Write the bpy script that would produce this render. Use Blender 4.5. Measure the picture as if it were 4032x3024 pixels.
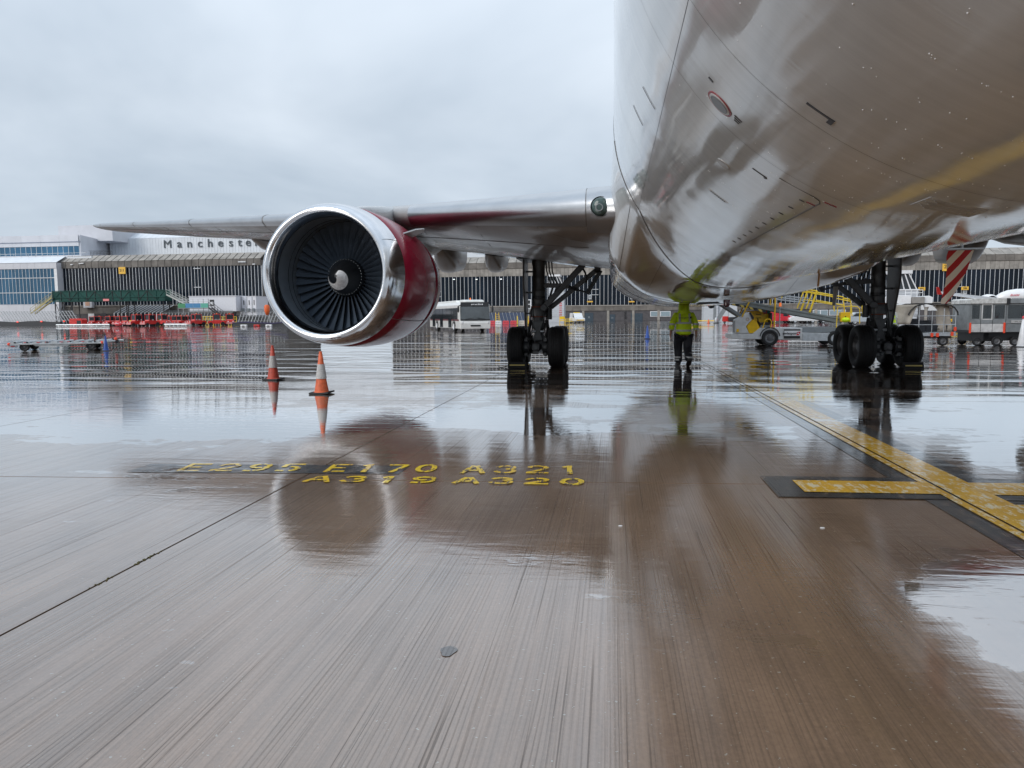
import bpy, bmesh, math, random
from mathutils import Vector, Matrix, Quaternion

for o in list(bpy.data.objects):
    bpy.data.objects.remove(o)
SC = bpy.context.scene
COL = SC.collection
PI = math.pi
rad = math.radians
rnd = random.Random(7)

# ------------------------------------------------------------------ camera
# world axes: +Y runs along the parked aircraft's axis, away from the viewer
FOC, IMW = 2900.0, 4032.0
PSI, PIT, ROLL, CAMH = rad(7.85), math.atan(271 / 2900), rad(.42), 1.45
fw = Vector((-math.sin(PSI) * math.cos(PIT), math.cos(PSI) * math.cos(PIT), -math.sin(PIT)))
_r = Vector((math.cos(PSI), math.sin(PSI), 0))
_u = _r.cross(fw)
RT = math.cos(ROLL) * _r - math.sin(ROLL) * _u
UP = RT.cross(fw)
CPOS = Vector((0, 0, CAMH))
cam = bpy.data.cameras.new('camera')
camo = bpy.data.objects.new('camera', cam)
COL.objects.link(camo)
M = Matrix((RT, UP, -fw)).transposed().to_4x4()
M.translation = CPOS
camo.matrix_world = M
cam.sensor_width = 36
cam.lens = 36 * FOC / IMW
cam.clip_start = .05
cam.clip_end = 3000
SC.camera = camo


def _ray(u, v):
    return fw + RT * ((u - 2016) / FOC) + UP * ((1512 - v) / FOC)


def G(u, v, z=0.0):          # point of the ground seen at a photo pixel
    d = _ray(u, v)
    return CPOS + d * ((z - CAMH) / d.z)


def A(u, v, Y):              # point at depth Y seen at a photo pixel
    d = _ray(u, v)
    return CPOS + d * (Y / d.y)


# ------------------------------------------------------------------ sky and light
W = bpy.data.worlds.new('World')
SC.world = W
W.use_nodes = True
SUN_EL, SUN_ROT = rad(30), rad(222)
nt = W.node_tree
nt.nodes.clear()
N = lambda t, tree=nt: tree.nodes.new(t)
tc = N('ShaderNodeTexCoord')
sky = N('ShaderNodeTexSky')
sky.sky_type = 'NISHITA'
sky.sun_disc = False
sky.sun_elevation = SUN_EL
sky.sun_rotation = SUN_ROT
sky.air_density = 1.0
sky.dust_density = 3.0
sep = N('ShaderNodeSeparateXYZ')
nt.links.new(tc.outputs['Generated'], sep.inputs[0])
ad = N('ShaderNodeMath'); ad.operation = 'ADD'; ad.inputs[1].default_value = .28; ad.use_clamp = False
ab = N('ShaderNodeMath'); ab.operation = 'ABSOLUTE'
nt.links.new(sep.outputs['Z'], ab.inputs[0]); nt.links.new(ab.outputs[0], ad.inputs[0])
dv = N('ShaderNodeVectorMath'); dv.operation = 'DIVIDE'
cmb = N('ShaderNodeCombineXYZ')
for k in 'XYZ':
    nt.links.new(ad.outputs[0], cmb.inputs[k])
nt.links.new(tc.outputs['Generated'], dv.inputs[0]); nt.links.new(cmb.outputs[0], dv.inputs[1])
n1 = N('ShaderNodeTexNoise'); n1.inputs['Scale'].default_value = .85; n1.inputs['Detail'].default_value = 5; n1.inputs['Roughness'].default_value = .52
n1.inputs['Distortion'].default_value = .35
nt.links.new(dv.outputs[0], n1.inputs['Vector'])
cr = N('ShaderNodeValToRGB')
e = cr.color_ramp.elements
e[0].position = .30; e[0].color = (.30, .365, .44, 1)
e[1].position = .72; e[1].color = (.58, .64, .71, 1)
nt.links.new(n1.outputs['Fac'], cr.inputs[0])
# an overcast sky is brighter overhead than at the horizon
mr = N('ShaderNodeMapRange'); mr.inputs[1].default_value = .25; mr.inputs[2].default_value = 1.0; mr.inputs[3].default_value = 1.0; mr.inputs[4].default_value = 1.75
nt.links.new(sep.outputs['Z'], mr.inputs[0])
mu = N('ShaderNodeVectorMath'); mu.operation = 'SCALE'
nt.links.new(cr.outputs[0], mu.inputs[0]); nt.links.new(mr.outputs[0], mu.inputs['Scale'])
mu2 = N('ShaderNodeVectorMath'); mu2.operation = 'SCALE'; mu2.inputs['Scale'].default_value = 10.0
nt.links.new(mu.outputs[0], mu2.inputs[0])
mx = N('ShaderNodeMix'); mx.data_type = 'RGBA'; mx.inputs[0].default_value = .93
nt.links.new(sky.outputs[0], mx.inputs[6]); nt.links.new(mu2.outputs[0], mx.inputs[7])
bg = N('ShaderNodeBackground'); bg.inputs['Strength'].default_value = .1
nt.links.new(mx.outputs[2], bg.inputs['Color'])
ow = N('ShaderNodeOutputWorld')
nt.links.new(bg.outputs[0], ow.inputs[0])

sd = bpy.data.lights.new('sun', 'SUN')
sd.energy = 1.4
sd.angle = rad(40)
sd.color = (1, .97, .93)
so = bpy.data.objects.new('sun', sd)
COL.objects.link(so)
so.rotation_euler = (PI / 2 - SUN_EL, 0, PI - SUN_ROT)
so.location = (0, -20, 40)

vs = SC.view_settings
vs.view_transform = 'Standard'
vs.look = 'None'
vs.exposure = 0.5
vs.gamma = 1
vs.use_curve_mapping = False
SC.cycles.max_bounces = 8
SC.cycles.glossy_bounces = 5
SC.cycles.diffuse_bounces = 4
SC.cycles.transparent_max_bounces = 8
SC.cycles.caustics_reflective = False
SC.cycles.caustics_refractive = False


# ------------------------------------------------------------------ helpers
class MB:
    """collects faces; build() links them as one mesh object"""
    def __init__(s):
        s.v, s.f, s.m, s.uv = [], [], [], {}
        s.cur = 0

    def add(s, vs, fs):
        b = len(s.v)
        s.v += [tuple(p) for p in vs]
        for f in fs:
            s.f.append(tuple(b + i for i in f)); s.m.append(s.cur)
        return s

    def box(s, c, d, rz=0, rx=0, ry=0):
        x, y, z = d[0] / 2, d[1] / 2, d[2] / 2
        Rm = Matrix.Rotation(rz, 3, 'Z') @ Matrix.Rotation(ry, 3, 'Y') @ Matrix.Rotation(rx, 3, 'X')
        c = Vector(c)
        P = [c + Rm @ Vector(p) for p in ((-x, -y, -z), (x, -y, -z), (x, y, -z), (-x, y, -z), (-x, -y, z), (x, -y, z), (x, y, z), (-x, y, z))]
        return s.add(P, [(3, 2, 1, 0), (4, 5, 6, 7), (0, 1, 5, 4), (1, 2, 6, 5), (2, 3, 7, 6), (3, 0, 4, 7)])

    def bb(s, x0, x1, y0, y1, z0, z1):
        return s.box(((x0 + x1) / 2, (y0 + y1) / 2, (z0 + z1) / 2), (abs(x1 - x0), abs(y1 - y0), abs(z1 - z0)))

    def beam(s, p0, p1, w, h, up=(0, 0, 1)):
        p0, p1 = Vector(p0), Vector(p1)
        d = (p1 - p0).normalized()
        up = Vector(up)
        if abs(d.dot(up)) > .98:
            up = Vector((0, 1, 0))
        a = d.cross(up).normalized() * (w / 2)
        b = a.cross(d).normalized() * (h / 2)
        P = [p0 - a - b, p0 + a - b, p0 + a + b, p0 - a + b, p1 - a - b, p1 + a - b, p1 + a + b, p1 - a + b]
        return s.add(P, [(0, 1, 2, 3), (7, 6, 5, 4), (0, 4, 5, 1), (1, 5, 6, 2), (2, 6, 7, 3), (3, 7, 4, 0)])

    def tube(s, pts, r, n=8, cap=True):
        pts = [Vector(p) for p in pts]
        rs = r if isinstance(r, (list, tuple)) else [r] * len(pts)
        prev = None
        rings = []
        for i, p in enumerate(pts):
            d = (pts[min(i + 1, len(pts) - 1)] - pts[max(i - 1, 0)]).normalized()
            if prev is None:
                ref = Vector((0, 0, 1)) if abs(d.z) < .9 else Vector((1, 0, 0))
                a = d.cross(ref).normalized()
            else:
                a = (prev - d * prev.dot(d)).normalized()
            prev = a
            b = d.cross(a)
            rings.append([p + (a * math.cos(2 * PI * k / n) + b * math.sin(2 * PI * k / n)) * rs[i] for k in range(n)])
        V = [q for rg in rings for q in rg]
        Fc = []
        for i in range(len(pts) - 1):
            for k in range(n):
                k2 = (k + 1) % n
                Fc.append((i * n + k, i * n + k2, (i + 1) * n + k2, (i + 1) * n + k))
        if cap:
            Fc.append(tuple(reversed(range(n))))
            Fc.append(tuple((len(pts) - 1) * n + k for k in range(n)))
        return s.add(V, Fc)

    def lathe(s, prof, c=(0, 0, 0), axis='Y', n=32, a0=0, a1=2 * PI):
        """prof: (offset along axis, radius)"""
        c = Vector(c)
        full = abs(a1 - a0 - 2 * PI) < 1e-6
        m = n if full else n + 1
        V = []
        for (t, r) in prof:
            for k in range(m):
                a = a0 + (a1 - a0) * k / n
                ca, sa = math.cos(a) * r, math.sin(a) * r
                V.append(c + (Vector((ca, t, sa)) if axis == 'Y' else Vector((t, ca, sa)) if axis == 'X' else Vector((ca, sa, t))))
        Fc = []
        for i in range(len(prof) - 1):
            for k in range(n):
                k2 = (k + 1) % m
                f = (i * m + k, i * m + k2, (i + 1) * m + k2, (i + 1) * m + k)
                Fc.append(f if axis != 'Y' else tuple(reversed(f)))
        return s.add(V, Fc)

    def prism(s, poly, d0, d1, plane='XZ'):
        """polygon in a plane, extruded between d0 and d1 along the third axis"""
        f = {'XZ': lambda a, b, d: (a, d, b), 'XY': lambda a, b, d: (a, b, d), 'YZ': lambda a, b, d: (d, a, b)}[plane]
        n = len(poly)
        V = [f(a, b, d0) for a, b in poly] + [f(a, b, d1) for a, b in poly]
        Fc = [tuple(range(n)), tuple(reversed(range(n, 2 * n)))]
        for i in range(n):
            j = (i + 1) % n
            Fc.append((i, i + n, j + n, j))
        return s.add(V, Fc)

    def loft(s, rings, close=True, cap=True):
        n = len(rings[0])
        V = [p for r in rings for p in r]
        Fc = []
        for i in range(len(rings) - 1):
            for k in range(n if close else n - 1):
                k2 = (k + 1) % n
                Fc.append((i * n + k, i * n + k2, (i + 1) * n + k2, (i + 1) * n + k))
        if cap and close:
            Fc.append(tuple(reversed(range(n))))
            Fc.append(tuple((len(rings) - 1) * n + k for k in range(n)))
        return s.add(V, Fc)

    def ball(s, c, r, n=10, m=7):
        c = Vector(c)
        r = r if isinstance(r, (tuple, list)) else (r, r, r)
        rings = []
        for i in range(m + 1):
            t = PI * (i + .02) / (m + .04)
            rings.append([c + Vector((math.sin(t) * math.cos(2 * PI * k / n) * r[0], math.sin(t) * math.sin(2 * PI * k / n) * r[1], math.cos(t) * r[2])) for k in range(n)])
        return s.loft(rings)

    def mesh(s, name, mats, smooth=None):
        me = bpy.data.meshes.new(name)
        me.from_pydata(s.v, [], s.f)
        mats = mats if isinstance(mats, (list, tuple)) else [mats]
        for m_ in mats:
            me.materials.append(m_)
        if len(mats) > 1:
            me.polygons.foreach_set('material_index', s.m)
        bm = bmesh.new(); bm.from_mesh(me)
        bmesh.ops.recalc_face_normals(bm, faces=bm.faces)
        zs = [v.co.z for v in bm.verts]
        if zs and max(zs) - min(zs) < .004:            # flat sheets face up
            bmesh.ops.reverse_faces(bm, faces=[f for f in bm.faces if f.normal.z < 0])
        bm.to_mesh(me); bm.free()
        if smooth:
            me.polygons.foreach_set('use_smooth', [True] * len(me.polygons))
            me.set_sharp_from_angle(angle=rad(smooth))
        me.update()
        return me

    def build(s, name, mats, parent=None, smooth=None, bevel=0, loc=None):
        o = bpy.data.objects.new(name, s.mesh(name, mats, smooth))
        COL.objects.link(o)
        if parent:
            o.parent = parent
        if loc:
            o.location = loc
        if bevel:
            b = o.modifiers.new('bevel', 'BEVEL'); b.width = bevel; b.segments = 2; b.limit_method = 'ANGLE'; b.angle_limit = rad(40)
        return o


def tag(o, label=None, cat=None, group=None, kind=None):
    if label: o['label'] = label
    if cat: o['category'] = cat
    if group: o['group'] = group
    if kind: o['kind'] = kind
    return o


def thing(name, label, cat, loc=(0, 0, 0), rz=0, group=None):
    o = bpy.data.objects.new(name, None)
    COL.objects.link(o)
    o.location = loc
    o.rotation_euler = (0, 0, rz)
    o.empty_display_size = .1
    return tag(o, label, cat, group)


def put(name, me, parent=None, loc=None, rz=0):
    o = bpy.data.objects.new(name, me)
    COL.objects.link(o)
    if parent: o.parent = parent
    if loc is not None: o.location = loc
    if rz: o.rotation_euler = (0, 0, rz)
    return o


def dup(root, loc, rz=0, label=None, scale=1):
    r = root.copy(); COL.objects.link(r); r.location = loc; r.rotation_euler = (0, 0, rz)
    r.scale = (scale,) * 3
    if label: r['label'] = label
    for ch in list(root.children):
        c = ch.copy(); COL.objects.link(c); c.parent = r
        for g in list(ch.children):
            d = g.copy(); COL.objects.link(d); d.parent = c
    return r


def text_mesh(body, size, mat, depth=.01, align='CENTER', shear=0, sx=1, bold=0):
    cu = bpy.data.curves.new('lettering', 'FONT')
    cu.body = body; cu.size = size; cu.extrude = depth / 2; cu.align_x = align; cu.align_y = 'CENTER'; cu.shear = shear
    cu.offset = bold
    o = bpy.data.objects.new('lettering', cu)
    COL.objects.link(o)
    dg = bpy.context.evaluated_depsgraph_get()
    me = bpy.data.meshes.new_from_object(o.evaluated_get(dg))
    bpy.data.objects.remove(o)
    if sx != 1:
        for v in me.vertices: v.co.x *= sx
    me.materials.clear(); me.materials.append(mat)
    return me


def text(body, size, mat, parent, loc, rot=(PI / 2, 0, 0), depth=.01, name='lettering', sx=1, align='CENTER', shear=0, bold=0):
    o = put(name, text_mesh(body, size, mat, depth, align, shear, sx, bold), parent, loc)
    o.rotation_euler = rot
    return o


def blurred_word(parent, x0, x1, z0, z1, y, m, n, slant=.25, name='lettering', seed=3):
    """a row of uneven strokes for lettering too far away to be read"""
    r = random.Random(seed); b = MB(); w = (x1 - x0) / n; h = z1 - z0
    for k in range(n):
        a = x0 + k * w; hh = h * r.uniform(.7, 1); ww = w * r.uniform(.35, .75)
        b.prism([(a, z0), (a + ww, z0), (a + ww + slant * hh, z0 + hh), (a + slant * hh, z0 + hh)], y - .006, y)
        if k % 2: b.prism([(a, z0 + .4 * h), (a + w * .9, z0 + .4 * h), (a + w * .9, z0 + .55 * h), (a, z0 + .55 * h)], y - .010, y - .0065)
    return b.build(name, m, parent)


# ------------------------------------------------------------------ materials
MATS = {}


def mat(name, col, rough=.5, metal=0, spec=.5, var=.12, vscale=3.0, bump=0, bscale=20, coat=0, emit=None, alpha=1, trans=0, ior=1.45):
    if name in MATS: return MATS[name]
    m = bpy.data.materials.new(name); m.use_nodes = True
    t = m.node_tree
    b = t.nodes['Principled BSDF']
    b.inputs['Roughness'].default_value = rough
    b.inputs['Metallic'].default_value = metal
    b.inputs['Specular IOR Level'].default_value = spec
    b.inputs['Coat Weight'].default_value = coat
    b.inputs['Coat Roughness'].default_value = .05
    b.inputs['IOR'].default_value = ior
    b.inputs['Transmission Weight'].default_value = trans
    c4 = (*col, 1)
    if var:
        tcn = t.nodes.new('ShaderNodeNewGeometry')
        nz = t.nodes.new('ShaderNodeTexNoise'); nz.inputs['Scale'].default_value = vscale; nz.inputs['Detail'].default_value = 6; nz.inputs['Roughness'].default_value = .62
        t.links.new(tcn.outputs['Position'], nz.inputs['Vector'])
        rp = t.nodes.new('ShaderNodeMapRange'); rp.inputs[1].default_value = .3; rp.inputs[2].default_value = .7
        rp.inputs[3].default_value = 1 - var; rp.inputs[4].default_value = 1 + var * .6
        t.links.new(nz.outputs['Fac'], rp.inputs[0])
        oi = t.nodes.new('ShaderNodeObjectInfo')
        rp2 = t.nodes.new('ShaderNodeMapRange'); rp2.inputs[3].default_value = 1 - var * .35; rp2.inputs[4].default_value = 1 + var * .35
        t.links.new(oi.outputs['Random'], rp2.inputs[0])
        mm = t.nodes.new('ShaderNodeMath'); mm.operation = 'MULTIPLY'
        t.links.new(rp.outputs[0], mm.inputs[0]); t.links.new(rp2.outputs[0], mm.inputs[1])
        sc = t.nodes.new('ShaderNodeVectorMath'); sc.operation = 'SCALE'; sc.inputs[0].default_value = col
        t.links.new(mm.outputs[0], sc.inputs['Scale'])
        t.links.new(sc.outputs[0], b.inputs['Base Color'])
    else:
        b.inputs['Base Color'].default_value = c4
    if bump:
        g2 = t.nodes.new('ShaderNodeNewGeometry')
        nb = t.nodes.new('ShaderNodeTexNoise'); nb.inputs['Scale'].default_value = bscale; nb.inputs['Detail'].default_value = 4
        t.links.new(g2.outputs['Position'], nb.inputs['Vector'])
        bp = t.nodes.new('ShaderNodeBump'); bp.inputs['Strength'].default_value = bump; bp.inputs['Distance'].default_value = .02
        t.links.new(nb.outputs['Fac'], bp.inputs['Height']); t.links.new(bp.outputs[0], b.inputs['Normal'])
    if emit:
        b.inputs['Emission Color'].default_value = (*emit[:3], 1); b.inputs['Emission Strength'].default_value = emit[3]
    MATS[name] = m
    return m


white = mat('white_paint', (.74, .75, .77), .35)
cream = mat('pale_panel', (.56, .57, .61), .5, var=.08, vscale=.4)
rooflight = mat('white_roof', (.66, .69, .73), .35, var=.08, vscale=.5)
mull = mat('mullion_metal', (.62, .64, .67), .35, .1)
glass_dark = mat('dark_glazing', (.008, .013, .022), .12, 0, .22, var=.5, vscale=.25)
glass_blue = mat('blue_glazing', (.035, .12, .21), .08, 0, .5, var=.35, vscale=.12)
conc = mat('weathered_concrete', (.17, .155, .14), .8, var=.4, vscale=.6, bump=.3, bscale=6)
conc2 = mat('pale_concrete', (.30, .28, .255), .8, var=.35, vscale=.7)
brickgrey = mat('dark_block_wall', (.085, .08, .085), .8, var=.25, vscale=1.5)
doorblue = mat('slate_door', (.035, .055, .075), .5)
black = mat('black_plastic', (.012, .012, .013), .5)
rubber = mat('tyre_rubber', (.008, .008, .009), .7, var=.3, vscale=8, bump=.15, bscale=40)
dark = mat('dark_metal', (.03, .03, .033), .45, .4)
steel = mat('galvanised_steel', (.42, .44, .46), .42, .6, var=.25, vscale=6)
grey = mat('grey_paint', (.21, .23, .245), .45, var=.2)
yellow = mat('yellow_paint', (.80, .52, .012), .35, var=.15)
signyel = mat('yellow_sign', (.78, .46, .06), .5, var=.05)
red = mat('red_paint', (.55, .022, .018), .35, var=.2)
redplas = mat('red_plastic', (.62, .06, .08), .5)
orange = mat('orange_plastic', (.72, .13, .03), .5, var=.2, vscale=9)
blue = mat('blue_plastic', (.02, .075, .33), .45, var=.2, vscale=9)
green_net = mat('green_netting', (.008, .06, .05), .8, var=.3, vscale=1.2)
ltext = mat('black_lettering', (.015, .015, .017), .6, var=0)
carglass = mat('vehicle_glass', (.02, .025, .03), .06, 0, .6, var=.3, vscale=2)
greyblue_text = mat('slate_lettering', (.06, .075, .09), .5, var=0)
orange_l = mat('orange_lens', (.8, .16, .02), .2, emit=(1, .2, .02, .25))

# ------------------------------------------------------------------ wet apron
PUDDLES = [(2.05, 3.7, .62, 1.15), (6.8, 10.4, 3.4, 3.3), (-4.3, 10.2, 2.6, 1.5), (-1.1, 10.2, 1.8, 1.3), (-6.6, 9.1, 3.6, 1.2), (-11, 11, 4, 2), (1.6, 9.3, .9, .9), (4.6, 7.6, 1.2, .8), (-7.5, 12.5, 2.5, 1.6), (.4, 12.8, 1.6, .9)]
DRY = [(-2.2, 5.2, .9, .5), (1.0, 6.6, 1.6, .9), (-2.3, 8.6, 1.0, .9), (-.7, 4.9, .7, .4)]


def wet_mat(name, ca, cb, worn=None, wear=.0, rough_add=0.0, film=1.0):
    """concrete or paint under a film of rain; deeper puddles are smooth, damp patches keep their brushed grooves"""
    m = bpy.data.materials.new(name); m.use_nodes = True
    t = m.node_tree; L = t.links.new
    b = t.nodes['Principled BSDF']
    nd = lambda k: t.nodes.new(k)

    def math_(op, a, c=None, clamp=False):
        q = nd('ShaderNodeMath'); q.operation = op; q.use_clamp = clamp
        for i, x in enumerate((a, c)):
            if x is None: continue
            if isinstance(x, (int, float)): q.inputs[i].default_value = x
            else: L(x, q.inputs[i])
        return q.outputs[0]

    def noise(vec, scale, sc3=(1, 1, 1), detail=4, rough=.55, off=(0, 0, 0), dist=0):
        mp = nd('ShaderNodeMapping'); mp.inputs['Scale'].default_value = sc3; mp.inputs['Location'].default_value = off
        L(vec, mp.inputs['Vector'])
        q = nd('ShaderNodeTexNoise'); q.inputs['Scale'].default_value = scale; q.inputs['Detail'].default_value = detail; q.inputs['Roughness'].default_value = rough
        q.inputs['Distortion'].default_value = dist
        L(mp.outputs[0], q.inputs['Vector'])
        return q.outputs['Fac']

    def ramp(x, lo, hi, a=0., c=1., smooth=True):
        q = nd('ShaderNodeMapRange'); q.interpolation_type = 'SMOOTHSTEP' if smooth else 'LINEAR'
        for i, k in enumerate((lo, hi, a, c)): q.inputs[1 + i].default_value = k
        L(x, q.inputs[0])
        return q.outputs[0]

    geo = nd('ShaderNodeNewGeometry')
    pos = geo.outputs['Position']
    sp = nd('ShaderNodeSeparateXYZ'); L(pos, sp.inputs[0])
    nbig = noise(pos, .42, (.75, 1.0, 1), 5, .6)
    nmid = noise(pos, 2.6, (.7, 1.2, 1), 5, .62, (3, 7, 0))
    edge = noise(pos, 6.0, (.8, 1, 1), 4, .6, (1, 2, 0))
    yf = ramp(sp.outputs['Y'], 9.5, 17.0, 0, .20)
    wet = math_('ADD', math_('ADD', nbig, math_('MULTIPLY', math_('SUBTRACT', nmid, .5), .45)), yf)

    def blobs(lst, gain):
        acc = None
        for (x, y, rx, ry) in lst:
            cx = math_('DIVIDE', math_('SUBTRACT', sp.outputs['X'], x), rx)
            cy = math_('DIVIDE', math_('SUBTRACT', sp.outputs['Y'], y), ry)
            d = math_('SQRT', math_('ADD', math_('MULTIPLY', cx, cx), math_('MULTIPLY', cy, cy)))
            q = math_('MULTIPLY', math_('SUBTRACT', 1.25, d), gain, False)
            q = math_('MINIMUM', math_('MAXIMUM', q, 0), gain * .6)
            acc = q if acc is None else math_('ADD', acc, q)
        return acc
    wet = math_('ADD', wet, blobs(PUDDLES, .38))
    wet = math_('SUBTRACT', wet, blobs(DRY, .3))
    wet = math_('ADD', wet, math_('MULTIPLY', math_('SUBTRACT', edge, .5), .17))
    pud = ramp(wet, .607, .640)                       # 1 where water stands
    damp = ramp(wet, .36, .60)
    # broom-finished grooves running along the aircraft axis
    gr1 = noise(pos, 1, (80, .5, 1), 3, .7)
    wob = noise(pos, 1, (5, .22, 1), 3, .6, (1, 9, 0))
    xr = math_('ADD', sp.outputs['X'], math_('MULTIPLY', wob, .11))
    rake = math_('SINE', math_('MULTIPLY', xr, 2 * PI / .021))
    rmask = ramp(noise(pos, 1, (9, .5, 1), 4, .65, (6, 2, 0)), .36, .66, .15, 1.0)
    rake = math_('MULTIPLY', math_('MULTIPLY', ramp(rake, .35, .95), rmask), ramp(sp.outputs['Y'], 6.5, 13, 1, 0))
    gr2 = noise(pos, 1, (30, .25, 1), 2, .6, (9, 0, 0))
    deep = ramp(noise(pos, 1, (60, .30, 1), 3, .6, (4, 6, 0)), .60, .67, 1.0, .55)
    deep = math_('MULTIPLY', deep, math_('SUBTRACT', 1.0, math_('MULTIPLY', rake, .27)))
    groove = math_('ADD', math_('MULTIPLY', gr1, .7), math_('MULTIPLY', gr2, .5))
    grain = noise(pos, 55, (1, .7, 1), 4, .75)
    # colour
    stain = noise(pos, .9, (1.3, .5, 1), 6, .65, (5, 1, 0))
    mixc = nd('ShaderNodeMix'); mixc.data_type = 'RGBA'
    mixc.inputs[6].default_value = (*ca, 1); mixc.inputs[7].default_value = (*cb, 1)
    L(ramp(stain, .32, .68), mixc.inputs[0])
    col = mixc.outputs[2]
    sc = nd('ShaderNodeVectorMath'); sc.operation = 'SCALE'
    L(col, sc.inputs[0])
    gf = math_('ADD', math_('MULTIPLY', ramp(groove, .44, .72), .26), math_('MULTIPLY', grain, .75))
    L(math_('MULTIPLY', math_('ADD', gf, .50), deep), sc.inputs['Scale'])
    col = sc.outputs[0]
    spk = noise(pos, 38, (1, 1, 1), 2, .5, (4, 4, 0))
    if worn:
        mw = nd('ShaderNodeMix'); mw.data_type = 'RGBA'
        wn = noise(pos, 7, (2.2, 1, 1), 6, .75, (2, 8, 0))
        wn2 = math_('ADD', math_('MULTIPLY', wn, .75), math_('MULTIPLY', gr1, .25))
        L(ramp(wn2, .60 - wear, .64 - wear), mw.inputs[0])
        L(col, mw.inputs[6]); mw.inputs[7].default_value = (*worn, 1)
        col = mw.outputs[2]
    else:
        ms = nd('ShaderNodeMix'); ms.data_type = 'RGBA'
        L(ramp(spk, .69, .73), ms.inputs[0]); L(col, ms.inputs[6]); ms.inputs[7].default_value = (.30, .28, .24, 1)
        col = ms.outputs[2]
    L(col, b.inputs['Base Color'])
    b.inputs['Roughness'].default_value = .7
    b.inputs['Specular IOR Level'].default_value = .3
    b.inputs['Coat Weight'].default_value = 1
    ci = nd('ShaderNodeMix'); ci.data_type = 'FLOAT'
    L(pud, ci.inputs[0]); ci.inputs[2].default_value = 2.1 if film == 1 else 1.6; ci.inputs[3].default_value = 4.0
    L(ci.outputs[0], b.inputs['Coat IOR'])
    r0 = nd('ShaderNodeMix'); r0.data_type = 'FLOAT'
    L(damp, r0.inputs[0]); r0.inputs[2].default_value = .10 + rough_add; r0.inputs[3].default_value = .03 + rough_add
    r1 = nd('ShaderNodeMix'); r1.data_type = 'FLOAT'
    L(pud, r1.inputs[0]); L(r0.outputs[0], r1.inputs[2]); r1.inputs[3].default_value = .012
    L(r1.outputs[0], b.inputs['Coat Roughness'])
    # relief: grooves stand out of the film, puddles only ripple
    inv = math_('SUBTRACT', 1.0, pud)
    rip = noise(pos, 1, (1.3, 6.5, 1), 4, .6, (0, 3, 0), .4)
    near = ramp(sp.outputs['Y'], 5, 16, 1, .12)
    band = noise(pos, 1, (.17, .62, 1), 2.0, .5, (2, 0, 0), .9)
    band2 = noise(pos, 1, (.06, .17, 1), 2.0, .5, (7, 3, 0), .9)
    fary = ramp(sp.outputs['Y'], 10.5, 20, .05, 1)
    fary2 = ramp(sp.outputs['Y'], 20, 45, .0, 1)
    h = math_('ADD', math_('MULTIPLY', math_('MULTIPLY', groove, inv), math_('MULTIPLY', near, .00013)), math_('MULTIPLY', rip, .0016))
    h = math_('ADD', h, math_('ADD', math_('MULTIPLY', math_('MULTIPLY', band, fary), .050), math_('MULTIPLY', math_('MULTIPLY', band2, fary2), .17)))
    h = math_('ADD', h, math_('MULTIPLY', math_('MULTIPLY', grain, inv), .0002))
    bp = nd('ShaderNodeBump'); bp.inputs['Strength'].default_value = 1; bp.inputs['Distance'].default_value = 1
    L(h, bp.inputs['Height'])
    L(bp.outputs[0], b.inputs['Coat Normal'])
    bp2 = nd('ShaderNodeBump'); bp2.inputs['Strength'].default_value = .6; bp2.inputs['Distance'].default_value = 1
    L(h, bp2.inputs['Height']); L(bp2.outputs[0], b.inputs['Normal'])
    # the film itself mirrors the sky strongly at low angles
    fr = nd('ShaderNodeFresnel'); fr.inputs['IOR'].default_value = 1.33
    L(bp.outputs[0], fr.inputs['Normal'])
    km = nd('ShaderNodeMix'); km.data_type = 'FLOAT'
    L(pud, km.inputs[0]); km.inputs[2].default_value = 1.15 * film; km.inputs[3].default_value = 2.0 * (.4 + .6 * film)
    cut = math_('MULTIPLY', ramp(gr1, .36, .56, .84, 1.0), deep)
    cut = math_('MAXIMUM', cut, pud)
    L(cut, b.inputs['Coat Weight'])
    fac = math_('MULTIPLY', math_('MINIMUM', math_('MULTIPLY', fr.outputs[0], km.outputs[0]), .93), cut)
    gl_ = nd('ShaderNodeBsdfGlossy'); gl_.inputs['Color'].default_value = (.97, .97, .97, 1)
    L(r1.outputs[0], gl_.inputs['Roughness']); L(bp.outputs[0], gl_.inputs['Normal'])
    mxs = nd('ShaderNodeMixShader')
    L(fac, mxs.inputs[0]); L(b.outputs[0], mxs.inputs[1]); L(gl_.outputs[0], mxs.inputs[2])
    L(mxs.outputs[0], t.nodes['Material Output'].inputs['Surface'])
    return m


wetconc = wet_mat('wet_concrete', (.235, .152, .098), (.15, .096, .062))
wetyellow = wet_mat('wet_yellow_paint', (.78, .45, .010), (.62, .33, .008), worn=(.80, .72, .50), wear=.08, film=.36)
wetyellow2 = wet_mat('wet_yellow_lettering', (.85, .60, .012), (.78, .48, .01), worn=(.14, .10, .07), wear=.08, film=.35)
wetblack = wet_mat('wet_black_paint', (.020, .021, .023), (.014, .015, .017), worn=(.20, .15, .11), wear=.05, film=.5)
wetgrey = wet_mat('wet_faded_black_paint', (.05, .052, .055), (.035, .037, .04), worn=(.13, .10, .08), wear=.09, film=.7)
sealant = mat('joint_sealant', (.06, .062, .065), .45)

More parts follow.
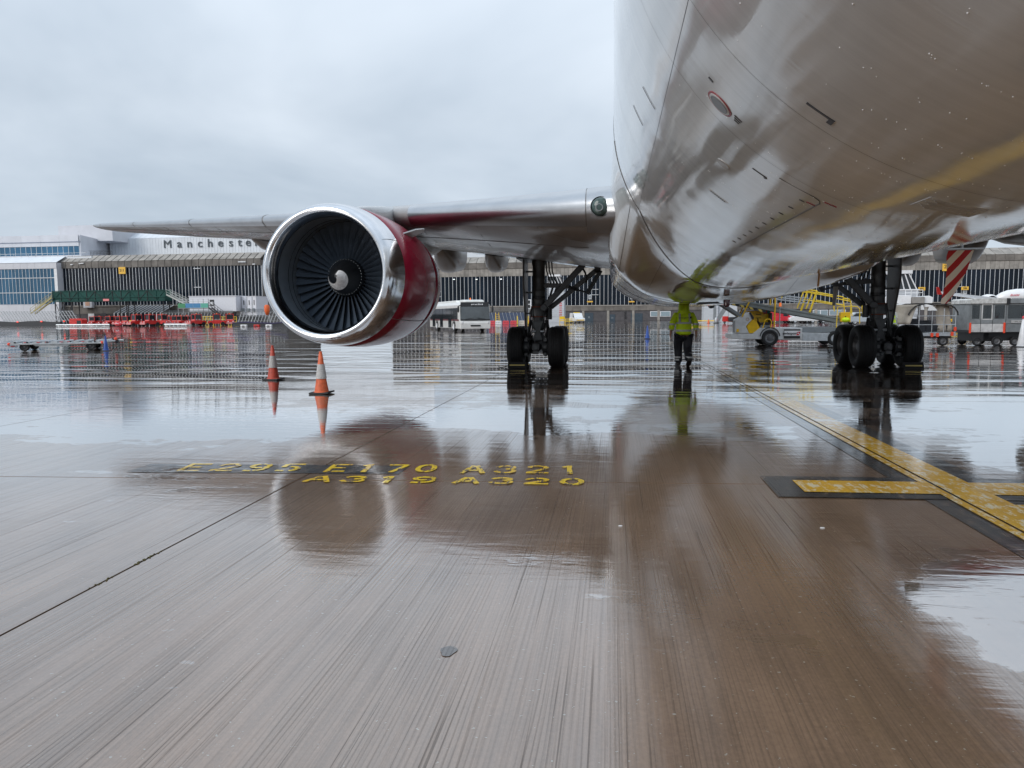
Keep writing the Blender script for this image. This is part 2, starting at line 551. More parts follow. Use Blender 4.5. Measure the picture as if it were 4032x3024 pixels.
SK = .06                                              # cross joints run slightly skew
JX0, JY0, SX, SY = -2.785, 6.33, 5.45, 6.1
NX0, NX1, NY0, NY1 = -7, 8, -1, 8
gx0, gx1 = JX0 + NX0 * SX, JX0 + NX1 * SX
gy = lambda j, x: JY0 + j * SY + SK * x
g = MB()
BIG = 1500
cs = [(gx0, gy(NY0, gx0), 0), (gx1, gy(NY0, gx1), 0), (gx1, gy(NY1, gx1), 0), (gx0, gy(NY1, gx0), 0)]
oc = [(-BIG, -BIG, 0), (BIG, -BIG, 0), (BIG, BIG, 0), (-BIG, BIG, 0)]
g.add(cs + oc, [(4, 5, 1, 0), (5, 6, 2, 1), (6, 7, 3, 2), (7, 4, 0, 3)])
g.add([(x, y, -.03) for x, y, z in cs], [(0, 1, 2, 3)])
g.add(cs + [(x, y, -.03) for x, y, z in cs], [(0, 1, 5, 4), (1, 2, 6, 5), (2, 3, 7, 6), (3, 0, 4, 7)])
g.m = [0, 0, 0, 0, 1, 1, 1, 1, 1]
apron = tag(g.build('ground', [wetconc, sealant]), 'wet brown concrete airport apron', kind='structure')
s = MB()
gp, ch = .008, .006
def slab_ring(ins, z):
    x0, x1, y0, y1 = gp + ins, SX - gp - ins, gp + ins, SY - gp - ins
    return [(x0, y0 + SK * x0, z), (x1, y0 + SK * x1, z), (x1, y1 + SK * x1, z), (x0, y1 + SK * x0, z)]
s.loft([slab_ring(0, -.029), slab_ring(0, 0)])
slab_me = s.mesh('concrete_slab', wetconc)
for i in range(NX0, NX1):
    for j in range(NY0, NY1):
        x = JX0 + i * SX
        if abs(x + SX / 2 + .12 * (JY0 + j * SY)) > 12 + .95 * (JY0 + j * SY): continue
        put('concrete_slab', slab_me, apron, (x, gy(j, x), 0))
# slabs cut away outside the field of view leave the bed open: cover it
fill = MB()
for i in range(NX0, NX1):
    for j in range(NY0, NY1):
        x = JX0 + i * SX
        if abs(x + SX / 2 + .12 * (JY0 + j * SY)) > 12 + .95 * (JY0 + j * SY):
            fill.add([(x, gy(j, x), -.004), (x + SX, gy(j, x + SX), -.004), (x + SX, gy(j + 1, x + SX), -.004), (x, gy(j + 1, x), -.004)], [(0, 1, 2, 3)])
if fill.f:
    tag(fill.build('apron_infill', wetconc, apron), kind='structure')
# moss tufts growing in the left joint
moss = mat('joint_moss', (.09, .08, .03), .9, var=.4, vscale=30)
mo = MB()
for k in range(34):
    y = rnd.choice([3.55, 3.62, 3.9, 4.0, 4.05]) + rnd.gauss(0, .035)
    mo.ball((JX0 + rnd.uniform(-.012, .012), y, .002), (rnd.uniform(.003, .008), rnd.uniform(.003, .009), .004), 6, 4)
tag(mo.build('moss', moss), 'small tufts of moss growing in the slab joint', 'moss', kind='stuff')

# painted markings -----------------------------------------------------------
LX = 2.78                                             # stand centreline
Z1, Z2, Z3 = .004, .008, .012


def sheet(name, rects, z, m, label, cat='ground marking', skew=0):
    b = MB()
    for (x0, x1, y0, y1) in rects:
        n = max(1, int((x1 - x0) / 3)); k = max(1, int((y1 - y0) / 6))
        b.add([(x0, y0 + skew * x0, z), (x1, y0 + skew * x1, z), (x1, y1 + skew * x1, z), (x0, y1 + skew * x0, z)], [(0, 1, 2, 3)])
    return tag(b.build(name, m), label, cat)


by0, by1 = 6.53 - .09, 6.98 - .09
sheet('centreline_border', [(LX - .38, LX - .2, .5, 40), (LX + .2, LX + .42, .5, 40)], Z1, wetgrey, 'faded black border bands along both sides of the yellow stand centreline')
sheet('stop_bar_border', [(1.30, 5.6, 5.90, 6.66)], Z2, wetblack, 'black painted backing of the yellow bar across the centreline', skew=.035)
sheet('stand_centreline', [(LX - .2, JX0 + SX - .012, .5, 40), (JX0 + SX + .012, LX + .2, .5, 40)], Z3, wetyellow, 'long worn yellow centreline running away under the aircraft')
sheet('stop_bar', [(1.54, LX - .202, 6.06, 6.49), (LX + .202, 5.5, 6.06, 6.49)], Z3, wetyellow, 'short yellow bar crossing the yellow centreline', skew=.035)
sheet('turn_arrow_stub', [(LX + .202, LX + .34, 4.2, 5.86)], Z3, wetyellow, 'yellow block of paint beside the centreline below the bar')
sheet('lettering_backing', [(-4.55, -1.95, 6.60, 6.98)], Z1, wetgrey, 'faded black strip behind the left half of the yellow stencilled lettering', skew=.07)

# stencil letters: strokes on a 0..1 x 0..1.6 cell
def arc(cx, cy, rx, ry, a0, a1, n=9):
    return [(cx + rx * math.cos(rad(a0 + (a1 - a0) * i / n)), cy + ry * math.sin(rad(a0 + (a1 - a0) * i / n))) for i in range(n + 1)]
STENCIL = {
    'E': [[(.12, 0), (.12, 1.6)], [(.32, .1), (.95, .1)], [(.32, .82), (.8, .82)], [(.32, 1.5), (.95, 1.5)]],
    'A': [[(.02, 0), (.42, 1.5)], [(.98, 0), (.58, 1.5)], [(.36, .55), (.66, .55)]],
    '2': [arc(.5, 1.12, .4, .4, 170, -20), [(.84, .92), (.1, .22)], [(.05, .1), (.95, .1)]],
    '3': [arc(.48, 1.15, .38, .36, 160, -75), arc(.48, .45, .42, .38, 75, -160)],
    '9': [arc(.5, 1.1, .38, .42, 70, 290), arc(.5, 1.1, .38, .42, -50, 50), arc(.45, .65, .44, .58, 15, -80), [(.1, .12), (.32, .08)]],
    '5': [[(.2, 1.5), (.9, 1.5)], [(.14, 1.45), (.14, .9)], arc(.45, .5, .44, .44, 85, -60), [(.08, .14), (.34, .08)]],
    '1': [[(.5, 0), (.5, 1.6)], [(.5, 1.55), (.24, 1.3)]],
    '7': [[(.05, 1.5), (.95, 1.5)], [(.88, 1.38), (.38, 0)]],
    '0': [arc(.5, .8, .4, .72, 100, 260), arc(.5, .8, .4, .72, -80, 80)],
}


def stencil(word, p0, p1, h, name_label):
    """letters laid on the ground between two points, feet towards the viewer"""
    p0, p1 = Vector(p0), Vector(p1)
    ex = (p1 - p0); n = len(word); step = ex.length / n; ex.normalize()
    ey = Vector((-ex.y, ex.x, 0))
    w = .05
    t_ = thing('stand_lettering', name_label, 'ground marking', p0, group='stencilled stand lettering')
    for i, c in enumerate(word):
        b = MB()
        o = ex * (step * i)
        cw = step * .68
        for st in STENCIL[c]:
            pts = [o + ex * (x * cw) + ey * (y / 1.6 * h) for x, y in st]
            for a, q in zip(pts[:-1], pts[1:]):
                d = (q - a).normalized(); nn = Vector((-d.y, d.x, 0)) * (w * .5)
                e = d * .012
                zz = Vector((0, 0, Z2 + .0003 * (len(b.f) % 9)))
                b.add([a - e - nn + zz, q + e - nn + zz, q + e + nn + zz, a - e + nn + zz], [(0, 1, 2, 3)])
        b.build('letter', wetyellow2, t_)
    return t_


def gl(u, v):
    p = G(u, v); return (p.x, p.y, 0)
stencil('E295', gl(690, 1857), gl(1208, 1858), .34, 'yellow stencilled stand lettering, faded first word of the upper row')
stencil('E170', gl(1272, 1860), gl(1745, 1862), .34, 'yellow stencilled stand lettering, middle word of the upper row')
stencil('A321', gl(1815, 1865), gl(2330, 1868), .34, 'yellow stencilled stand lettering, last word of the upper row')
stencil('A319', gl(1195, 1899), gl(1750, 1905), .235, 'yellow stencilled stand lettering, first word of the lower row')
stencil('A320', gl(1785, 1905), gl(2345, 1913), .235, 'yellow stencilled stand lettering, last word of the lower row')
b = MB(); q = G(1765, 2566)
b.add([(q.x + .035 * math.cos(a) * (1 + .2 * math.sin(3 * a)), q.y + .05 * math.sin(a), .003) for a in [k * PI / 8 for k in range(16)]], [tuple(range(16))])
tag(b.build('oil_stain', wet_mat('oil_grey', (.085, .075, .07), (.07, .062, .06), film=.7)), 'small dark oil stain on the concrete in the foreground', 'stain')
for (u, v, r_, lab) in ((2443, 2072, .014, 'small pale paint chip on the concrete right of the lettering'), (3238, 2080, .016, 'pale grey paint chip on the concrete below the yellow bar')):
    b = MB(); q = G(u, v)
    b.add([(q.x + r_ * math.cos(a), q.y + r_ * .7 * math.sin(a), z) for z in (.001, .005) for a in [k * PI / 4 for k in range(8)]], [tuple(range(8, 16))] + [(k, (k + 1) % 8, 8 + (k + 1) % 8, 8 + k) for k in range(8)])
    tag(b.build('paint_chip', white), lab, 'chip')

# ------------------------------------------------------------------ terminal buildings
def bay_wall(root, x0, x1, Y, z0, z1, bay, gm, pane_h=None, depth=.05, transoms=(), mw=.075):
    """a wall of single panes between proud mullions; every pane and mullion its own part"""
    n = max(1, round((x1 - x0) / bay)); bw = (x1 - x0) / n
    levels = [z0] + list(transoms) + [z1]
    pm = [MB().bb(-bw / 2 + .02, bw / 2 - .02, 0, .04, 0, b - a).mesh('glass_pane', gm) for a, b in zip(levels[:-1], levels[1:])]
    mm = MB().bb(-mw / 2, mw / 2, -depth, .02, 0, z1 - z0).mesh('mullion', mull)
    for i in range(n):
        xc = x0 + (i + .5) * bw
        for k, me in enumerate(pm):
            put('glass_pane', me, root, (xc - root.location.x, Y - root.location.y, levels[k]))
        put('mullion', mm, root, (x0 + i * bw - root.location.x, Y - root.location.y, z0))
    put('mullion', mm, root, (x1 - root.location.x, Y - root.location.y, z0))
    for z in transoms:
        MB().bb(x0, x1, Y - .08, Y - .003, z - .06, z + .06).build('transom', mull, root, loc=-root.location)
    return n, bw


def panels(root, name, x0, x1, n, ya, za, yb, zb, m, gap=.035, th=.06):
    """a row of cladding panels spanning from (ya,za) to (yb,zb)"""
    w = (x1 - x0) / n
    me = MB()
    a, b = gap / 2, w - gap / 2
    L_ = math.hypot(yb - ya, zb - za); ny, nz = -(zb - za) / L_ * th, (yb - ya) / L_ * th
    me.add([(a, ya, za), (b, ya, za), (b, yb, zb), (a, yb, zb), (a, ya + ny, za + nz), (b, ya + ny, za + nz), (b, yb + ny, zb + nz), (a, yb + ny, zb + nz)],
           [(3, 2, 1, 0), (4, 5, 6, 7), (0, 1, 5, 4), (1, 2, 6, 5), (2, 3, 7, 6), (3, 0, 4, 7)])
    me = me.mesh(name, m)
    for i in range(n):
        put(name, me, root, (x0 + i * w - root.location.x, -root.location.y, 0))


def stand_sign(body, u, v, Y, w, h, label, m=signyel, tsize=.62, cat='sign'):
    p = A(u, v, Y)
    r_ = thing('stand_sign', label, cat, p)
    MB().bb(-w / 2, w / 2, 0, .12, -h / 2, h / 2).build('board', m, r_, bevel=.02)
    text(body, h * tsize, ltext, r_, (0, -.012, 0), depth=.02, bold=.01)
    return r_


# --- central and right pier
YC = 165.0
pier = thing('terminal_pier', 'long grey concrete pier with dark full height glazing behind the aircraft', 'building', (20, YC, 0))
PX0, PX1 = -50.5, 92.0
L0 = -pier.location
zb, zt = 3.55, 10.15
b = MB(); b.bb(PX0, PX1, YC + .06, YC + 22, .02, 13.0)
b.build('wall', conc, pier, loc=L0)
nb, bw = bay_wall(pier, PX0, PX1, YC, zb, zt, .895, glass_dark)
n2 = nb // 2
panels(pier, 'fascia_panel', PX0, PX1, n2 * 2, YC - .02, zt + .02, YC - .02, zt + 1.65, conc2, .05)
panels(pier, 'upper_panel', PX0, PX1, n2, YC - .1, zt + 1.72, YC - .1, zt + 2.9, conc, .05, .1)
panels(pier, 'roof_panel', PX0, PX1, n2, YC - .1, zt + 2.93, YC + 3.2, zt + 4.5, conc2, .12, .12)
b = MB(); b.bb(PX0, PX1, YC + 3.2, YC + 22, 13.0, zt + 4.45); b.build('roof_deck', conc, pier, loc=L0)
b = MB(); b.bb(PX0, -10, YC + 7, YC + 20, zt + 4.45, zt + 6.6); b.build('roof_plant_room', rooflight, pier, loc=L0)
MB().bb(PX0, PX1, YC - .35, YC - .02, zb - .22, zb - .02).build('sill', conc2, pier, loc=L0)
panels(pier, 'spandrel_panel', PX0, PX1, n2, YC - .22, 2.3, YC - .22, zb - .24, conc, .05)
nblk = 26
for i in range(nblk + 1):
    x = PX0 + (PX1 - PX0) * i / nblk
    MB().bb(-.27, .27, -.3, .02, .02, 2.28).build('column', conc2, pier, loc=(x - pier.location.x, 0, 0))
    if i < nblk:
        x2 = PX0 + (PX1 - PX0) * (i + 1) / nblk
        MB().bb(x + .28, x2 - .28, YC - .12, YC + .05, .02, 2.28).build('wall_bay', brickgrey, pier, loc=L0)
def pier_door(u0, u1, v0, m, double=True):
    p0, p1 = A(u0, 1262, YC - .2), A(u1, 1262, YC - .2); h = A(u0, v0, YC - .2).z
    d = MB().bb(p0.x, p1.x, YC - .2, YC - .125, .02, h).build('door', m, pier, loc=L0)
    if double:
        xm = (p0.x + p1.x) / 2
        for s_ in (-.12, .12):
            MB().bb(xm + s_ - .03, xm + s_ + .03, YC - .25, YC - .202, h * .35, h * .6).build('door_handle', steel, d)
    return d
pier_door(2302, 2336, 1232, doorblue); pier_door(2400, 2422, 1238, doorblue); pier_door(2484, 2530, 1234, doorblue, False); pier_door(2238, 2265, 1236, doorblue)
for u0, u1 in ((3200, 3260), (3265, 3330), (2560, 2640)):
    p0, p1 = A(u0, 1240, YC - .2), A(u1, 1240, YC - .2)
    w_ = MB().bb(p0.x, p1.x, YC - .22, YC - .125, .9, 2.1).build('window', white, pier, loc=L0)
    for k in range(2):
        xa = p0.x + (p1.x - p0.x) * (k + .06) / 2; xb = p0.x + (p1.x - p0.x) * (k + .94) / 2
        MB().bb(xa, xb, YC - .25, YC - .222, 1.0, 2.0).build('pane', mat('pale_glass', (.25, .32, .36), .1, spec=.6), w_)
# warning stripes on one column
b = MB(); p = A(2462, 1240, YC)
for k in range(5):
    b.add([(p.x - .26, YC - .304, .3 + .36 * k), (p.x + .26, YC - .304, .55 + .36 * k), (p.x + .26, YC - .304, .72 + .36 * k), (p.x - .26, YC - .304, .47 + .36 * k)], [(0, 1, 2, 3)])
b.build('warning_stripes', ltext, pier, loc=L0)
# opening frames and lit fittings in the glazing
for (u, v, w, h) in ((1723, 1158, 1.7, 1.2), (2340, 1150, 1.8, 1.2), (2476, 1150, 1.8, 1.2), (3776, 1142, 1.7, 1.4)):
    p = A(u, v, YC)
    f = MB()
    for z in (-h / 2, h / 2): f.bb(p.x - w / 2, p.x + w / 2, YC - .15, YC - .002, p.z + z - .05, p.z + z + .05)
    f.build('opening_frame', mull, pier, loc=L0)
for (u, v) in ((1788, 1100), (1877, 1100), (1973, 1099), (2068, 1099)):
    p = A(u, v, YC)
    MB().bb(p.x - .22, p.x + .22, YC - .22, YC - .122, p.z - .07, p.z + .07).build('light_fitting', mat('lit_fitting', (.8, .8, .8), .5, var=0, emit=(.9, .95, 1, .9)), pier, loc=L0)
# guidance units: grey cabinet over a narrow yellow sign, on brackets at the glazing
for (u, lab) in ((2323, 'grey docking guidance cabinet over a narrow yellow plate beside the landing gear brace'), (2487, 'grey docking guidance cabinet over a narrow yellow plate beside the belly fairing'), (3800, 'grey docking guidance cabinet over a narrow yellow plate right of the striped pennant')):
    p = A(u, 1170 if u < 3000 else 1150, YC - .6)
    r_ = thing('guidance_cabinet', lab, 'guidance sign', p, group='docking guidance cabinets')
    MB().bb(-.33, .33, -.1, .3, -.45, .5).build('cabinet', mat('pale_grey_box', (.5, .52, .54), .5), r_, bevel=.02)
    MB().bb(-.2, .2, -.13, -.102, -.2, .35).build('screen', grey, r_)
    MB().bb(-.62, .62, -.1, .0, -1.12, -.85).build('sign_plate', signyel, r_)
    MB().bb(-.05, .05, -.08, .02, -.85, -.45).build('bracket', steel, r_)
    MB().bb(-.05, .05, .0, .6, -.05, .05).build('wall_arm', steel, r_)
stand_sign('209', 1695, 1073, YC - .4, 3.6, 1.6, 'orange yellow stand sign 209 on the concrete, partly behind the engine', tsize=.75)
stand_sign('207', 3733, 1050, YC - .4, 2.1, 1.75, 'orange yellow stand sign starting with 20, beside the striped pennant', tsize=.6)
stand_sign('206', 3800, 1135, YC - .9, 1.4, .7, 'small yellow sign 206 over a grey guidance cabinet', tsize=.7)
stand_sign('206L', 3630, 1137, YC - .9, 1.35, .68, 'small yellow sign 206L beside the white jet bridge tower', tsize=.62)

# --- left pier with stand 211
YL = 145.0
lp = thing('terminal_pier', 'nearer brown concrete pier with tall dark glazing and the 211 sign', 'building', (-95, YL, 0))
L1 = -lp.location
LX0, LX1 = -118.0, -72.0
zb, zt = 4.2, 12.1
MB().bb(LX0, LX1, YL + .06, YL + 30, .02, 13.2).build('wall', conc, lp, loc=L1)
nb, bw = bay_wall(lp, LX0 + .9, LX1, YL, zb, zt, .745, glass_dark)
nr = nb // 2
panels(lp, 'fascia_panel', LX0 + .3, LX1, nr, YL - .1, zt + .02, YL - .1, zt + 1.3, conc, .09, .1)
panels(lp, 'roof_panel', LX0 + .3, LX1, nr, YL - .1, zt + 1.33, YL + 2.4, zt + 2.75, conc2, .22, .1)
MB().bb(LX0, LX1, YL + 2.4, YL + 30, 13.2, zt + 2.7).build('roof_deck', conc, lp, loc=L1)
MB().bb(LX0, LX1, YL - .3, YL - .02, zb - .25, zb - .02).build('sill', conc2, lp, loc=L1)
panels(lp, 'spandrel_panel', LX0, LX1, 14, YL - .05, 2.4, YL - .05, zb - .27, conc, .05)
MB().bb(LX0, LX1, YL - .04, YL + .04, .02, 2.36).build('base_wall', brickgrey, lp, loc=L1)
for (u0, u1, v0, m) in ((350, 373, 1235, white), (402, 420, 1233, brickgrey)):
    p0, p1 = A(u0, 1260, YL), A(u1, 1260, YL)
    MB().bb(p0.x, p1.x, YL - .12, YL - .045, .02, A(u0, v0, YL).z).build('door', m, lp, loc=L1)
p = A(356, 1195, YL)
f = MB().bb(p.x - 1.0, p.x + 1.0, YL - .9, YL - .06, p.z - .9, p.z + 1.0).build('bay_window', cream, lp, loc=L1)
MB().bb(p.x - .5, p.x + .5, YL - .94, YL - .902, p.z - .5, p.z + .7).build('pane', mat('peach_blind', (.55, .33, .24), .5), f)
for (u, v) in ((283, 1042), (316, 1038), (325, 1037), (943, 1031), (953, 1031), (963, 1031), (1000, 1040)):
    p = A(u, v, YL - .3); MB().bb(p.x - .26, p.x + .26, YL - .45, YL - .22, p.z - .09, p.z + .09).build('floodlight', white, lp, loc=L1)
p = A(777, 1095, YL)
f = MB()
for z in (p.z + 2.0, p.z - 1.9): f.bb(p.x - .75, p.x + .75, YL - .15, YL - .002, z - .06, z + .06)
f.build('opening_frame', mull, lp, loc=L1)
stand_sign('211', 480, 1065, YL - .45, 1.55, 1.45, 'orange yellow stand sign 211 on the dark left glazing', tsize=.5)

# --- pale building with blue glass at the far left
YW = 143.5
wb = thing('terminal_wing', 'pale panelled wing with blue glass at the far left', 'building', (-135, YW, 0))
L2 = -wb.location
WX0, WX1 = -158.0, -117.2
MB().bb(WX0, WX1, YW + .06, YW + 34, .02, 13.3).build('wall', cream, wb, loc=L2)
bay_wall(wb, WX0, WX1 - .7, YW, 4.55, 12.0, .84, glass_blue, transoms=(7.0, 10.1), mw=.07)
panels(wb, 'wall_panel', WX0, WX1, 24, YW - .05, 12.05, YW - .05, 13.25, cream, .03)
panels(wb, 'base_panel', WX0, WX1, 24, YW - .05, .05, YW - .05, 4.45, cream, .03)
panels(wb, 'roof_sheet', WX0, WX1, 24, YW - .1, 13.3, YW + 2.8, 14.75, rooflight, .02)
MB().bb(WX1 - .68, WX1, YW - .1, YW - .01, 4.5, 12.0).build('corner_trim', white, wb, loc=L2)
MB().bb(WX0, WX1 + 6, YW + 2.8, YW + 34, 13.3, 14.7).build('roof_deck', rooflight, wb, loc=L2)
YU = 157.0
q0, q1 = A(0, 973, YU), A(312, 973, YU)
uz0, uz1, uzt = A(150, 1006, YU).z, A(150, 972, YU).z, A(150, 928, YU).z
ux1 = q1.x
xr = A(428, 938, YU + 16).x
b = MB(); b.prism([(WX0 - 8, YU + .06), (ux1 + .3, YU + .06), (xr, YU + 16), (xr, YU + 30), (WX0 - 8, YU + 30)], 14.7, uzt, 'XY')
b.build('upper_storey', cream, wb, loc=L2)
bay_wall(wb, WX0 - 8, ux1, YU, uz0, uz1, 1.36, glass_blue, mw=.07)
panels(wb, 'upper_panel', WX0 - 8, ux1, 18, YU - .05, uz1 + .02, YU - .05, uzt - 1.6, cream, .03)
panels(wb, 'parapet_panel', WX0 - 8, ux1, 9, YU - .12, uzt - 1.52, YU - .12, uzt, cream, .03)
MB().bb(WX0 - 8, ux1 + .4, YU - .25, YU - .06, uzt - 1.62, uzt - 1.53).build('ledge', mat('blue_grey_trim', (.12, .16, .25), .5), wb, loc=L2)
b = MB(); k0, k1 = A(241, 900, YU + 10), A(452, 900, YU + 10)
b.bb(k0.x, k1.x, YU + 9, YU + 24, uzt - .5, A(300, 888, YU + 9).z)
b.build('plant_room', cream, wb, loc=L2)
for k in range(24):
    x = WX0 + 2 + k * 1.75
    MB().tube([(x, YW + 2.9, 14.7), (x, YW + 2.9, 15.5)], .04, 6).build('rail_post', steel, wb, loc=L2)
MB().tube([(WX0, YW + 2.9, 15.5), (WX1 + 5, YW + 2.9, 15.5)], .045, 6).build('guard_rail', steel, wb, loc=L2)

# --- white hall with the airport's name
YM = 172.0
mh = thing('terminal_hall', 'white ribbed hall with the big dark Manchester lettering', 'building', (-100, YM, 0))
L3 = -mh.location
mx0, mx1 = A(432, 960, YM).x, A(1700, 960, YM).x
mz0, mz1, mz2 = 14.0, A(700, 936, YM).z, A(700, 916, YM + 3).z
MB().bb(mx0, mx1, YM + .07, YM + 30, 12, mz1).build('wall', rooflight, mh, loc=L3)
nmp = round((mx1 - mx0) / .78)
panels(mh, 'wall_panel', mx0, mx1, nmp, YM, 17.1, YM, mz1, rooflight, .05)
panels(mh, 'lower_panel', mx0, mx1, nmp, YM, 14.2, YM, 17.05, rooflight, .05)
panels(mh, 'roof_panel', mx0, mx1, nmp // 2, YM - .05, mz1 + .02, YM + 3, mz2, rooflight, .08)
for (c, u, cap) in (('M', 660, 1), ('a', 707, 0), ('n', 747, 0), ('c', 788, 0), ('h', 828, 1), ('e', 869, 0), ('s', 910, 0), ('t', 945, 1), ('e', 978, 0), ('r', 1013, 0)):
    p = A(u, 974, YM - .2)
    me = text_mesh(c, 2.75, greyblue_text, .12, bold=0 if c == 'M' else .025, sx=1.1)
    z0 = min(v.co.y for v in me.vertices); xm = (min(v.co.x for v in me.vertices) + max(v.co.x for v in me.vertices)) / 2
    for v in me.vertices: v.co.y -= z0; v.co.x -= xm
    o = put('letter', me, mh, (p.x - mh.location.x, p.y - mh.location.y, 18.72)); o.rotation_euler = (PI / 2, 0, 0)
# razor wire cage on the roof edge
p0, p1 = A(356, 985, YL + 4), A(440, 985, YL + 4)
rw = thing('roof_fence', 'dark spiked anti-climb fence on the roof edge of the brown pier', 'fence', (p0.x, YL + 4, 14.8))
for k in range(16):
    x = (p1.x - p0.x) * k / 15
    MB().beam((x, 0, 0), (x, 0, 1.1), .05, .05).beam((x, 0, 1.1), (x - .15, -.3, 1.4), .04, .04).build('fence_post', dark, rw)
for z in (.3, .7, 1.05): MB().beam((0, .05, z), (p1.x - p0.x, .05, z), .04, .04).build('fence_rail', dark, rw)

# ------------------------------------------------------------------ the aircraft (local frame: main gear at y=0, nose towards -y)
AX_, AY_ = 2.5, 21.45
jet = thing('airliner', 'large twin engined airliner with wet pale grey skin and crimson engine cowls', 'airliner', (AX_, AY_, 0))
FZ, FR = 4.49, 2.515


def skin_mat(name, col, rough=.08, streak=True, scale=1.0, coat=.62):
    m = bpy.data.materials.new(name); m.use_nodes = True
    t = m.node_tree; L = t.links.new; b = t.nodes['Principled BSDF']
    uv = t.nodes.new('ShaderNodeUVMap')
    def noise(sc3, det=4, off=(0, 0, 0), r=.55, vec=None):
        mp = t.nodes.new('ShaderNodeMapping'); mp.inputs['Scale'].default_value = sc3; mp.inputs['Location'].default_value = off
        L(vec or uv.outputs[0], mp.inputs['Vector'])
        q = t.nodes.new('ShaderNodeTexNoise'); q.inputs['Scale'].default_value = 1; q.inputs['Detail'].default_value = det; q.inputs['Roughness'].default_value = r
        L(mp.outputs[0], q.inputs['Vector']); return q.outputs['Fac']
    def M_(op, a, c):
        q = t.nodes.new('ShaderNodeMath'); q.operation = op
        for i, x in enumerate((a, c)):
            if isinstance(x, (int, float)): q.inputs[i].default_value = x
            else: L(x, q.inputs[i])
        return q.outputs[0]
    def ramp(x, lo, hi, a, c):
        q = t.nodes.new('ShaderNodeMapRange'); q.interpolation_type = 'SMOOTHSTEP'
        for i, k in enumerate((lo, hi, a, c)): q.inputs[1 + i].default_value = k
        L(x, q.inputs[0]); return q.outputs[0]
    st = noise((34 * scale, 1.1, 1), 3)           # rain running round the barrel
    fine = noise((120 * scale, 9, 1), 2, (3, 1, 0))
    patch = noise((1.1, .9, 1), 4, (7, 2, 0))
    wave = noise((.9, 1.6, 1), 1, (1, 5, 0))       # slight waviness of the skin between frames
    dirt = noise((14, .8, 1), 5, (2, 2, 0), .65)
    cm = t.nodes.new('ShaderNodeVectorMath'); cm.operation = 'SCALE'; cm.inputs[0].default_value = col
    L(M_('MULTIPLY', ramp(dirt, .3, .75, 1.02, .92), ramp(patch, .3, .7, 1.0, .93)), cm.inputs['Scale'])
    L(cm.outputs[0], b.inputs['Base Color'])
    L(ramp(patch, .35, .65, rough * .6, rough * 1.6), b.inputs['Roughness'])
    b.inputs['Specular IOR Level'].default_value = .4
    b.inputs['Coat Weight'].default_value = coat
    b.inputs['Coat IOR'].default_value = 1.6
    L(ramp(M_('ADD', M_('MULTIPLY', st, .6), M_('MULTIPLY', patch, .5)), .45, .62, .008, .07), b.inputs['Coat Roughness'])
    h = M_('ADD', M_('MULTIPLY', st, .0004 if streak else .0001), M_('MULTIPLY', wave, .013))
    h = M_('ADD', h, M_('MULTIPLY', fine, .00010 if streak else .00003))
    bp = t.nodes.new('ShaderNodeBump'); bp.inputs['Strength'].default_value = 1; bp.inputs['Distance'].default_value = 1
    L(h, bp.inputs['Height'])
    L(bp.outputs[0], b.inputs['Normal']); L(bp.outputs[0], b.inputs['Coat Normal'])
    return m


skin = skin_mat('wet_aircraft_skin', (.69, .725, .75))
skin2 = skin_mat('wet_fairing_skin', (.65, .68, .70))
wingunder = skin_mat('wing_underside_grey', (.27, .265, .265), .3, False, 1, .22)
seam = mat('skin_seam', (.10, .10, .10), .6)
chrome = mat('polished_metal', (.66, .67, .69), .15, 1, var=.12, vscale=3)
chrome2 = mat('slat_metal', (.52, .53, .545), .30, 1, var=.1, vscale=2)
crimson = mat('crimson_cowl', (.25, .008, .028), .25, spec=.25, coat=.22, var=.1)
fanmat = mat('fan_blade_metal', (.085, .11, .145), .35, .1, var=.2)
liner = mat('intake_liner', (.17, .20, .235), .32, .2, var=.15)
gearpaint = mat('gear_grey', (.10, .105, .108), .45, .1, var=.3, vscale=5)
geardark = mat('gear_dark', (.035, .037, .04), .5, .2, var=.3, vscale=5)
brassy = mat('oxide_red', (.20, .045, .02), .6)
hubm = mat('wheel_hub', (.12, .12, .125), .5, .5, var=.3)


def grid_obj(name, pts, m, parent, nrm=None, uvs=None, smooth=True):
    """pts[i][j] -> a surface with exact normals and uvs"""
    ni, nj = len(pts), len(pts[0])
    V = [p for r in pts for p in r]
    Fc = [(i * nj + j, i * nj + j + 1, (i + 1) * nj + j + 1, (i + 1) * nj + j) for i in range(ni - 1) for j in range(nj - 1)]
    me = bpy.data.meshes.new(name); me.from_pydata([tuple(v) for v in V], [], Fc); me.materials.append(m)
    me.polygons.foreach_set('use_smooth', [smooth] * len(me.polygons))
    if uvs:
        ul = me.uv_layers.new(name='UVMap')
        flat = [u for r in uvs for u in r]
        for lp_ in me.loops: ul.data[lp_.index].uv = flat[lp_.vertex_index]
    me.update()
    if nrm:
        fl = [n for r in nrm for n in r]
        # orient faces along the given normals first
        bad = sum(1 for p in me.polygons if p.normal.dot(Vector(fl[p.vertices[0]])) < 0)
        if bad > len(me.polygons) / 2: me.flip_normals()
        me.normals_split_custom_set_from_vertices([tuple(n) for n in fl])
    o = bpy.data.objects.new(name, me); COL.objects.link(o)
    if parent: o.parent = parent
    return o


def frad(y):                       # fuselage radius and centre height along its length
    if y < -22.5:
        k = max(0.0, (y + 28.1) / 5.6); r = FR * (1 - (1 - k) ** 2.2) ** .62; return r, FZ - .55 * (1 - k) ** 1.6
    if y > 11.0:
        k = min(1.0, (y - 11) / 15.5); return FR * (1 - k ** 1.7 * .93), FZ + 1.75 * k ** 1.5
    return FR, FZ


def fpt(y, a, dr=0.0):
    r, z = frad(y); r += dr
    return Vector((r * math.sin(a), y, z - r * math.cos(a)))


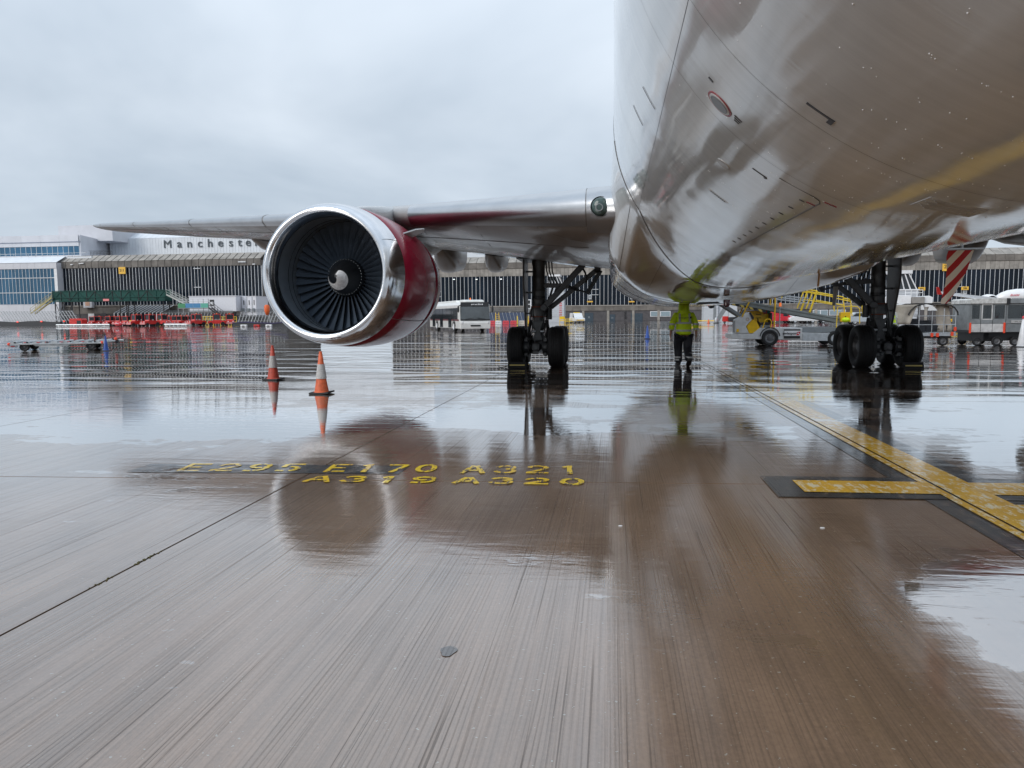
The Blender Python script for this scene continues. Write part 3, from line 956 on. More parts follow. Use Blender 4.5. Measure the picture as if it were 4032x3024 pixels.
ysec = [-28.1 + .0, -28.0, -27.7, -27.2, -26.5, -25.6, -24.6, -23.5, -22.5] + [-22.5 + 33.5 * i / 20 for i in range(1, 21)] + [11 + 15.5 * i / 12 for i in range(1, 13)]
na = 96
rings = [[fpt(y, 2 * PI * k / na, -.012) for k in range(na)] for y in ysec]
MB().loft(rings).build('fuselage', seam, jet, smooth=60)
# skin panels between frame joints and lap joints
brk = [v - AY_ for v in (-1.05, .6, 2.2, 4.18, 5.22, 8.75, 12.17, 16.2, 20.3, 24.4, 28.4, 32.4)]
angs = [-180, -130, -90, -57.1, 57.1, 90, 130, 180]
GAPY, GAPA = .0025, .0025 / FR
for y0, y1 in zip(brk[:-1], brk[1:]):
    for a0, a1 in zip(angs[:-1], angs[1:]):
        na_ = max(4, int((a1 - a0) / 1.5)); ny_ = 3
        P_, N_, U_ = [], [], []
        for i in range(ny_ + 1):
            y = y0 + GAPY + (y1 - y0 - 2 * GAPY) * i / ny_
            rp, rn, ru = [], [], []
            for j in range(na_ + 1):
                a = rad(a0) + GAPA + (rad(a1 - a0) - 2 * GAPA) * j / na_
                rp.append(fpt(y, a)); rn.append(Vector((math.sin(a), 0, -math.cos(a)))); ru.append((y, a * FR))
            P_.append(rp); N_.append(rn); U_.append(ru)
        grid_obj('skin_panel', P_, skin, jet, N_, U_)
# nose and tail shells
for ys in ([y for y in ysec if y < -22.4], [y for y in ysec if y > 10.9]):
    P_ = [[fpt(y, 2 * PI * k / na) for k in range(na + 1)] for y in ys]
    grid_obj('nose_cone' if ys[0] < 0 else 'tail_cone', P_, skin, jet, None, [[(y, 2 * PI * k / na * FR) for k in range(na + 1)] for y in ys])


def decal(name, y, adeg, outline, m, dr=.004, parent=jet):
    """flat marking or plate on the barrel; outline in metres (along y, around)"""
    a0 = rad(adeg)
    b = MB()
    n = len(outline)
    lo = [fpt(y + p[0], a0 + p[1] / FR, dr - .008) for p in outline]
    hi = [fpt(y + p[0], a0 + p[1] / FR, dr) for p in outline]
    b.add(lo + hi, [tuple(range(n, 2 * n))] + [(i, (i + 1) % n, n + (i + 1) % n, n + i) for i in range(n)])
    return b.build(name, m, parent)
def circ(r, n=28, ry=None): return [(r * math.cos(2 * PI * k / n), (ry or r) * math.sin(2 * PI * k / n)) for k in range(n)]
def rect(w, h, ox=0, oy=0): return [(ox - w / 2, oy - h / 2), (ox + w / 2, oy - h / 2), (ox + w / 2, oy + h / 2), (ox - w / 2, oy + h / 2)]
dk = lambda Y: Y - AY_
marking = mat('stencil_black', (.03, .03, .035), .4)
lightmark = mat('pale_stencil', (.52, .51, .50), .2, coat=.6)
pan = decal('access_panel', dk(4.955), -47.0, circ(.105), mat('marking_red', (.28, .02, .03), .25), .004)
decal('panel_ring', dk(4.955), -47.0, circ(.088), mat('marking_white', (.62, .62, .62), .25), .007, pan)
decal('panel_disc', dk(4.955), -47.0, circ(.074), mat('panel_grey', (.15, .155, .16), .25), .010, pan)
decal('corner_mark', dk(3.99), -35.9, [(-.012, -.085), (.008, -.085), (.008, .055), (.06, .055), (.06, .085), (-.012, .085)], marking)
decal('corner_mark', dk(5.58), -35.8, [(-.006, -.06), (.006, -.06), (.006, .04), (.03, .045), (.04, .06), (.02, .07), (-.006, .06)], marking)
for k in range(3): decal('stencil_text', dk(4.90 + .035 * k), -43.5, rect(.010, .065 - .012 * k), marking)
decal('stencil_text', dk(4.75), -49.8, rect(.02, .04), marking)
decal('round_mark', dk(6.01), -41.4, circ(.075, 20, .06), lightmark)
pl = decal('stencil_plate', dk(7.05), -38.4, rect(.05, .22), lightmark)
for k in range(8): decal('stencil_text', dk(7.05), -40.1 + .5 * k, rect(.03, .012), marking, .007, pl)
pl = decal('placard', dk(4.61), -13.5, rect(.30, .34), skin2, .003)
for k in range(9): decal('placard_text', dk(4.49 + .03 * k), -13.5, rect(.010, .30 - .05 * (k % 3)), lightmark, .006, pl)
for k in range(10):
    decal('vent_slot', dk(5.65 + 3.02 * (k / 9) ** 1.0), -27.4, circ(.011, 12, .022), marking)
decal('red_mark', dk(5.42), -24.0, rect(.02, .09), mat('marking_red', (.28, .02, .03)))
decal('red_mark', dk(5.62), -26.0, rect(.02, .07), mat('marking_red', (.28, .02, .03)))
# cargo door edge along the lower lap joint, raised a little
b = MB()
b.beam(fpt(dk(5.5), rad(-25.2), .004), fpt(dk(8.8), rad(-25.2), .004), .007, .006)
b.tube([fpt(dk(5.5), rad(-25.2), .003), fpt(dk(5.43), rad(-25.8), .003), fpt(dk(5.40), rad(-27), .003), fpt(dk(5.40), rad(-33), .002)], .003, 5)
b.build('cargo_door_seal', seam, jet)
for Y, a0, a1 in ((6.6, -64, -59), (7.6, -67, -62)):       # small drip edges on the upper side
    MB().tube([fpt(dk(Y), rad(a0 + (a1 - a0) * k / 5), .004) for k in range(6)], .0022, 5).build('drip_strip', marking, jet)
# rivet rows and hanging rain drops
dropm = mat('water_drop', (.9, .92, .95), .02, trans=.0, spec=1.0, var=0)
b = MB()
for k in range(300):
    fr = rnd.choice([2.6, 2.95, 3.3, 3.65, 4.0, 4.35, 4.7, 5.05, 5.4, 5.75, 6.1, 6.5, 7.0])
    y = dk(fr + rnd.gauss(0, .012)); a = rad(rnd.triangular(-48, 12, -25) if rnd.random() < .8 else rnd.uniform(-55, 20))
    p = fpt(y, a); nrm_ = Vector((math.sin(a), 0, -math.cos(a))); r = rnd.uniform(.0022, .0048)
    t1 = Vector((0, 1, 0)); t2 = nrm_.cross(t1)
    rg = [[p + (t1 * math.cos(2 * PI * q / 6) + t2 * math.sin(2 * PI * q / 6)) * r * f + nrm_ * r * h for q in range(6)] for f, h in ((1, -.1), (.85, .45), (.3, .75))]
    b.loft(rg, cap=False)
    b.add(rg[-1], [tuple(range(6))])
b.build('rain_drops', dropm, jet, smooth=80)['kind'] = 'stuff'

# wing-to-body fairing: grows out of the barrel, flush along its front edge
def fp(f, a, dr=0):
    """f 0..1 along the fairing, a angle from the keel"""
    ad = abs(math.degrees(a))
    Y0 = 15.9 - min(3.75, max(0, (ad - 18) / 38 * 3.75))
    Y = Y0 + (31.8 - Y0) * f
    gl_ = 4.2 - 1.3 * min(1, max(0, (ad - 30) / 35))
    k = min(1, max(0, (Y - Y0) / gl_)); k = k * k * (3 - 2 * k)
    kt = min(1, max(0, (100 - ad) / 25)); k *= kt * kt * (3 - 2 * kt)
    e = min(1, max(0, (Y - 25.5) / 6.2)); k *= 1 - e * e * (3 - 2 * e)
    n = 2.35; w, zc, h = 2.66, 3.0, 1.31
    t = -PI / 2 + a
    c, s_ = math.cos(t), math.sin(t)
    q = Vector((math.copysign(abs(c) ** (2 / n), c) * w, 0, zc + math.copysign(abs(s_) ** (2 / n), s_) * h))
    b_ = Vector((FR * math.sin(a), 0, FZ - FR * math.cos(a)))
    if q.x ** 2 + (q.z - FZ) ** 2 < FR * FR: q = b_
    p = b_.lerp(q, k)
    nrm_ = Vector((math.sin(a), 0, -math.cos(a)))
    p = p + nrm_ * (.004 + dr)
    return Vector((p.x, Y - AY_, p.z))
fs = [(i / 52) ** 1.15 for i in range(53)]
ts = [rad(-100 + 200 * j / 96) for j in range(97)]
P_ = [[fp(f, a) for a in ts] for f in fs]
grid_obj('wing_body_fairing', P_, skin2, jet, None, [[(fp(f, a).y, a * 2.5) for a in ts] for f in fs])
MB().tube([fp(0, a, -.002) for a in ts[8:-8]], .008, 5).build('fairing_seam', seam, jet)
for f in (.22, .42, .62):
    MB().tube([fp(f, a, .001) for a in ts[8:-8]], .005, 5).build('fairing_seam', seam, jet)
for ad_ in (-62, -38, 30):
    MB().tube([fp(f, rad(ad_), .001) for f in fs[2:48]], .004, 5).build('fairing_seam', seam, jet)
pf = lambda u, v, Y: A(u, v, Y) - Vector((AX_, AY_, 0))
# ventral bits: beacon, blade antennas, drain mast, air outlet
bc = pf(2862, 1150, 18.0)
MB().lathe([(0.02, .075), (-.03, .078), (-.12, .07), (-.155, .04), (-.16, .001)], (bc.x, bc.y, 1.76), 'Z', 16).build('beacon_light', mat('dark_red_glass', (.10, .004, .01), .1, spec=.8), jet, smooth=50)
def blade(p, h, c, m, w=.03, sweep=.05, name='blade_antenna'):
    b = MB()
    sec = lambda z, k: [(p[0] + (w / 2) * s_, p[1] + sweep * (1 - z / h) + y * k, p[2] - h + z) for s_, y in ((0, -c / 2), (1, -c * .1), (0, c / 2), (-1, -c * .1))]
    b.loft([sec(0, .5), sec(h, 1)])
    return b.build(name, m, jet)
q = pf(3225, 1105, 11.2); blade((q.x, q.y, 2.03), .20, .09, mat('antenna_ochre', (.33, .17, .05), .5))
q = pf(3292, 1105, 15.0); blade((q.x, q.y, 1.95), .36, .34, grey, .07, .1, 'drain_mast')
q = pf(2790, 1147, 18.2)
MB().prism([(-.26, 0), (.28, .03), (.22, .07), (-.2, .06)], 0, .3).build('air_outlet', marking, jet, loc=(q.x, q.y, 1.668))

# wings -----------------------------------------------------------------------
SECT = [(2.2, -8.15, 3.38, 3.2, 2.98, 1.36), (2.75, -7.95, 3.40, 3.1, 3.00, 1.30), (3.6, -7.4, 3.455, 3.05, 3.10, 1.18), (5.0, -6.4, 3.575, 2.95, 3.30, 1.02), (6.5, -5.35, 3.70, 2.85, 3.48, .88),
        (8.0, -4.3, 3.83, 2.8, 3.66, .78), (11, -2.25, 4.08, 3.75, 3.95, .62), (14, -.2, 4.34, 4.85, 4.22, .50), (19, 3.15, 4.78, 6.75, 4.68, .34), (22.6, 5.6, 5.12, 8.1, 5.06, .24), (23.4, 6.25, 5.19, 8.35, 5.15, .16), (23.75, 7.0, 5.22, 8.5, 5.2, .05)]


def sect(x):
    x = max(SECT[0][0], min(SECT[-1][0], x))
    for s0, s1 in zip(SECT[:-1], SECT[1:]):
        if s0[0] <= x <= s1[0]:
            k = (x - s0[0]) / (s1[0] - s0[0]); return [a + (c - a) * k for a, c in zip(s0, s1)]
def naca(c): return 5 * (.2969 * math.sqrt(c) - .126 * c - .3516 * c * c + .2843 * c ** 3 - .1036 * c ** 4)
def wpt(x, c, side, sg, off=0):     # c: chord fraction, side +1 upper
    _, yl, zl, yt, zt_, t_ = sect(x)
    z = zl + (zt_ - zl) * c + side * (t_ * naca(c) * (1.06 if side > 0 else .94) + off)
    return Vector((sg * x, yl + (yt - yl) * c - off * (1 if c < .02 else 0), z))
cs_ = [0, .002, .006, .012, .022, .04, .07, .11, .16, .23, .32, .42, .54, .66, .78, .9, 1.0]
def wing(sg):
    xs = [2.2, 2.75, 3.6, 4.3, 5.0, 5.8, 6.5, 7.2, 8.0, 9.5, 11, 12.5, 14, 16.5, 19, 21, 22.6, 23.0, 23.4, 23.75]
    loop = [(c, 1) for c in reversed(cs_)] + [(c, -1) for c in cs_[1:]]
    P_ = [[wpt(x, c, sd, sg) for c, sd in loop] for x in xs]
    U_ = [[(x * .3, wpt(x, c, sd, sg).y * .6) for c, sd in loop] for x in xs]
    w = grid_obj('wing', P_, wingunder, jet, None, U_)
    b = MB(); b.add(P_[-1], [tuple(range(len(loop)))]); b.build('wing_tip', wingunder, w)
    # slats: bright metal along the leading edge
    for (xa, xb) in ((3.02, 7.15), (8.75, 12.4), (12.46, 16.2), (16.26, 19.9), (19.96, 23.2)):
        xs2 = [xa + (xb - xa) * i / 8 for i in range(9)]
        lp2 = [(c, 1) for c in (.16, .11, .07, .04, .022, .012, .006, .002)] + [(0, 1)] + [(c, -1) for c in (.002, .006, .012, .022, .036)]
        P2 = [[wpt(x, c, sd, sg, .009) for c, sd in lp2] for x in xs2]
        grid_obj('slat', P2, chrome2, w)
    # root leading-edge cap with the landing light
    xs2 = [2.25, 2.5, 2.75, 3.0]
    P2 = [[wpt(x, c, sd, sg, .010) for c, sd in [(c, 1) for c in (.16, .11, .07, .04, .022, .012, .006, .002, 0)] + [(c, -1) for c in (.002, .006, .012, .022, .04, .06)]] for x in xs2]
    grid_obj('root_cap', P2, chrome2, w)
    lx = 2.74; p = wpt(lx, 0, 1, sg)
    lens = MB().lathe([(-.070, .001), (-.065, .06), (-.05, .11), (-.02, .15), (.05, .165), (.14, .168)], (p.x, p.y + .0, p.z - .02), 'Y', 28).build('landing_light', mat('lens_green_glass', (.06, .10, .095), .05, spec=.6, var=.3, vscale=8), w, smooth=60)
    MB().lathe([(-.070, .050), (-.074, .06), (-.066, .07)], (p.x + .02 * sg, p.y, p.z - .05), 'Y', 24).build('lamp_ring', grey, lens, smooth=60)
    MB().lathe([(.05, .17), (.02, .178), (.05, .186), (.14, .186)], (p.x, p.y, p.z - .02), 'Y', 32).build('lens_rim', steel, lens, smooth=60)
    # flaps, panels under the wing and flap track fairings
    for xa, xb in ((2.9, 6.9), (9.2, 17.5)):
        P2 = [[wpt(x, c, -1, sg, .012) + Vector((0, 0, -.02)) for c in (.80, .88, .95, 1.0)] for x in [xa + (xb - xa) * i / 8 for i in range(9)]]
        grid_obj('flap', P2, skin_mat('flap_skin', (.5, .5, .5), .2, False) if 'flap' not in MATS else MATS['flap'], w, None, [[(i * .3, j * .6) for j in range(4)] for i in range(9)])
    for x, ln, dp, wd in ((6.35, 2.0, .62, .62), (7.9, 2.6, .80, .80), (15.4, 2.6, .42, .40), (11.8, 2.6, .45, .42)):
        _, yl, zl, yt, zt_, t_ = sect(x)
        rg = []
        for k in range(11):
            f = k / 10; y = yt - ln * .62 + ln * f
            hh = dp * min(1, f * 2.1 + .05) ** .7 * (1 - .35 * max(0, f - .6)); ww = wd * min(1, f * 2.4 + .06) ** .6
            z0 = zt_ + .06
            rg.append([Vector((sg * x + math.copysign(abs(math.cos(a)) ** .6, math.cos(a)) * ww / 2, y, z0 - .05 + math.copysign(abs(math.sin(a)) ** .75, math.sin(a)) * hh * (1 if math.sin(a) < 0 else .25))) for a in [2 * PI * q / 20 for q in range(20)]])
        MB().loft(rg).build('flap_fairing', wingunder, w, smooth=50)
    for xx in (4.0, 5.4, 6.9, 9.8, 12.5, 15, 18):
        MB().tube([wpt(xx, c, -1, sg, .001) for c in (.04, .11, .23, .42, .66, .8)], .007, 4).build('panel_seam', seam, w)
    MB().tube([wpt(3 + (22 - 3) * k / 20, .16, -1, sg, .001) for k in range(21)], .007, 4).build('panel_seam', seam, w)
    return w
wl = wing(-1); wr = wing(1)

# engines ---------------------------------------------------------------------
def engine(sg):
    ex, ey = sg * 7.93, -8.02
    ez = A(1298, 1074, AY_ - 8).z
    TOE = rad(2.0) * (-sg)
    root = bpy.data.objects.new('engine', None); COL.objects.link(root); root.parent = jet
    root.location = (ex, ey, ez); root.scale = (1.025,) * 3; root.rotation_euler = (rad(-1.5), 0, TOE * -1)
    n = 96
    # polished intake lip: outer skin, rounded highlight and inner throat
    MB().lathe([(.66, 1.352), (.50, 1.342), (.34, 1.325), (.20, 1.300), (.10, 1.268), (.04, 1.234), (.010, 1.200), (0, 1.172), (.010, 1.145), (.04, 1.118), (.10, 1.092), (.18, 1.076), (.26, 1.070), (.32, 1.070)], n=n).build('intake_lip', chrome, root, smooth=60)
    MB().lathe([(.662, 1.352), (.668, 1.344), (.675, 1.353), (1.2, 1.378), (1.8, 1.392), (2.4, 1.375), (2.85, 1.335)], n=n).build('fan_cowl', crimson, root, smooth=60)
    MB().lathe([(2.855, 1.334), (2.862, 1.327), (2.87, 1.335), (3.3, 1.285), (3.8, 1.19), (4.15, 1.09), (4.12, 1.05), (3.4, 1.1)], n=n).build('reverser_cowl', crimson, root, smooth=60)
    MB().lathe([(3.4, .85), (4.2, .80), (5.2, .56), (5.75, .44), (5.7, .40), (5.2, .42)], n=48).build('core_nozzle', mat('nozzle_metal', (.25, .22, .2), .4, .8), root, smooth=60)
    MB().lathe([(5.2, .36), (5.9, .24), (6.4, .05), (6.42, .001)], n=32).build('exhaust_plug', MATS['nozzle_metal'], root, smooth=60)
    MB().lathe([(.325, 1.070), (.45, 1.074), (.6, 1.082), (.8, 1.095), (1.0, 1.105), (1.2, 1.108), (1.45, 1.108)], n=n).build('intake_duct', liner, root, smooth=60)
    for yy, rr in ((.326, 1.069), (.80, 1.094), (1.0, 1.104)):
        MB().lathe([(yy - .012, rr), (yy, rr - .006), (yy + .012, rr)], n=n).build('duct_seam', black, root, smooth=60)
    MB().lathe([(1.45, 1.108), (1.45, .3)], n=48).build('stator_backing', black, root)
    # fan: 38 twisted blades, spinner with white swirl
    bl = MB(); sec = []
    for k in range(8):
        f = k / 7; r = .375 + (1.100 - .375) * f
        ang = rad(28 + 34 * f); ch = .20 + .10 * f; lean = .10 * f * f
        q = []
        for (c, th) in ((-.5, 0), (-.2, .020), (.2, .020), (.5, 0), (.2, -.008), (-.2, -.008)):
            a = c * ch
            yy = -a * math.cos(ang) * -1 + th * math.sin(ang); tt = a * math.sin(ang) + th * math.cos(ang) + lean * .35
            q.append(Vector((r * math.sin(tt / r), yy, r * math.cos(tt / r))))
        sec.append(q)
    bl.loft(sec)
    bme = bl.mesh('fan_blade', fanmat, 50)
    NB = 38
    for k in range(NB):
        o = put('fan_blade', bme, root, (0, 1.18, 0)); o.rotation_euler = (0, 2 * PI * k / NB + .04, 0)
    sp = MB().lathe([(.54, .001), (.55, .025), (.58, .065), (.67, .15), (.81, .25), (.96, .33), (1.08, .372), (1.24, .39)], n=48).build('spinner', mat('spinner_black', (.010, .011, .013), .3, spec=.6, coat=.5, var=.2, vscale=20), root, smooth=60)
    b = MB()
    for k in range(38):
        a = 2 * PI * k / 38; b.ball((.345 * math.cos(a), 1.005, .345 * math.sin(a)), .010, 6, 4)
    b.build('spinner_bolts', steel, sp)
    # comma swirl lying on the cone
    prof = [(.54, .001), (.55, .025), (.58, .065), (.67, .15), (.81, .25), (.96, .33), (1.08, .372)]
    def cone_y(r):
        for (y0, r0), (y1, r1) in zip(prof[:-1], prof[1:]):
            if r0 <= r <= r1: return y0 + (y1 - y0) * (r - r0) / (r1 - r0)
        return 1.08
    inner, outer = [], []
    for k in range(41):
        f = k / 40
        a = rad(72 - 275 * f)
        if f < .55:
            g_ = f / .55; ro = .10 + .15 * g_; ri = .004 + .035 * g_
        else:
            g_ = (f - .55) / .45; ro = .25 + .115 * g_; ri = .039 + (.355 - .039) * g_ ** .8
        for lst, r in ((outer, ro), (inner, min(ri, ro - .002))): lst.append((a, r))
    b = MB(); V = []; nsub = 7
    for (a, ro), (_, ri) in zip(outer, inner):
        for q in range(nsub):
            r = ri + (ro - ri) * q / (nsub - 1); V.append((r * math.cos(a), cone_y(r) - .006, r * math.sin(a)))
    b.add(V, [(i * nsub + j, i * nsub + j + 1, (i + 1) * nsub + j + 1, (i + 1) * nsub + j) for i in range(40) for j in range(nsub - 1)])
    b.build('spinner_swirl', mat('swirl_white', (.9, .9, .91), .5, var=.3, vscale=14), sp, smooth=60)
    # lip joint lines
    for a in (rad(28), rad(225)):
        MB().tube([(math.cos(a) * r, y, math.sin(a) * r) for y, r in ((.66, 1.355), (.34, 1.328), (.20, 1.301), (.10, 1.265), (.04, 1.225), (.01, 1.185), (0, 1.152))], .005, 4).build('lip_seam', seam, root)
    MB().tube([(math.cos(rad(-38)) * r, y, math.sin(rad(-38)) * r) for y, r in ((.7, 1.352), (1.2, 1.381), (1.8, 1.395), (2.4, 1.378), (2.85, 1.338), (3.3, 1.288), (3.8, 1.193))], .006, 4).build('cowl_seam', seam, root)
    # strake on the inboard shoulder
    a = rad(40) if sg < 0 else rad(140)
    er = Vector((math.cos(a), 0, math.sin(a)))
    et = Vector((-math.sin(a), 0, math.cos(a)))
    st = [er * 1.37 + Vector((0, 1.45, 0)), er * 1.37 + Vector((0, 2.05, 0)), er * 1.62 + Vector((0, 2.30, 0)), er * 1.67 + Vector((0, 2.20, 0)), er * 1.58 + Vector((0, 1.85, 0))]
    b = MB(); b.add([p + et * .014 for p in st] + [p - et * .014 for p in st], [(0, 1, 2, 3, 4), (9, 8, 7, 6, 5)] + [(i, (i + 1) % 5, 5 + (i + 1) % 5, 5 + i) for i in range(5)])
    b.build('strake', mat('strake_grey', (.40, .40, .40), .3), root)
    # pylon
    rg = []
    for y, z0, z1, w in ((1.35, 1.28, 1.40, .10), (2.0, 1.2, 1.55, .36), (3.0, 1.0, 1.72, .44), (3.9, .8, 1.86, .46), (5.2, .7, 1.75, .46), (7.4, 1.1, 1.7, .30), (8.6, 1.45, 1.62, .08)):
        rg.append([Vector((math.copysign(abs(math.cos(t)) ** .6, math.cos(t)) * w / 2, y, (z0 + z1) / 2 + math.copysign(abs(math.sin(t)) ** .6, math.sin(t)) * (z1 - z0) / 2)) for t in [2 * PI * k / 20 for k in range(20)]])
    MB().loft(rg).build('pylon', mat('pylon_grey', (.42, .43, .43), .25, coat=.5), root, smooth=50)
    return root
engine(-1); engine(1)

# main landing gear -----------------------------------------------------------
def tyre_mesh(R=.57, w=.44):
    prof = [(-.30 * w, .30), (-.40 * w, .33), (-.47 * w, R * .70), (-.50 * w, R * .83), (-.46 * w, R * .92), (-.36 * w, R * .975)]
    x = -.33 * w
    for gx in (-.22, -.07, .07, .22):
        prof += [((gx - .025) * w, R), ((gx - .018) * w, R - .012), ((gx + .018) * w, R - .012), ((gx + .025) * w, R)]
    prof += [(-p[0], p[1]) for p in reversed(prof[:6])]
    prof = sorted(prof[:6], key=lambda p: 0) + prof[6:]
    return MB().lathe(prof, axis='X', n=48).mesh('tyre', rubber, 40)
tyme = tyre_mesh()
rim = MB()
rim.lathe([(-.14, .315), (-.15, .30), (-.10, .27), (-.06, .22), (-.10, .13), (-.13, .09), (-.13, .001)], axis='X', n=32)
rim.lathe([(.14, .315), (.15, .30), (.10, .27), (.06, .22), (.10, .13), (.13, .09), (.13, .001)], axis='X', n=32)
for k in range(8):
    a = 2 * PI * k / 8; rim.ball((-.085, .175 * math.cos(a), .175 * math.sin(a)), (.02, .028, .028), 6, 4); rim.ball((.085, .175 * math.cos(a), .175 * math.sin(a)), (.02, .028, .028), 6, 4)
rimme = rim.mesh('wheel_rim', hubm, 40)


def main_gear(sg):
    r_ = bpy.data.objects.new('main_landing_gear', None); COL.objects.link(r_); r_.parent = jet; r_.location = (sg * 4.65, 0, 0)
    HZ, WB, TW = .555, .71, .572
    for y in (-WB, WB):
        for x in (-TW, TW):
            put('tyre', tyme, r_, (x, y, HZ)); put('wheel_rim', rimme, r_, (x, y, HZ))
        MB().tube([(-TW - .1, y, HZ), (TW + .1, y, HZ)], .075, 14).build('axle', gearpaint, r_, smooth=40)
        for x in (-.27, .27):
            MB().lathe([(-.09, .20), (-.08, .235), (.08, .235), (.09, .20)], (x, y, HZ), 'X', 24).build('brake', geardark, r_, smooth=40)
            MB().tube([(x, y - .1, HZ + .28), (x, y - .14, HZ), (x, y - .1, HZ - .26)], .035, 8).build('brake_rod', gearpaint, r_, smooth=40)
            b = MB()
            for dz in (-.2, 0, .2): b.box((x, y - .24, HZ + dz), (.09, .10, .085))
            b.build('brake_piston', gearpaint, r_, bevel=.012)
    MB().loft([[Vector((math.cos(t) * a, y, HZ + math.sin(t) * c)) for t in [2 * PI * k / 16 for k in range(16)]] for y, a, c in ((-.92, .11, .11), (-.86, .15, .15), (-.55, .13, .14), (0, .18, .22), (.55, .13, .14), (.86, .15, .15), (.92, .11, .11))]).build('bogie_beam', geardark, r_, smooth=50)
    MB().box((0, -.94, HZ), (.20, .06, .17)).box((0, -.96, HZ - .15), (.16, .08, .09)).lathe([(-1.0, .001), (-1.0, .07), (-.96, .07)], (0, 0, HZ), 'Y', 14).build('towing_lug', gearpaint, r_, bevel=.015)
    # shock strut in stacked sleeves
    st = [(.62, .15), (.80, .17), (.88, .14), (1.02, .135), (1.06, .20), (1.14, .215), (1.22, .20), (1.24, .165), (1.40, .165), (1.42, .25), (1.50, .26), (1.60, .25), (1.66, .235), (1.70, .20), (1.86, .19), (1.90, .205), (1.94, .19), (2.10, .185), (2.14, .20), (2.18, .185), (2.44, .18), (2.48, .195), (2.54, .18), (2.86, .18), (2.9, .2), (3.5, .2)]
    MB().lathe([(z, r) for z, r in st], (0, 0, 0), 'Z', 28).build('shock_strut', gearpaint, r_, smooth=40)
    MB().lathe([(1.88, .192), (1.99, .192)], (0, 0, 0), 'Z', 28).build('strut_band', black, r_)
    MB().lathe([(1.385, .258), (1.415, .258)], (0, 0, 0), 'Z', 28).lathe([(1.67, .243), (1.70, .243)], (0, 0, 0), 'Z', 28).build('strut_ring', brassy, r_)
    # torque links, front side
    t = MB()
    t.prism([(-.16, 1.28), (.16, 1.28), (.06, .98), (-.06, .98)], -.32, -.25)
    t.prism([(-.06, 1.0), (.06, 1.0), (.14, .72), (-.14, .72)], -.33, -.26)
    t.build('torque_link', gearpaint, r_, bevel=.012)
    MB().tube([(-.17, -.26, .98), (.17, -.26, .98)], .045, 10).build('torque_link_pin', steel, r_, smooth=40)
    for x in (-.28, .28): MB().tube([(x * .8, -.05, 1.3), (x, -.12, 1.05), (x * .9, -.25, .80)], .05, 8).build('levelling_jack', geardark, r_, smooth=40)
    # folding side brace: two parallel beams rising inboard, locked by a strut
    k = -sg
    MB().beam((k * .16, -.14, 1.66), (k * 1.30, -.14, 2.88), .15, .17).tube([(k * .16, -.25, 1.66), (k * .16, -.03, 1.66)], .10, 12).build('side_brace', gearpaint, r_, bevel=.02)
    MB().beam((k * .32, .22, 1.66), (k * 1.74, .22, 2.80), .13, .14).build('drag_brace', gearpaint, r_, bevel=.02)
    MB().beam((k * .12, -.05, 2.30), (k * .80, -.10, 2.28), .10, .13).tube([(k * .80, -.2, 2.28), (k * .80, .05, 2.28)], .085, 12).build('lock_link', gearpaint, r_, bevel=.015)
    MB().beam((k * .80, .0, 2.28), (k * 1.12, .15, 2.16), .07, .09).beam((k * 1.12, .15, 2.16), (k * 1.42, .2, 2.08), .05, .05).beam((k * 1.38, .2, 2.05), (k * 1.78, .2, 2.72), .09, .12).build('lock_strut', geardark, r_, bevel=.01)
    MB().tube([(k * 1.26, -.1, 2.78), (k * 1.34, 0, 2.65), (k * 1.37, .05, 2.5), (k * 1.37, .1, 2.36)], .028, 8).build('brace_hose', black, r_, smooth=40)
    MB().tube([(k * 1.6, .15, 2.78), (k * 1.78, .15, 2.78)], .11, 12).build('brace_pivot', geardark, r_, smooth=40)
    MB().beam((k * .30, .1, 1.66), (k * .52, .1, 2.25), .07, .07).beam((k * .22, .1, 1.7), (k * .40, .1, 2.25), .06, .06).build('retract_link', geardark, r_)
    MB().tube([(k * .30, -.02, 1.32), (k * .30, -.02, 1.66)], .085, 12).build('hydraulic_cylinder', geardark, r_, smooth=40)
    # hoses and pipes
    for (a, c, d) in ((.22, 3.0, .34), (.30, 3.0, .45), (.38, 3.05, .55)):
        MB().tube([(k * a, -.1, c), (k * (a + .02), -.12, 2.7), (k * (a + .1), -.12, 2.45), (k * d, -.1, 2.32)], .022, 6).build('hydraulic_pipe', black, r_, smooth=40)
    for (x, y0) in ((-.2, -.12), (.2, -.15), (-.13, -.18), (.14, -.2)):
        MB().tube([(x, y0, 1.7), (x * 1.15, y0 - .05, 1.4), (x * 1.3, y0 - .1, 1.1), (x * 1.5, y0 - .12, .9), (x * 1.4, y0 - .3, .72)], .014, 6).build('brake_hose', black, r_, smooth=40)
    # strut door on the outboard side
    o = sg
    d = MB(); d.prism([(-.50, 3.15), (.38, 3.15), (.38, 1.5), (.22, 1.06), (-.02, 1.02), (-.55, 2.35)], o * .36, o * .41, 'YZ')
    d.build('gear_door', mat('gear_door_grey', (.11, .112, .115), .4), r_, bevel=.01)
    for z in (1.5, 2.1, 2.7): MB().beam((o * .17, -.02, z), (o * .37, -.02, z), .05, .05).build('door_link', gearpaint, r_)
    return r_
main_gear(-1); main_gear(1)
for sg in (-1, 1):
    b = MB(); b.bb(sg * 4.0, sg * 5.2, -.8, .9, 3.02, 3.06); b.build('wheel_bay', black, jet)

# ------------------------------------------------------------------ things on the apron
conewhite = mat('scuffed_reflective_white', (.42, .41, .40), .6, var=.5, vscale=60)
coneor = mat('cone_orange', (.60, .115, .04), .5, var=.3, vscale=14)
coneor2 = mat('cone_dull_red', (.42, .06, .035), .5, var=.3, vscale=14)


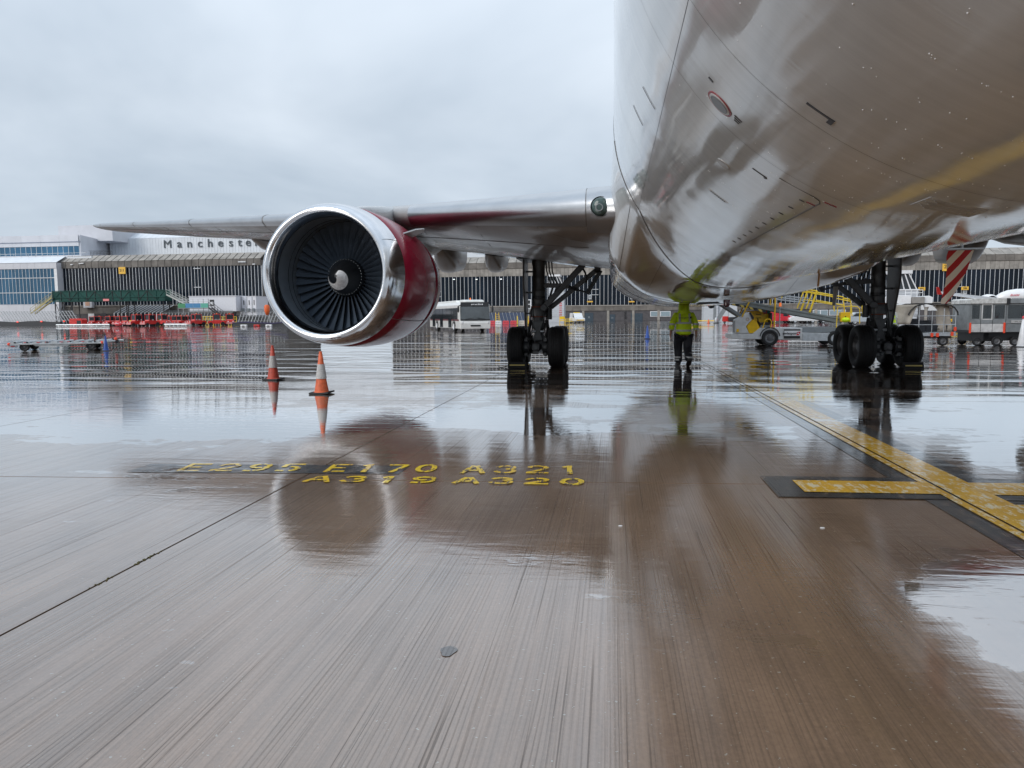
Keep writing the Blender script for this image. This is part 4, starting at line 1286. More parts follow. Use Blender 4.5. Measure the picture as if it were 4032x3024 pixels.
def road_cone(u, v, h, body, label, group, band=True, bentbase=0):
    p = G(u, v); r0, r1, bw = .165 * h, .035 * h, .46 * h
    t_ = thing('traffic_cone', label, 'cone', (p.x, p.y, 0), rz=rnd.uniform(-.3, .3), group=group)
    bs = MB(); n = 8
    top = []
    for k in range(n + 1):
        x = -bw / 2 + bw * k / n; z = bentbase * max(0, x) ** 2 * 4
        top.append((x, z))
    for (xa, za), (xb, zb_) in zip(top[:-1], top[1:]):
        bs.add([(xa, -bw / 2, za + .003), (xb, -bw / 2, zb_ + .003), (xb, bw / 2, zb_ + .003), (xa, bw / 2, za + .003), (xa, -bw / 2, za + .034), (xb, -bw / 2, zb_ + .034), (xb, bw / 2, zb_ + .034), (xa, bw / 2, za + .034)],
               [(3, 2, 1, 0), (4, 5, 6, 7), (0, 1, 5, 4), (2, 3, 7, 6), (0, 4, 7, 3), (1, 2, 6, 5)])
    bs.build('base', mat('cone_base_black', (.018, .018, .019), .6), t_)
    MB().lathe([(.034, r0 + .02), (.05, r0), (.3 * h, r0 + (r1 - r0) * .32), (h * .94, r1 * 1.25), (h * .945, r1 * 1.1), (h * .99, r1), (h, r1 * .6), (h, .001)], axis='Z', n=24).build('body', body, t_, smooth=40)
    if band:
        f0, f1 = (.36, .70)
        rr = lambda f: (r0 + (r1 * 1.25 - r0) * (f * h - .05) / (h * .89)) + .003
        MB().lathe([(f0 * h, rr(f0)), (f1 * h, rr(f1))], axis='Z', n=24).build('reflective_sleeve', conewhite, t_, smooth=40)
    return t_
c1 = road_cone(1267, 1550, .80, coneor, 'orange and white traffic cone under the engine, the nearer one on a bent black base', 'orange cones under the engine', bentbase=.12)
c2 = road_cone(1077, 1496, .80, coneor2, 'redder scuffed traffic cone under the engine, the farther one standing in a puddle', 'orange cones under the engine', bentbase=.05)
road_cone(418, 1382, .68, blue, 'blue cone in front of the flat container dolly', 'plain blue cones', False)
road_cone(2549, 1334, .78, blue, 'blue cone between the left landing gear and the walking person', 'plain blue cones', False)
road_cone(4024, 1366, 1.15, white, 'tall white cone with a small red top at the right edge', None, False)
wc = bpy.data.objects['traffic_cone.004'] if 'traffic_cone.004' in bpy.data.objects else None
if wc:
    MB().ball((0, 0, 1.20), (.06, .06, .07), 10, 7).build('cap', redplas, wc, smooth=60)
    MB().tube([(.09 * math.cos(2 * PI * k / 14), 0, 1.34 + .09 * math.sin(2 * PI * k / 14)) for k in range(15)], .016, 6).build('handle', dark, wc, smooth=60)


# ---- people
def skin_person(loc, rz, hood, label, lean=0.0, stride=.34, bag=True):
    hv = MATS.get('hi_vis_jacket')
    if not hv:
        hv = mat('hi_vis_jacket', (.68, .93, .015), .6, var=.12, vscale=9, bump=.5, bscale=14)
        mat('reflective_tape', (.50, .52, .54), .35, var=.1); mat('navy_trousers', (.012, .013, .02), .7, var=.3, vscale=10, bump=.4, bscale=18)
        mat('skin_tone', (.42, .22, .15), .5, var=.05); mat('work_boot', (.014, .014, .015), .5); mat('dark_glove', (.02, .02, .03), .6)
    root = thing('person', label, 'person', loc, rz)

    def skinned(name, verts, edges, m, lvl=2):
        me = bpy.data.meshes.new(name)
        me.from_pydata([v[:3] for v in verts], edges, [])
        o = bpy.data.objects.new(name, me); COL.objects.link(o)
        sk = o.modifiers.new('skin', 'SKIN')
        for i, v in enumerate(verts):
            r = v[3] if len(v) == 4 else v[3:5]
            me.skin_vertices[0].data[i].radius = r if isinstance(r, tuple) else (r, r)
        me.skin_vertices[0].data[0].use_root = True
        sm = o.modifiers.new('sub', 'SUBSURF'); sm.levels = lvl; sm.render_levels = lvl
        dg = bpy.context.evaluated_depsgraph_get()
        m2 = bpy.data.meshes.new_from_object(o.evaluated_get(dg))
        bpy.data.objects.remove(o)
        m2.materials.clear(); m2.materials.append(m)
        m2.polygons.foreach_set('use_smooth', [True] * len(m2.polygons))
        ob = put(name, m2, root)
        return ob
    # body (walking away: +y is forward); left = -x
    hip, kn, sh = .93, .50, 1.45
    LF, RF = stride, -stride                            # foot offsets
    body = [(0, 0, hip, .07, .05), (0, .0, 1.12, .10, .07), (0, .01 + lean * .3, 1.34, .11, .07), (0, .02 + lean * .5, 1.50, .06, .06), (0, .05 + lean * .6, 1.60, .085, .10), (0, .06 + lean * .6, 1.72, .075, .09),
            (-.10, .0, .84, .05, .05), (-.10, LF * .45 + .03, kn, .04, .04), (-.10, LF * .55, .10, .035, .035), (-.10, LF * .55 + .12, .06, .03, .025),
            (.10, 0, .84, .05, .05), (.09, RF * .25 + .05, kn - .01, .04, .04), (.09, RF * .92, .20, .035, .035), (.09, RF * .95 + .05, .12, .03, .025),
            (-.18, .02 + lean * .5, 1.40, .045, .045), (-.29, -.02, 1.16, .045, .045), (-.31, .02, .92, .034, .03),
            (.18, .02 + lean * .5, 1.40, .045, .045), (.29, .0, 1.16, .045, .045), (.31, .06, .92, .034, .03)]
    edges = [(0, 1), (1, 2), (2, 3), (3, 4), (4, 5), (0, 6), (6, 7), (7, 8), (8, 9), (0, 10), (10, 11), (11, 12), (12, 13), (2, 14), (14, 15), (15, 16), (2, 17), (17, 18), (18, 19)]
    for sx in (-1, 1):                                  # palms, four fingers and a thumb
        w = 16 if sx < 0 else 19
        wx, wy, wz = body[w][:3]
        body.append((wx + sx * .005, wy + .01, wz - .07, .022, .036)); pi_ = len(body) - 1
        edges.append((w, pi_))
        for k, ln in enumerate((.068, .078, .074, .058)):
            y = wy + .044 - .023 * k
            body.append((wx + sx * .006, y, wz - .105, .0095)); a = len(body) - 1
            body.append((wx - sx * .002, y + .004, wz - .105 - ln * .55, .0088)); body.append((wx - sx * .018, y + .006, wz - .105 - ln, .0075))
            edges += [(pi_, a), (a, a + 1), (a + 1, a + 2)]
        body.append((wx - sx * .01, wy + .055, wz - .06, .0105)); body.append((wx - sx * .018, wy + .075, wz - .10, .0090)); a = len(body) - 2
        edges += [(pi_, a), (a, a + 1)]
    skinned('body', body, edges, MATS['skin_tone'])
    tr = [(0, 0, .95, .19, .14), (-.105, .0, .84, .135, .14), (-.115, LF * .22 + .03, .68, .125, .125), (-.10, LF * .45 + .04, kn, .112, .115), (-.092, LF * .52, .28, .098, .10), (-.09, LF * .55, .07, .10, .105),
          (.105, 0, .84, .135, .14), (.11, RF * .10 + .05, .68, .125, .125), (.092, RF * .25 + .06, kn - .01, .112, .115), (.088, RF * .62, .34, .098, .10), (.085, RF * .93, .15, .10, .105)]
    skinned('trousers', tr, [(0, 1), (1, 2), (2, 3), (3, 4), (4, 5), (0, 6), (6, 7), (7, 8), (8, 9), (9, 10)], MATS['navy_trousers'])
    for (x, y, z, tilt) in ((-.10, LF * .55, .0, 0), (.09, RF * .95, .08, .5)):
        rg = []
        for f, w, h in ((-.11, .035, .06), (-.07, .047, .13), (0, .048, .13), (.07, .050, .085), (.14, .048, .06), (.185, .03, .04)):
            q = []
            for a in [2 * PI * k / 12 for k in range(12)]:
                xx = math.cos(a) * w; zz = max(0, .5 + .5 * math.sin(a)) * h
                yy = f
                q.append(Vector((x + xx, y + yy * math.cos(tilt) + zz * math.sin(tilt) * -1, z + zz * math.cos(tilt) - yy * math.sin(tilt) + .002)))
            rg.append([Vector((x + (p.x - x) * 1.3, p.y, p.z * 1.1)) for p in q])
        MB().loft(rg).build('boot', MATS['work_boot'], root, smooth=60)
    # jacket: torso and sleeves in one, hood on top, tape bands
    jk = [(0, .0, 1.10, .205, .15), (0, .0, .85, .20, .15), (0, .01 + lean * .3, 1.30, .21, .15), (0, .01 + lean * .5, 1.43, .155, .11),
          (-.19, .0 + lean * .5, 1.43, .085, .085), (-.285, -.02, 1.18, .078, .08), (-.305, .01, .98, .066, .068),
          (.19, .0 + lean * .5, 1.43, .085, .085), (.285, .0, 1.18, .078, .08), (.305, .04, .98, .066, .068)]
    skinned('jacket', jk, [(0, 1), (0, 2), (2, 3), (3, 4), (4, 5), (5, 6), (3, 7), (7, 8), (8, 9)], hv)
    if hood:
        rg = []
        for z, wx_, wy_, oy in ((1.44, .15, .13, -.0), (1.50, .155, .14, -.01), (1.57, .13, .135, .0), (1.65, .128, .14, .01), (1.73, .118, .132, .02), (1.79, .085, .10, .03), (1.825, .03, .04, .03)):
            rg.append([Vector((math.cos(a) * wx_ * (1 + .03 * math.sin(5 * a)), oy + lean * .55 + math.sin(a) * wy_, z)) for a in [2 * PI * k / 20 for k in range(20)]])
        MB().loft(rg).build('hood', hv, root, smooth=60)
    tape = MATS['reflective_tape']
    def ring(c, rx, ry, w=.05, tx=0, n=24, name='reflective_band'):
        b = MB(); V = []
        for dz, dr in ((-w / 2, 0), (-w / 2, .008), (w / 2, .008), (w / 2, 0)):
            V.append([Vector((c[0] + math.cos(a) * (rx + dr) + tx * dz, c[1] + math.sin(a) * (ry + dr), c[2] + dz)) for a in [2 * PI * k / n for k in range(n)]])
        b.loft(V, cap=False); b.build(name, tape, root, smooth=60)
    ring((0, .0, .99), .188, .140); ring((0, .005 + lean * .2, 1.20), .196, .145)
    for sx in (-1, 1):
        ring((sx * .288, -.01 + .01 * (sx > 0), 1.17), .074, .076, .05, n=16); ring((sx * .303, .02, 1.03), .066, .068, .045, n=16)
        b = MB(); b.beam((sx * .115, -.105, 1.46), (sx * .125, -.158, 1.22), .045, .02); b.build('shoulder_tape', tape, root)
    for sx, yy, z in ((-1, LF * .53, .24), (1, RF * .80, .26), (1, RF * .55, .36), (-1, LF * .55, .17)):
        ring((sx * .098, yy, z), .088, .09, .045, n=16)
    for sx, y in ((-1, .04), (1, .03)): MB().box((sx * .155, y + .02, .72), (.05, .10, .16)).build('cargo_pocket', mat('dark_red_trim', (.09, .008, .012), .7), root, bevel=.015)
    return root


pp = G(2690, 1441)
walker = skin_person((pp.x, pp.y, 0), rad(4), True, 'hooded person in a lime hi-vis jacket walking away under the belly')
walker.scale = (1.14, 1.08, 1.0)
tx = text_mesh('swissport', .062, ltext, .002)
o = put('back_print', tx, walker, (-.02, -.153, 1.345)); o.rotation_euler = (PI / 2, 0, 0)
MB().prism([(.135, -.02), (.175, -.02), (.19, .03), (.15, .03)], -.156, -.150).build('print_emblem', ltext, walker, loc=(-.02, 0, 1.345))
p2 = G(3512, 1366)
skin_person((p2.x, p2.y, 0), rad(60), True, 'person in a lime hi-vis jacket half hidden behind the right landing gear', lean=.25, stride=.1)

# ---- chocks
def chock(u, v, label, w=.62, hook=True):
    p = G(u, v)
    t_ = thing('wheel_chock', label, 'chock', (p.x, p.y, 0), group='wheel chocks')
    MB().prism([(-.12, .005), (.12, .005), (.02, .17), (-.05, .17)], -w / 2, w / 2, 'YZ').build('block', rubber, t_, bevel=.01)
    MB().box((0, -.095, .085), (w * .8, .012, .03), rx=-.4).build('reflective_stripe', mat('yellow_stripe', (.62, .50, .16), .5), t_)
    if hook: MB().tube([(-w / 2, 0, .06), (-w / 2 - .10, -.04, .03), (-w / 2 - .22, -.08, .02), (-w / 2 - .26, -.09, .045)], .014, 6).build('rope', black, t_, smooth=40)
    return t_
chock(2038, 1449, 'black rubber wheel chock with a pale stripe before the left landing gear', .52)
chock(3592, 1452, 'black rubber wheel chock with a yellow stripe before the right landing gear', .50, False)

# ---- striped pennant under the belly
pa, pb = A(3812, 985, 6.75), A(3722, 1196, 6.95)
t_ = thing('striped_pennant', 'red and white diagonally striped tapering blade hanging below the belly at right', 'pennant', pa)
mstr = bpy.data.materials.new('red_white_stripes'); mstr.use_nodes = True
tt = mstr.node_tree; bs = tt.nodes['Principled BSDF']
tcx = tt.nodes.new('ShaderNodeTexCoord'); mp = tt.nodes.new('ShaderNodeMapping'); mp.inputs['Rotation'].default_value = (0, rad(56), 0)
wv = tt.nodes.new('ShaderNodeTexWave'); wv.wave_type = 'BANDS'; wv.bands_direction = 'Z'; wv.inputs['Scale'].default_value = 3.1; wv.inputs['Distortion'].default_value = .25
rp = tt.nodes.new('ShaderNodeValToRGB'); rp.color_ramp.interpolation = 'CONSTANT'
rp.color_ramp.elements[0].color = (.42, .008, .018, 1); rp.color_ramp.elements[1].position = .5; rp.color_ramp.elements[1].color = (.74, .72, .71, 1)
tt.links.new(tcx.outputs['Object'], mp.inputs[0]); tt.links.new(mp.outputs[0], wv.inputs[0]); tt.links.new(wv.outputs[0], rp.inputs[0]); tt.links.new(rp.outputs[0], bs.inputs['Base Color'])
bs.inputs['Roughness'].default_value = .45
d = pb - pa
rg = []
for f, wl_, wr_ in ((0, -.155, .045), (.12, -.150, .050), (.35, -.105, .06), (.6, -.07, .055), (.8, -.055, .04), (.95, -.045, .02), (1.0, -.035, .01)):
    c = d * f
    rg.append([Vector((c.x + wl_, c.y, c.z)), Vector((c.x + (wl_ + wr_) / 2, c.y - .018, c.z)), Vector((c.x + wr_, c.y, c.z)), Vector((c.x + (wl_ + wr_) / 2, c.y + .018, c.z))])
MB().loft(rg).build('blade', mstr, t_, smooth=40)
MB().box((-.03, 0, .012), (.30, .05, .012)).tube([(-.05, 0, .01), (-.05, 0, .08)], .012, 8).build('mounting_plate', steel, t_)

# ---- belt loader
bp_ = G(3030, 1362)
BX, BY = bp_.x, bp_.y
bl = thing('belt_loader', 'yellow and white belt loader with open cab and raised grey conveyor', 'belt loader', (BX, BY, 0))
KX = .00397


def bx(px): return (px - 832) * KX
def bz(py): return (1222 - py) * KX
wht = mat('loader_white', (.62, .63, .64), .35, var=.18, vscale=5)
lyel = mat('loader_yellow', (.82, .50, .008), .35, var=.2, vscale=4)
rail_y = mat('handrail_yellow', (.86, .60, .02), .4, var=.1)
D0, D1 = -.05, 1.75
MB().prism([(bx(410), bz(1140)), (bx(1555), bz(1165)), (bx(1555), bz(1080)), (bx(1180), bz(1075)), (bx(1180), bz(1020)), (bx(720), bz(1020)), (bx(640), bz(1085)), (bx(410), bz(1085))], D0 + .03, D1).build('chassis', wht, bl, bevel=.02)
MB().prism([(bx(450), bz(1083)), (bx(605), bz(1083)), (bx(570), bz(1000)), (bx(640), bz(920)), (bx(600), bz(840)), (bx(450), bz(930))], D0 + .02, .62).build('hood', wht, bl, bevel=.025)
MB().prism([(bx(600), bz(832)), (bx(640), bz(918)), (bx(574), bz(1000)), (bx(605), bz(1082)), (bx(720), bz(1080)), (bx(740), bz(1022)), (bx(852), bz(1000)), (bx(868), bz(818))], .66, .74).build('cab_panel', lyel, bl, bevel=.01)
MB().prism([(bx(640), bz(922)), (bx(578), bz(1000)), (bx(608), bz(1080)), (bx(715), bz(1078)), (bx(730), bz(1030)), (bx(690), bz(960))], D0 + .05, .64).build('footwell_panel', lyel, bl, bevel=.01)
for (x, y) in ((705, 868), (705, 908)): MB().bb(bx(x), bx(x + 58), .62, .657, bz(y) - .012, bz(y) + .012).build('vent_slot', ltext, bl)
MB().prism([(bx(602), bz(850)), (bx(618), bz(845)), (bx(655), bz(905)), (bx(650), bz(925)), (bx(630), bz(915))], D0 - .02, D0 + .10).build('wing_mirror', black, bl, bevel=.008)
MB().bb(bx(720), bx(850), .12, .60, bz(985), bz(958)).build('seat', black, bl, bevel=.03)
MB().prism([(bx(835), bz(960)), (bx(862), bz(955)), (bx(862), bz(850)), (bx(842), bz(850))], .12, .60).build('backrest', black, bl, bevel=.03)
MB().bb(bx(735), bx(840), .15, .55, bz(1018), bz(986)).build('seat_box', grey, bl, bevel=.01)
MB().tube([(bx(735), .35, bz(975)), (bx(715), .35, bz(940))], .03, 8).lathe([(.0, .12), (.015, .135), (.03, .12), (.015, .105), (0, .12)], (bx(712), .35, bz(942)), 'X', 18).build('steering_wheel', black, bl, smooth=40)
for y in (D0 + .03, 1.0):
    MB().tube([(bx(525), y, bz(895)), (bx(612), y, bz(700)), (bx(622), y, bz(688)), (bx(868), y, bz(681)), (bx(880), y, bz(694)), (bx(876), y, bz(1018))], .035, 10).build('roll_bar', lyel, bl, smooth=40)
for x, z in ((615, 694), (876, 685)): MB().tube([(bx(x), D0 + .03, bz(z)), (bx(x), 1.0, bz(z))], .03, 8).build('roof_bar', lyel, bl, smooth=40)
MB().tube([(bx(752), D0, bz(1020)), (bx(775), D0, bz(935)), (bx(800), D0, bz(920)), (bx(828), D0, bz(925)), (bx(845), D0, bz(950)), (bx(838), D0, bz(1020))], .022, 8).build('grab_rail', lyel, bl, smooth=40)
MB().tube([(bx(936), .05, bz(1020)), (bx(938), .05, bz(780))], .022, 8).build('beacon_pole', steel, bl, smooth=40)
MB().lathe([(bz(782), .055), (bz(778), .065), (bz(775), .055), (bz(745), .05), (bz(740), .03), (bz(739), .001)], (bx(939), .05, 0), 'Z', 16).build('beacon_light', orange_l, bl, smooth=50)
def wheel(parent, x, y, r, w, z=None, name='wheel', hub=hubm):
    z = r if z is None else z
    t = MB().lathe([(-w * .3, r * .6), (-w * .45, r * .66), (-w * .5, r * .85), (-w * .38, r * .97), (-w * .2, r), (w * .2, r), (w * .38, r * .97), (w * .5, r * .85), (w * .45, r * .66), (w * .3, r * .6)], (x, y, z), 'Y', 28).build(name, rubber, parent, smooth=40)
    MB().lathe([(-w * .32, r * .62), (-w * .25, r * .52), (-w * .12, r * .42), (-w * .2, r * .22), (-w * .24, r * .14), (-w * .24, .001)], (x, y, z), 'Y', 24).lathe([(w * .32, r * .62), (w * .2, r * .4), (w * .2, .001)], (x, y, z), 'Y', 24).build('rim', hub, t, smooth=40)
    return t
for x, r in ((832, .365), (1530, .33)):
    for y in (.01, 1.6): wheel(bl, bx(x), y, r, .24)
MB().lathe([(.0, .44), (-.035, .44), (-.035, .40), (0, .40)], (bx(832), D0 + .02, .40), 'Y', 20, rad(5), rad(175)).build('wheel_arch', black, bl)
MB().bb(bx(1182), bx(1540), D0 - .005, D0 + .028, bz(1165), bz(1080)).build('tread_plate', steel, bl)
MB().bb(bx(1185), bx(1550), .15, 1.5, bz(1072), bz(1015)).build('deck_box', grey, bl, bevel=.01)
# sponsor plate on the flank
pl = MB().bb(bx(982), bx(1156), D0 + .0, D0 + .028, bz(1138), bz(1036)).build('side_plate', black, bl)
MB().bb(bx(985), bx(1153), D0 - .012, D0 - .003, bz(1110), bz(1052)).build('name_plate', white, pl)
text('swissport', .155, ltext, pl, (bx(1048), D0 - .015, bz(1083)), depth=.004, bold=.004, sx=1.08)
MB().prism([(bx(1112), bz(1103)), (bx(1140), bz(1103)), (bx(1157), bz(1064)), (bx(1128), bz(1064))], D0 - .018, D0 - .013).build('emblem', mat('emblem_red', (.5, .01, .02), .4), pl)
MB().prism([(bx(1124), bz(1085)), (bx(1136), bz(1092)), (bx(1142), bz(1076)), (bx(1134), bz(1072))], D0 - .021, D0 - .0185).build('emblem_wing', white, pl)
MB().lathe([(D0 - .002, .05), (D0 - .004, .07), (D0, .075)], (bx(585), 0, bz(922)), 'Y', 20).build('round_badge', mat('badge_tan', (.45, .30, .2), .4), bl)
MB().bb(bx(468), bx(492), D0 - .004, D0 + .018, bz(1062), bz(1030)).build('warning_label', lyel, bl)
MB().bb(bx(448), bx(456), D0 + .05, .60, bz(1070), bz(940)).build('front_grille', grey, bl)
MB().bb(bx(788), bx(825), .60, .655, bz(860), bz(822)).build('red_notice', red, bl); MB().bb(bx(828), bx(862), .60, .655, bz(860), bz(820)).build('green_notice', mat('teal_notice', (.02, .20, .17), .5), bl)
# conveyor
def cz(px, off=0): return bz(690 + (px - 215) * (955 - 690) / (1610 - 215) + off)
greyc = mat('conveyor_grey', (.20, .225, .225), .45, var=.2, vscale=3)
for y in (.30, 1.32):
    MB().beam((bx(330), y, cz(330, -12)), (bx(1620), y, cz(1620, -12)), .06, .24).build('conveyor_side', greyc, bl, bevel=.01)
    MB().beam((bx(330), y - .045, cz(330, -30)), (bx(1620), y - .045, cz(1620, -30)), .03, .05).build('conveyor_flange', greyc, bl)
MB().beam((bx(330), .82, cz(330, -24)), (bx(1620), .82, cz(1620, -24)), .96, .03).build('belt', black, bl)
for k in range(6):
    xa = 215 + k * 98
    MB().beam((bx(xa), .26, cz(xa, 8 + 5 * k)), (bx(xa + 90), .26, cz(xa + 90, 8 + 5 * (k + .92))), .05, .11).build('hazard_beam', black, bl)
    b = MB(); x1, x2 = xa + 18, xa + 55
    b.add([(bx(x1), .232, cz(x1, 8 + 5 * k) - .05), (bx(x2), .232, cz(x2, 8 + 5 * k) - .06), (bx(x2 - 16), .232, cz(x2 - 16, 8 + 5 * k) + .045), (bx(x1 - 16), .232, cz(x1 - 16, 8 + 5 * k) + .05),
           (bx(x1), .236, cz(x1, 8 + 5 * k) - .05), (bx(x2), .236, cz(x2, 8 + 5 * k) - .06), (bx(x2 - 16), .236, cz(x2 - 16, 8 + 5 * k) + .045), (bx(x1 - 16), .236, cz(x1 - 16, 8 + 5 * k) + .05)], [(0, 1, 2, 3), (0, 4, 5, 1), (2, 6, 7, 3)])
    b.build('hazard_stripe', mat('hazard_yellow', (.62, .46, .10), .5), bl)
for y in (.35, 1.3):
    MB().beam((bx(300), y, bz(735)), (bx(560), y, bz(905)), .07, .13).build('lift_arm', grey, bl, bevel=.01)
MB().tube([(bx(165), .3, bz(690)), (bx(160), .3, bz(745)), (bx(185), .3, bz(790)), (bx(225), .3, bz(785)), (bx(235), .3, bz(745)), (bx(195), .3, bz(700))], .02, 6).ball((bx(195), .3, bz(770)), (.14, .08, .11)).build('cable_sling', black, bl, smooth=50)
# yellow side rails on the conveyor
def cyr(pts, r=.028, y=.25, name='side_rail', m=None): return MB().tube([(bx(a), y, bz(b_)) for a, b_ in pts], r, 8).build(name, m or rail_y, bl, smooth=40)
for y in (.24, 1.38):
    dx = 0 if y < 1 else -28; dzz = 0 if y < 1 else 10
    cyr([(960 + dx, 690 - dzz), (1000 + dx, 566 - dzz), (1340 + dx, 612 - dzz)], y=y); cyr([(1000 + dx, 583 - dzz), (1330 + dx, 630 - dzz)], y=y, r=.022)
    cyr([(1340 + dx, 612 - dzz), (1268 + dx, 850 - dzz)], y=y, r=.045, name='rail_post'); cyr([(1290 + dx, 630 - dzz), (1228 + dx, 812 - dzz)], y=y, name='rail_post')
    cyr([(1340 + dx, 628 - dzz), (1618 + dx, 682 - dzz), (1640 + dx, 850 - dzz)], y=y); cyr([(1330 + dx, 715 - dzz), (1632 + dx, 775 - dzz)], y=y, r=.025); cyr([(1620 + dx, 695 - dzz), (1815 + dx, 738 - dzz), (1835 + dx, 905 - dzz)], y=y)
    cyr([(880 + dx, 588 - dzz), (862 + dx, 640 - dzz)], y=y, name='rail_post'); cyr([(620 + dx, 625 - dzz), (600 + dx, 690 - dzz)], y=y, name='rail_post'); cyr([(830 + dx, 630 - dzz), (818 + dx, 700 - dzz)], y=y, name='rail_post')
    for k in range(3): cyr([(560 + dx, 600 + 22 * k - dzz), (1290 + dx, 700 + 26 * k - dzz)], r=.016, y=y, name='guide_rail', m=steel)
MB().bb(bx(1592), bx(1695), .12, .45, bz(958), bz(850)).build('control_box', lyel, bl, bevel=.02)
b = MB(); b.prism([(bx(1630), bz(912)), (bx(1655), bz(912)), (bx(1643), bz(890))], .112, .118); b.build('warning_triangle', ltext, bl)
cyr([(1548, 1020), (1555, 792), (1690, 785), (1760, 790), (1788, 820), (1792, 975)], .022, .1, 'operator_rail'); cyr([(1692, 790), (1692, 960)], .018, .1, 'operator_rail')
q = A(3328, 1259, BY + .2)
t_ = thing('hi_vis_bundle', 'rounded lime yellow bundle beside the yellow control box of the belt loader', 'bundle', q)
MB().ball((0, 0, 0), (.205, .18, .125), 16, 10).build('wrap', MATS['hi_vis_jacket'], t_, smooth=60)
MB().ball((.06, -.15, .0), (.045, .03, .03), 8, 6).build('knot', MATS['hi_vis_jacket'], t_, smooth=60)
MB().tube([(.05, 0, -.10), (.05, 0, -.32)], .02, 6).build('stand', steel, t_)

# ---- baggage cart with canvas curtains
c0 = G(3700, 1362); CX, CY = c0.x, c0.y; S = CY / FOC
canvas = mat('beige_canvas', (.38, .345, .30), .8, var=.2, vscale=4, bump=.6, bscale=5)
ct = thing('baggage_cart', 'open baggage cart with beige canvas curtains and dark suitcases inside', 'baggage cart', (CX, CY, 0))
def cw(u, v): return ((u - 3700) * S * 1.045, (1362 - v) * S)
def cseg(name, pts, r, m, y=0.0): return MB().tube([(cw(a, b_)[0], y, cw(a, b_)[1]) for a, b_ in pts], r, 8).build(name, m, ct, smooth=40)
xl, xr_ = cw(3560, 0)[0], cw(3752, 0)[0]
MB().bb(xl, xr_, 0, 1.5, cw(0, 1326)[1], cw(0, 1314)[1]).build('deck', steel, ct, bevel=.01)
MB().bb(xl + .05, xr_ - .1, .2, 1.3, cw(0, 1334)[1], cw(0, 1327)[1]).build('underframe', black, ct)
for u, y in ((3713, .12), (3670, 1.35), (3580, .12), (3580, 1.35)): wheel(ct, cw(u, 0)[0], y, .21, .15)
for u in (3590, 3628, 3671, 3710, 3748):
    for y in (0, 1.5): cseg('post', [(u, 1314), (u, 1212 if u < 3700 else 1225)], .018, steel, y)
for v in (1252, 1284): cseg('cross_rail', [(3610, v), (3750, v)], .018, steel)
for y in (0, 1.5):
    cseg('roof_hoop', [(3560, 1214), (3580, 1208), (3640, 1207), (3700, 1206), (3730, 1214), (3748, 1228), (3756, 1248)], .022, black, y)
MB().loft([[(cw(3558, 0)[0], y, cw(0, 1213)[1]), (cw(3600, 0)[0], y, cw(0, 1205)[1]), (cw(3710, 0)[0], y, cw(0, 1205)[1]), (cw(3745, 0)[0], y, cw(0, 1222)[1])] for y in (-.04, .75, 1.54)], close=False, cap=False).build('roof_sheet', mat('pale_tarp', (.52, .52, .52), .6, bump=.5, bscale=4), ct, smooth=50)
def curtain(x0, x1, x2, x3, z0, z1, y, nf=8):
    rows = []
    for i in range(9):
        f = i / 8; row = []
        for j in range(13):
            g_ = j / 12; xa = x0 + (x2 - x0) * f; xb = x1 + (x3 - x1) * f
            row.append(Vector((xa + (xb - xa) * g_, y + .03 * math.sin(g_ * 9 + f * 2) + .02 * math.sin(f * 5), z1 + (z0 - z1) * f)))
        rows.append(row)
    o = grid_obj('curtain', rows, canvas, ct); so_ = o.modifiers.new('solid', 'SOLIDIFY'); so_.thickness = .008; return o
curtain(cw(3545, 0)[0], cw(3620, 0)[0], cw(3556, 0)[0], cw(3595, 0)[0], cw(0, 1282)[1], cw(0, 1210)[1], -.06)
curtain(cw(3690, 0)[0], cw(3735, 0)[0], cw(3700, 0)[0], cw(3748, 0)[0], cw(0, 1312)[1], cw(0, 1212)[1], .30)
for y in (.02,): cseg('curtain_clip', [(3590, 1248), (3597, 1232), (3612, 1216), (3640, 1208)], .03, black, y - .09)
cseg('curtain_clip', [(3728, 1212), (3742, 1222), (3753, 1238), (3754, 1250)], .03, black, -.03)
for u, v in ((3672, 1322), (3690, 1322), (3747, 1300), (3738, 1318)): MB().box((cw(u, 0)[0], -.03, cw(0, v)[1]), (.10, .06, .17)).build('reflector', mat('glowing_orange_red', (.72, .06, .02), .4, emit=(1, .08, .02, .04)), ct, bevel=.01)  # reflectors are no lamps; a faint glow is added to their colour
cseg('tow_bar', [(3660, 1330), (3615, 1338), (3580, 1340)], .025, black, .7)
for (u0, u1, v0, v1, y), slab in zip(((3598, 3660, 1312, 1284, .25), (3662, 3735, 1312, 1286, .3), (3600, 3640, 1283, 1262, .35), (3642, 3690, 1284, 1268, .4), (3600, 3690, 1312, 1290, .9)), ('lower left, behind the curtain', 'lower right, by the orange reflectors', 'upper left of the stack', 'upper right of the stack', 'at the back of the deck')):
    a, c = cw(u0, v0), cw(u1, v1)
    bg_ = thing('suitcase', 'dark suitcase in the canvas baggage cart, ' + slab, 'suitcase', (CX + (a[0] + c[0]) / 2, CY + y + .2, a[1] + .002), group='dark suitcases in the canvas cart')
    MB().bb(-(c[0] - a[0]) / 2, (c[0] - a[0]) / 2, -.2, .2, 0, c[1] - a[1]).build('shell', mat('suitcase_black', (.012, .014, .02), .5), bg_, bevel=.03)
    MB().tube([(-.08, -.21, .12), (-.08, -.24, .14), (.08, -.24, .14), (.08, -.21, .12)], .012, 6).build('handle', black, bg_)
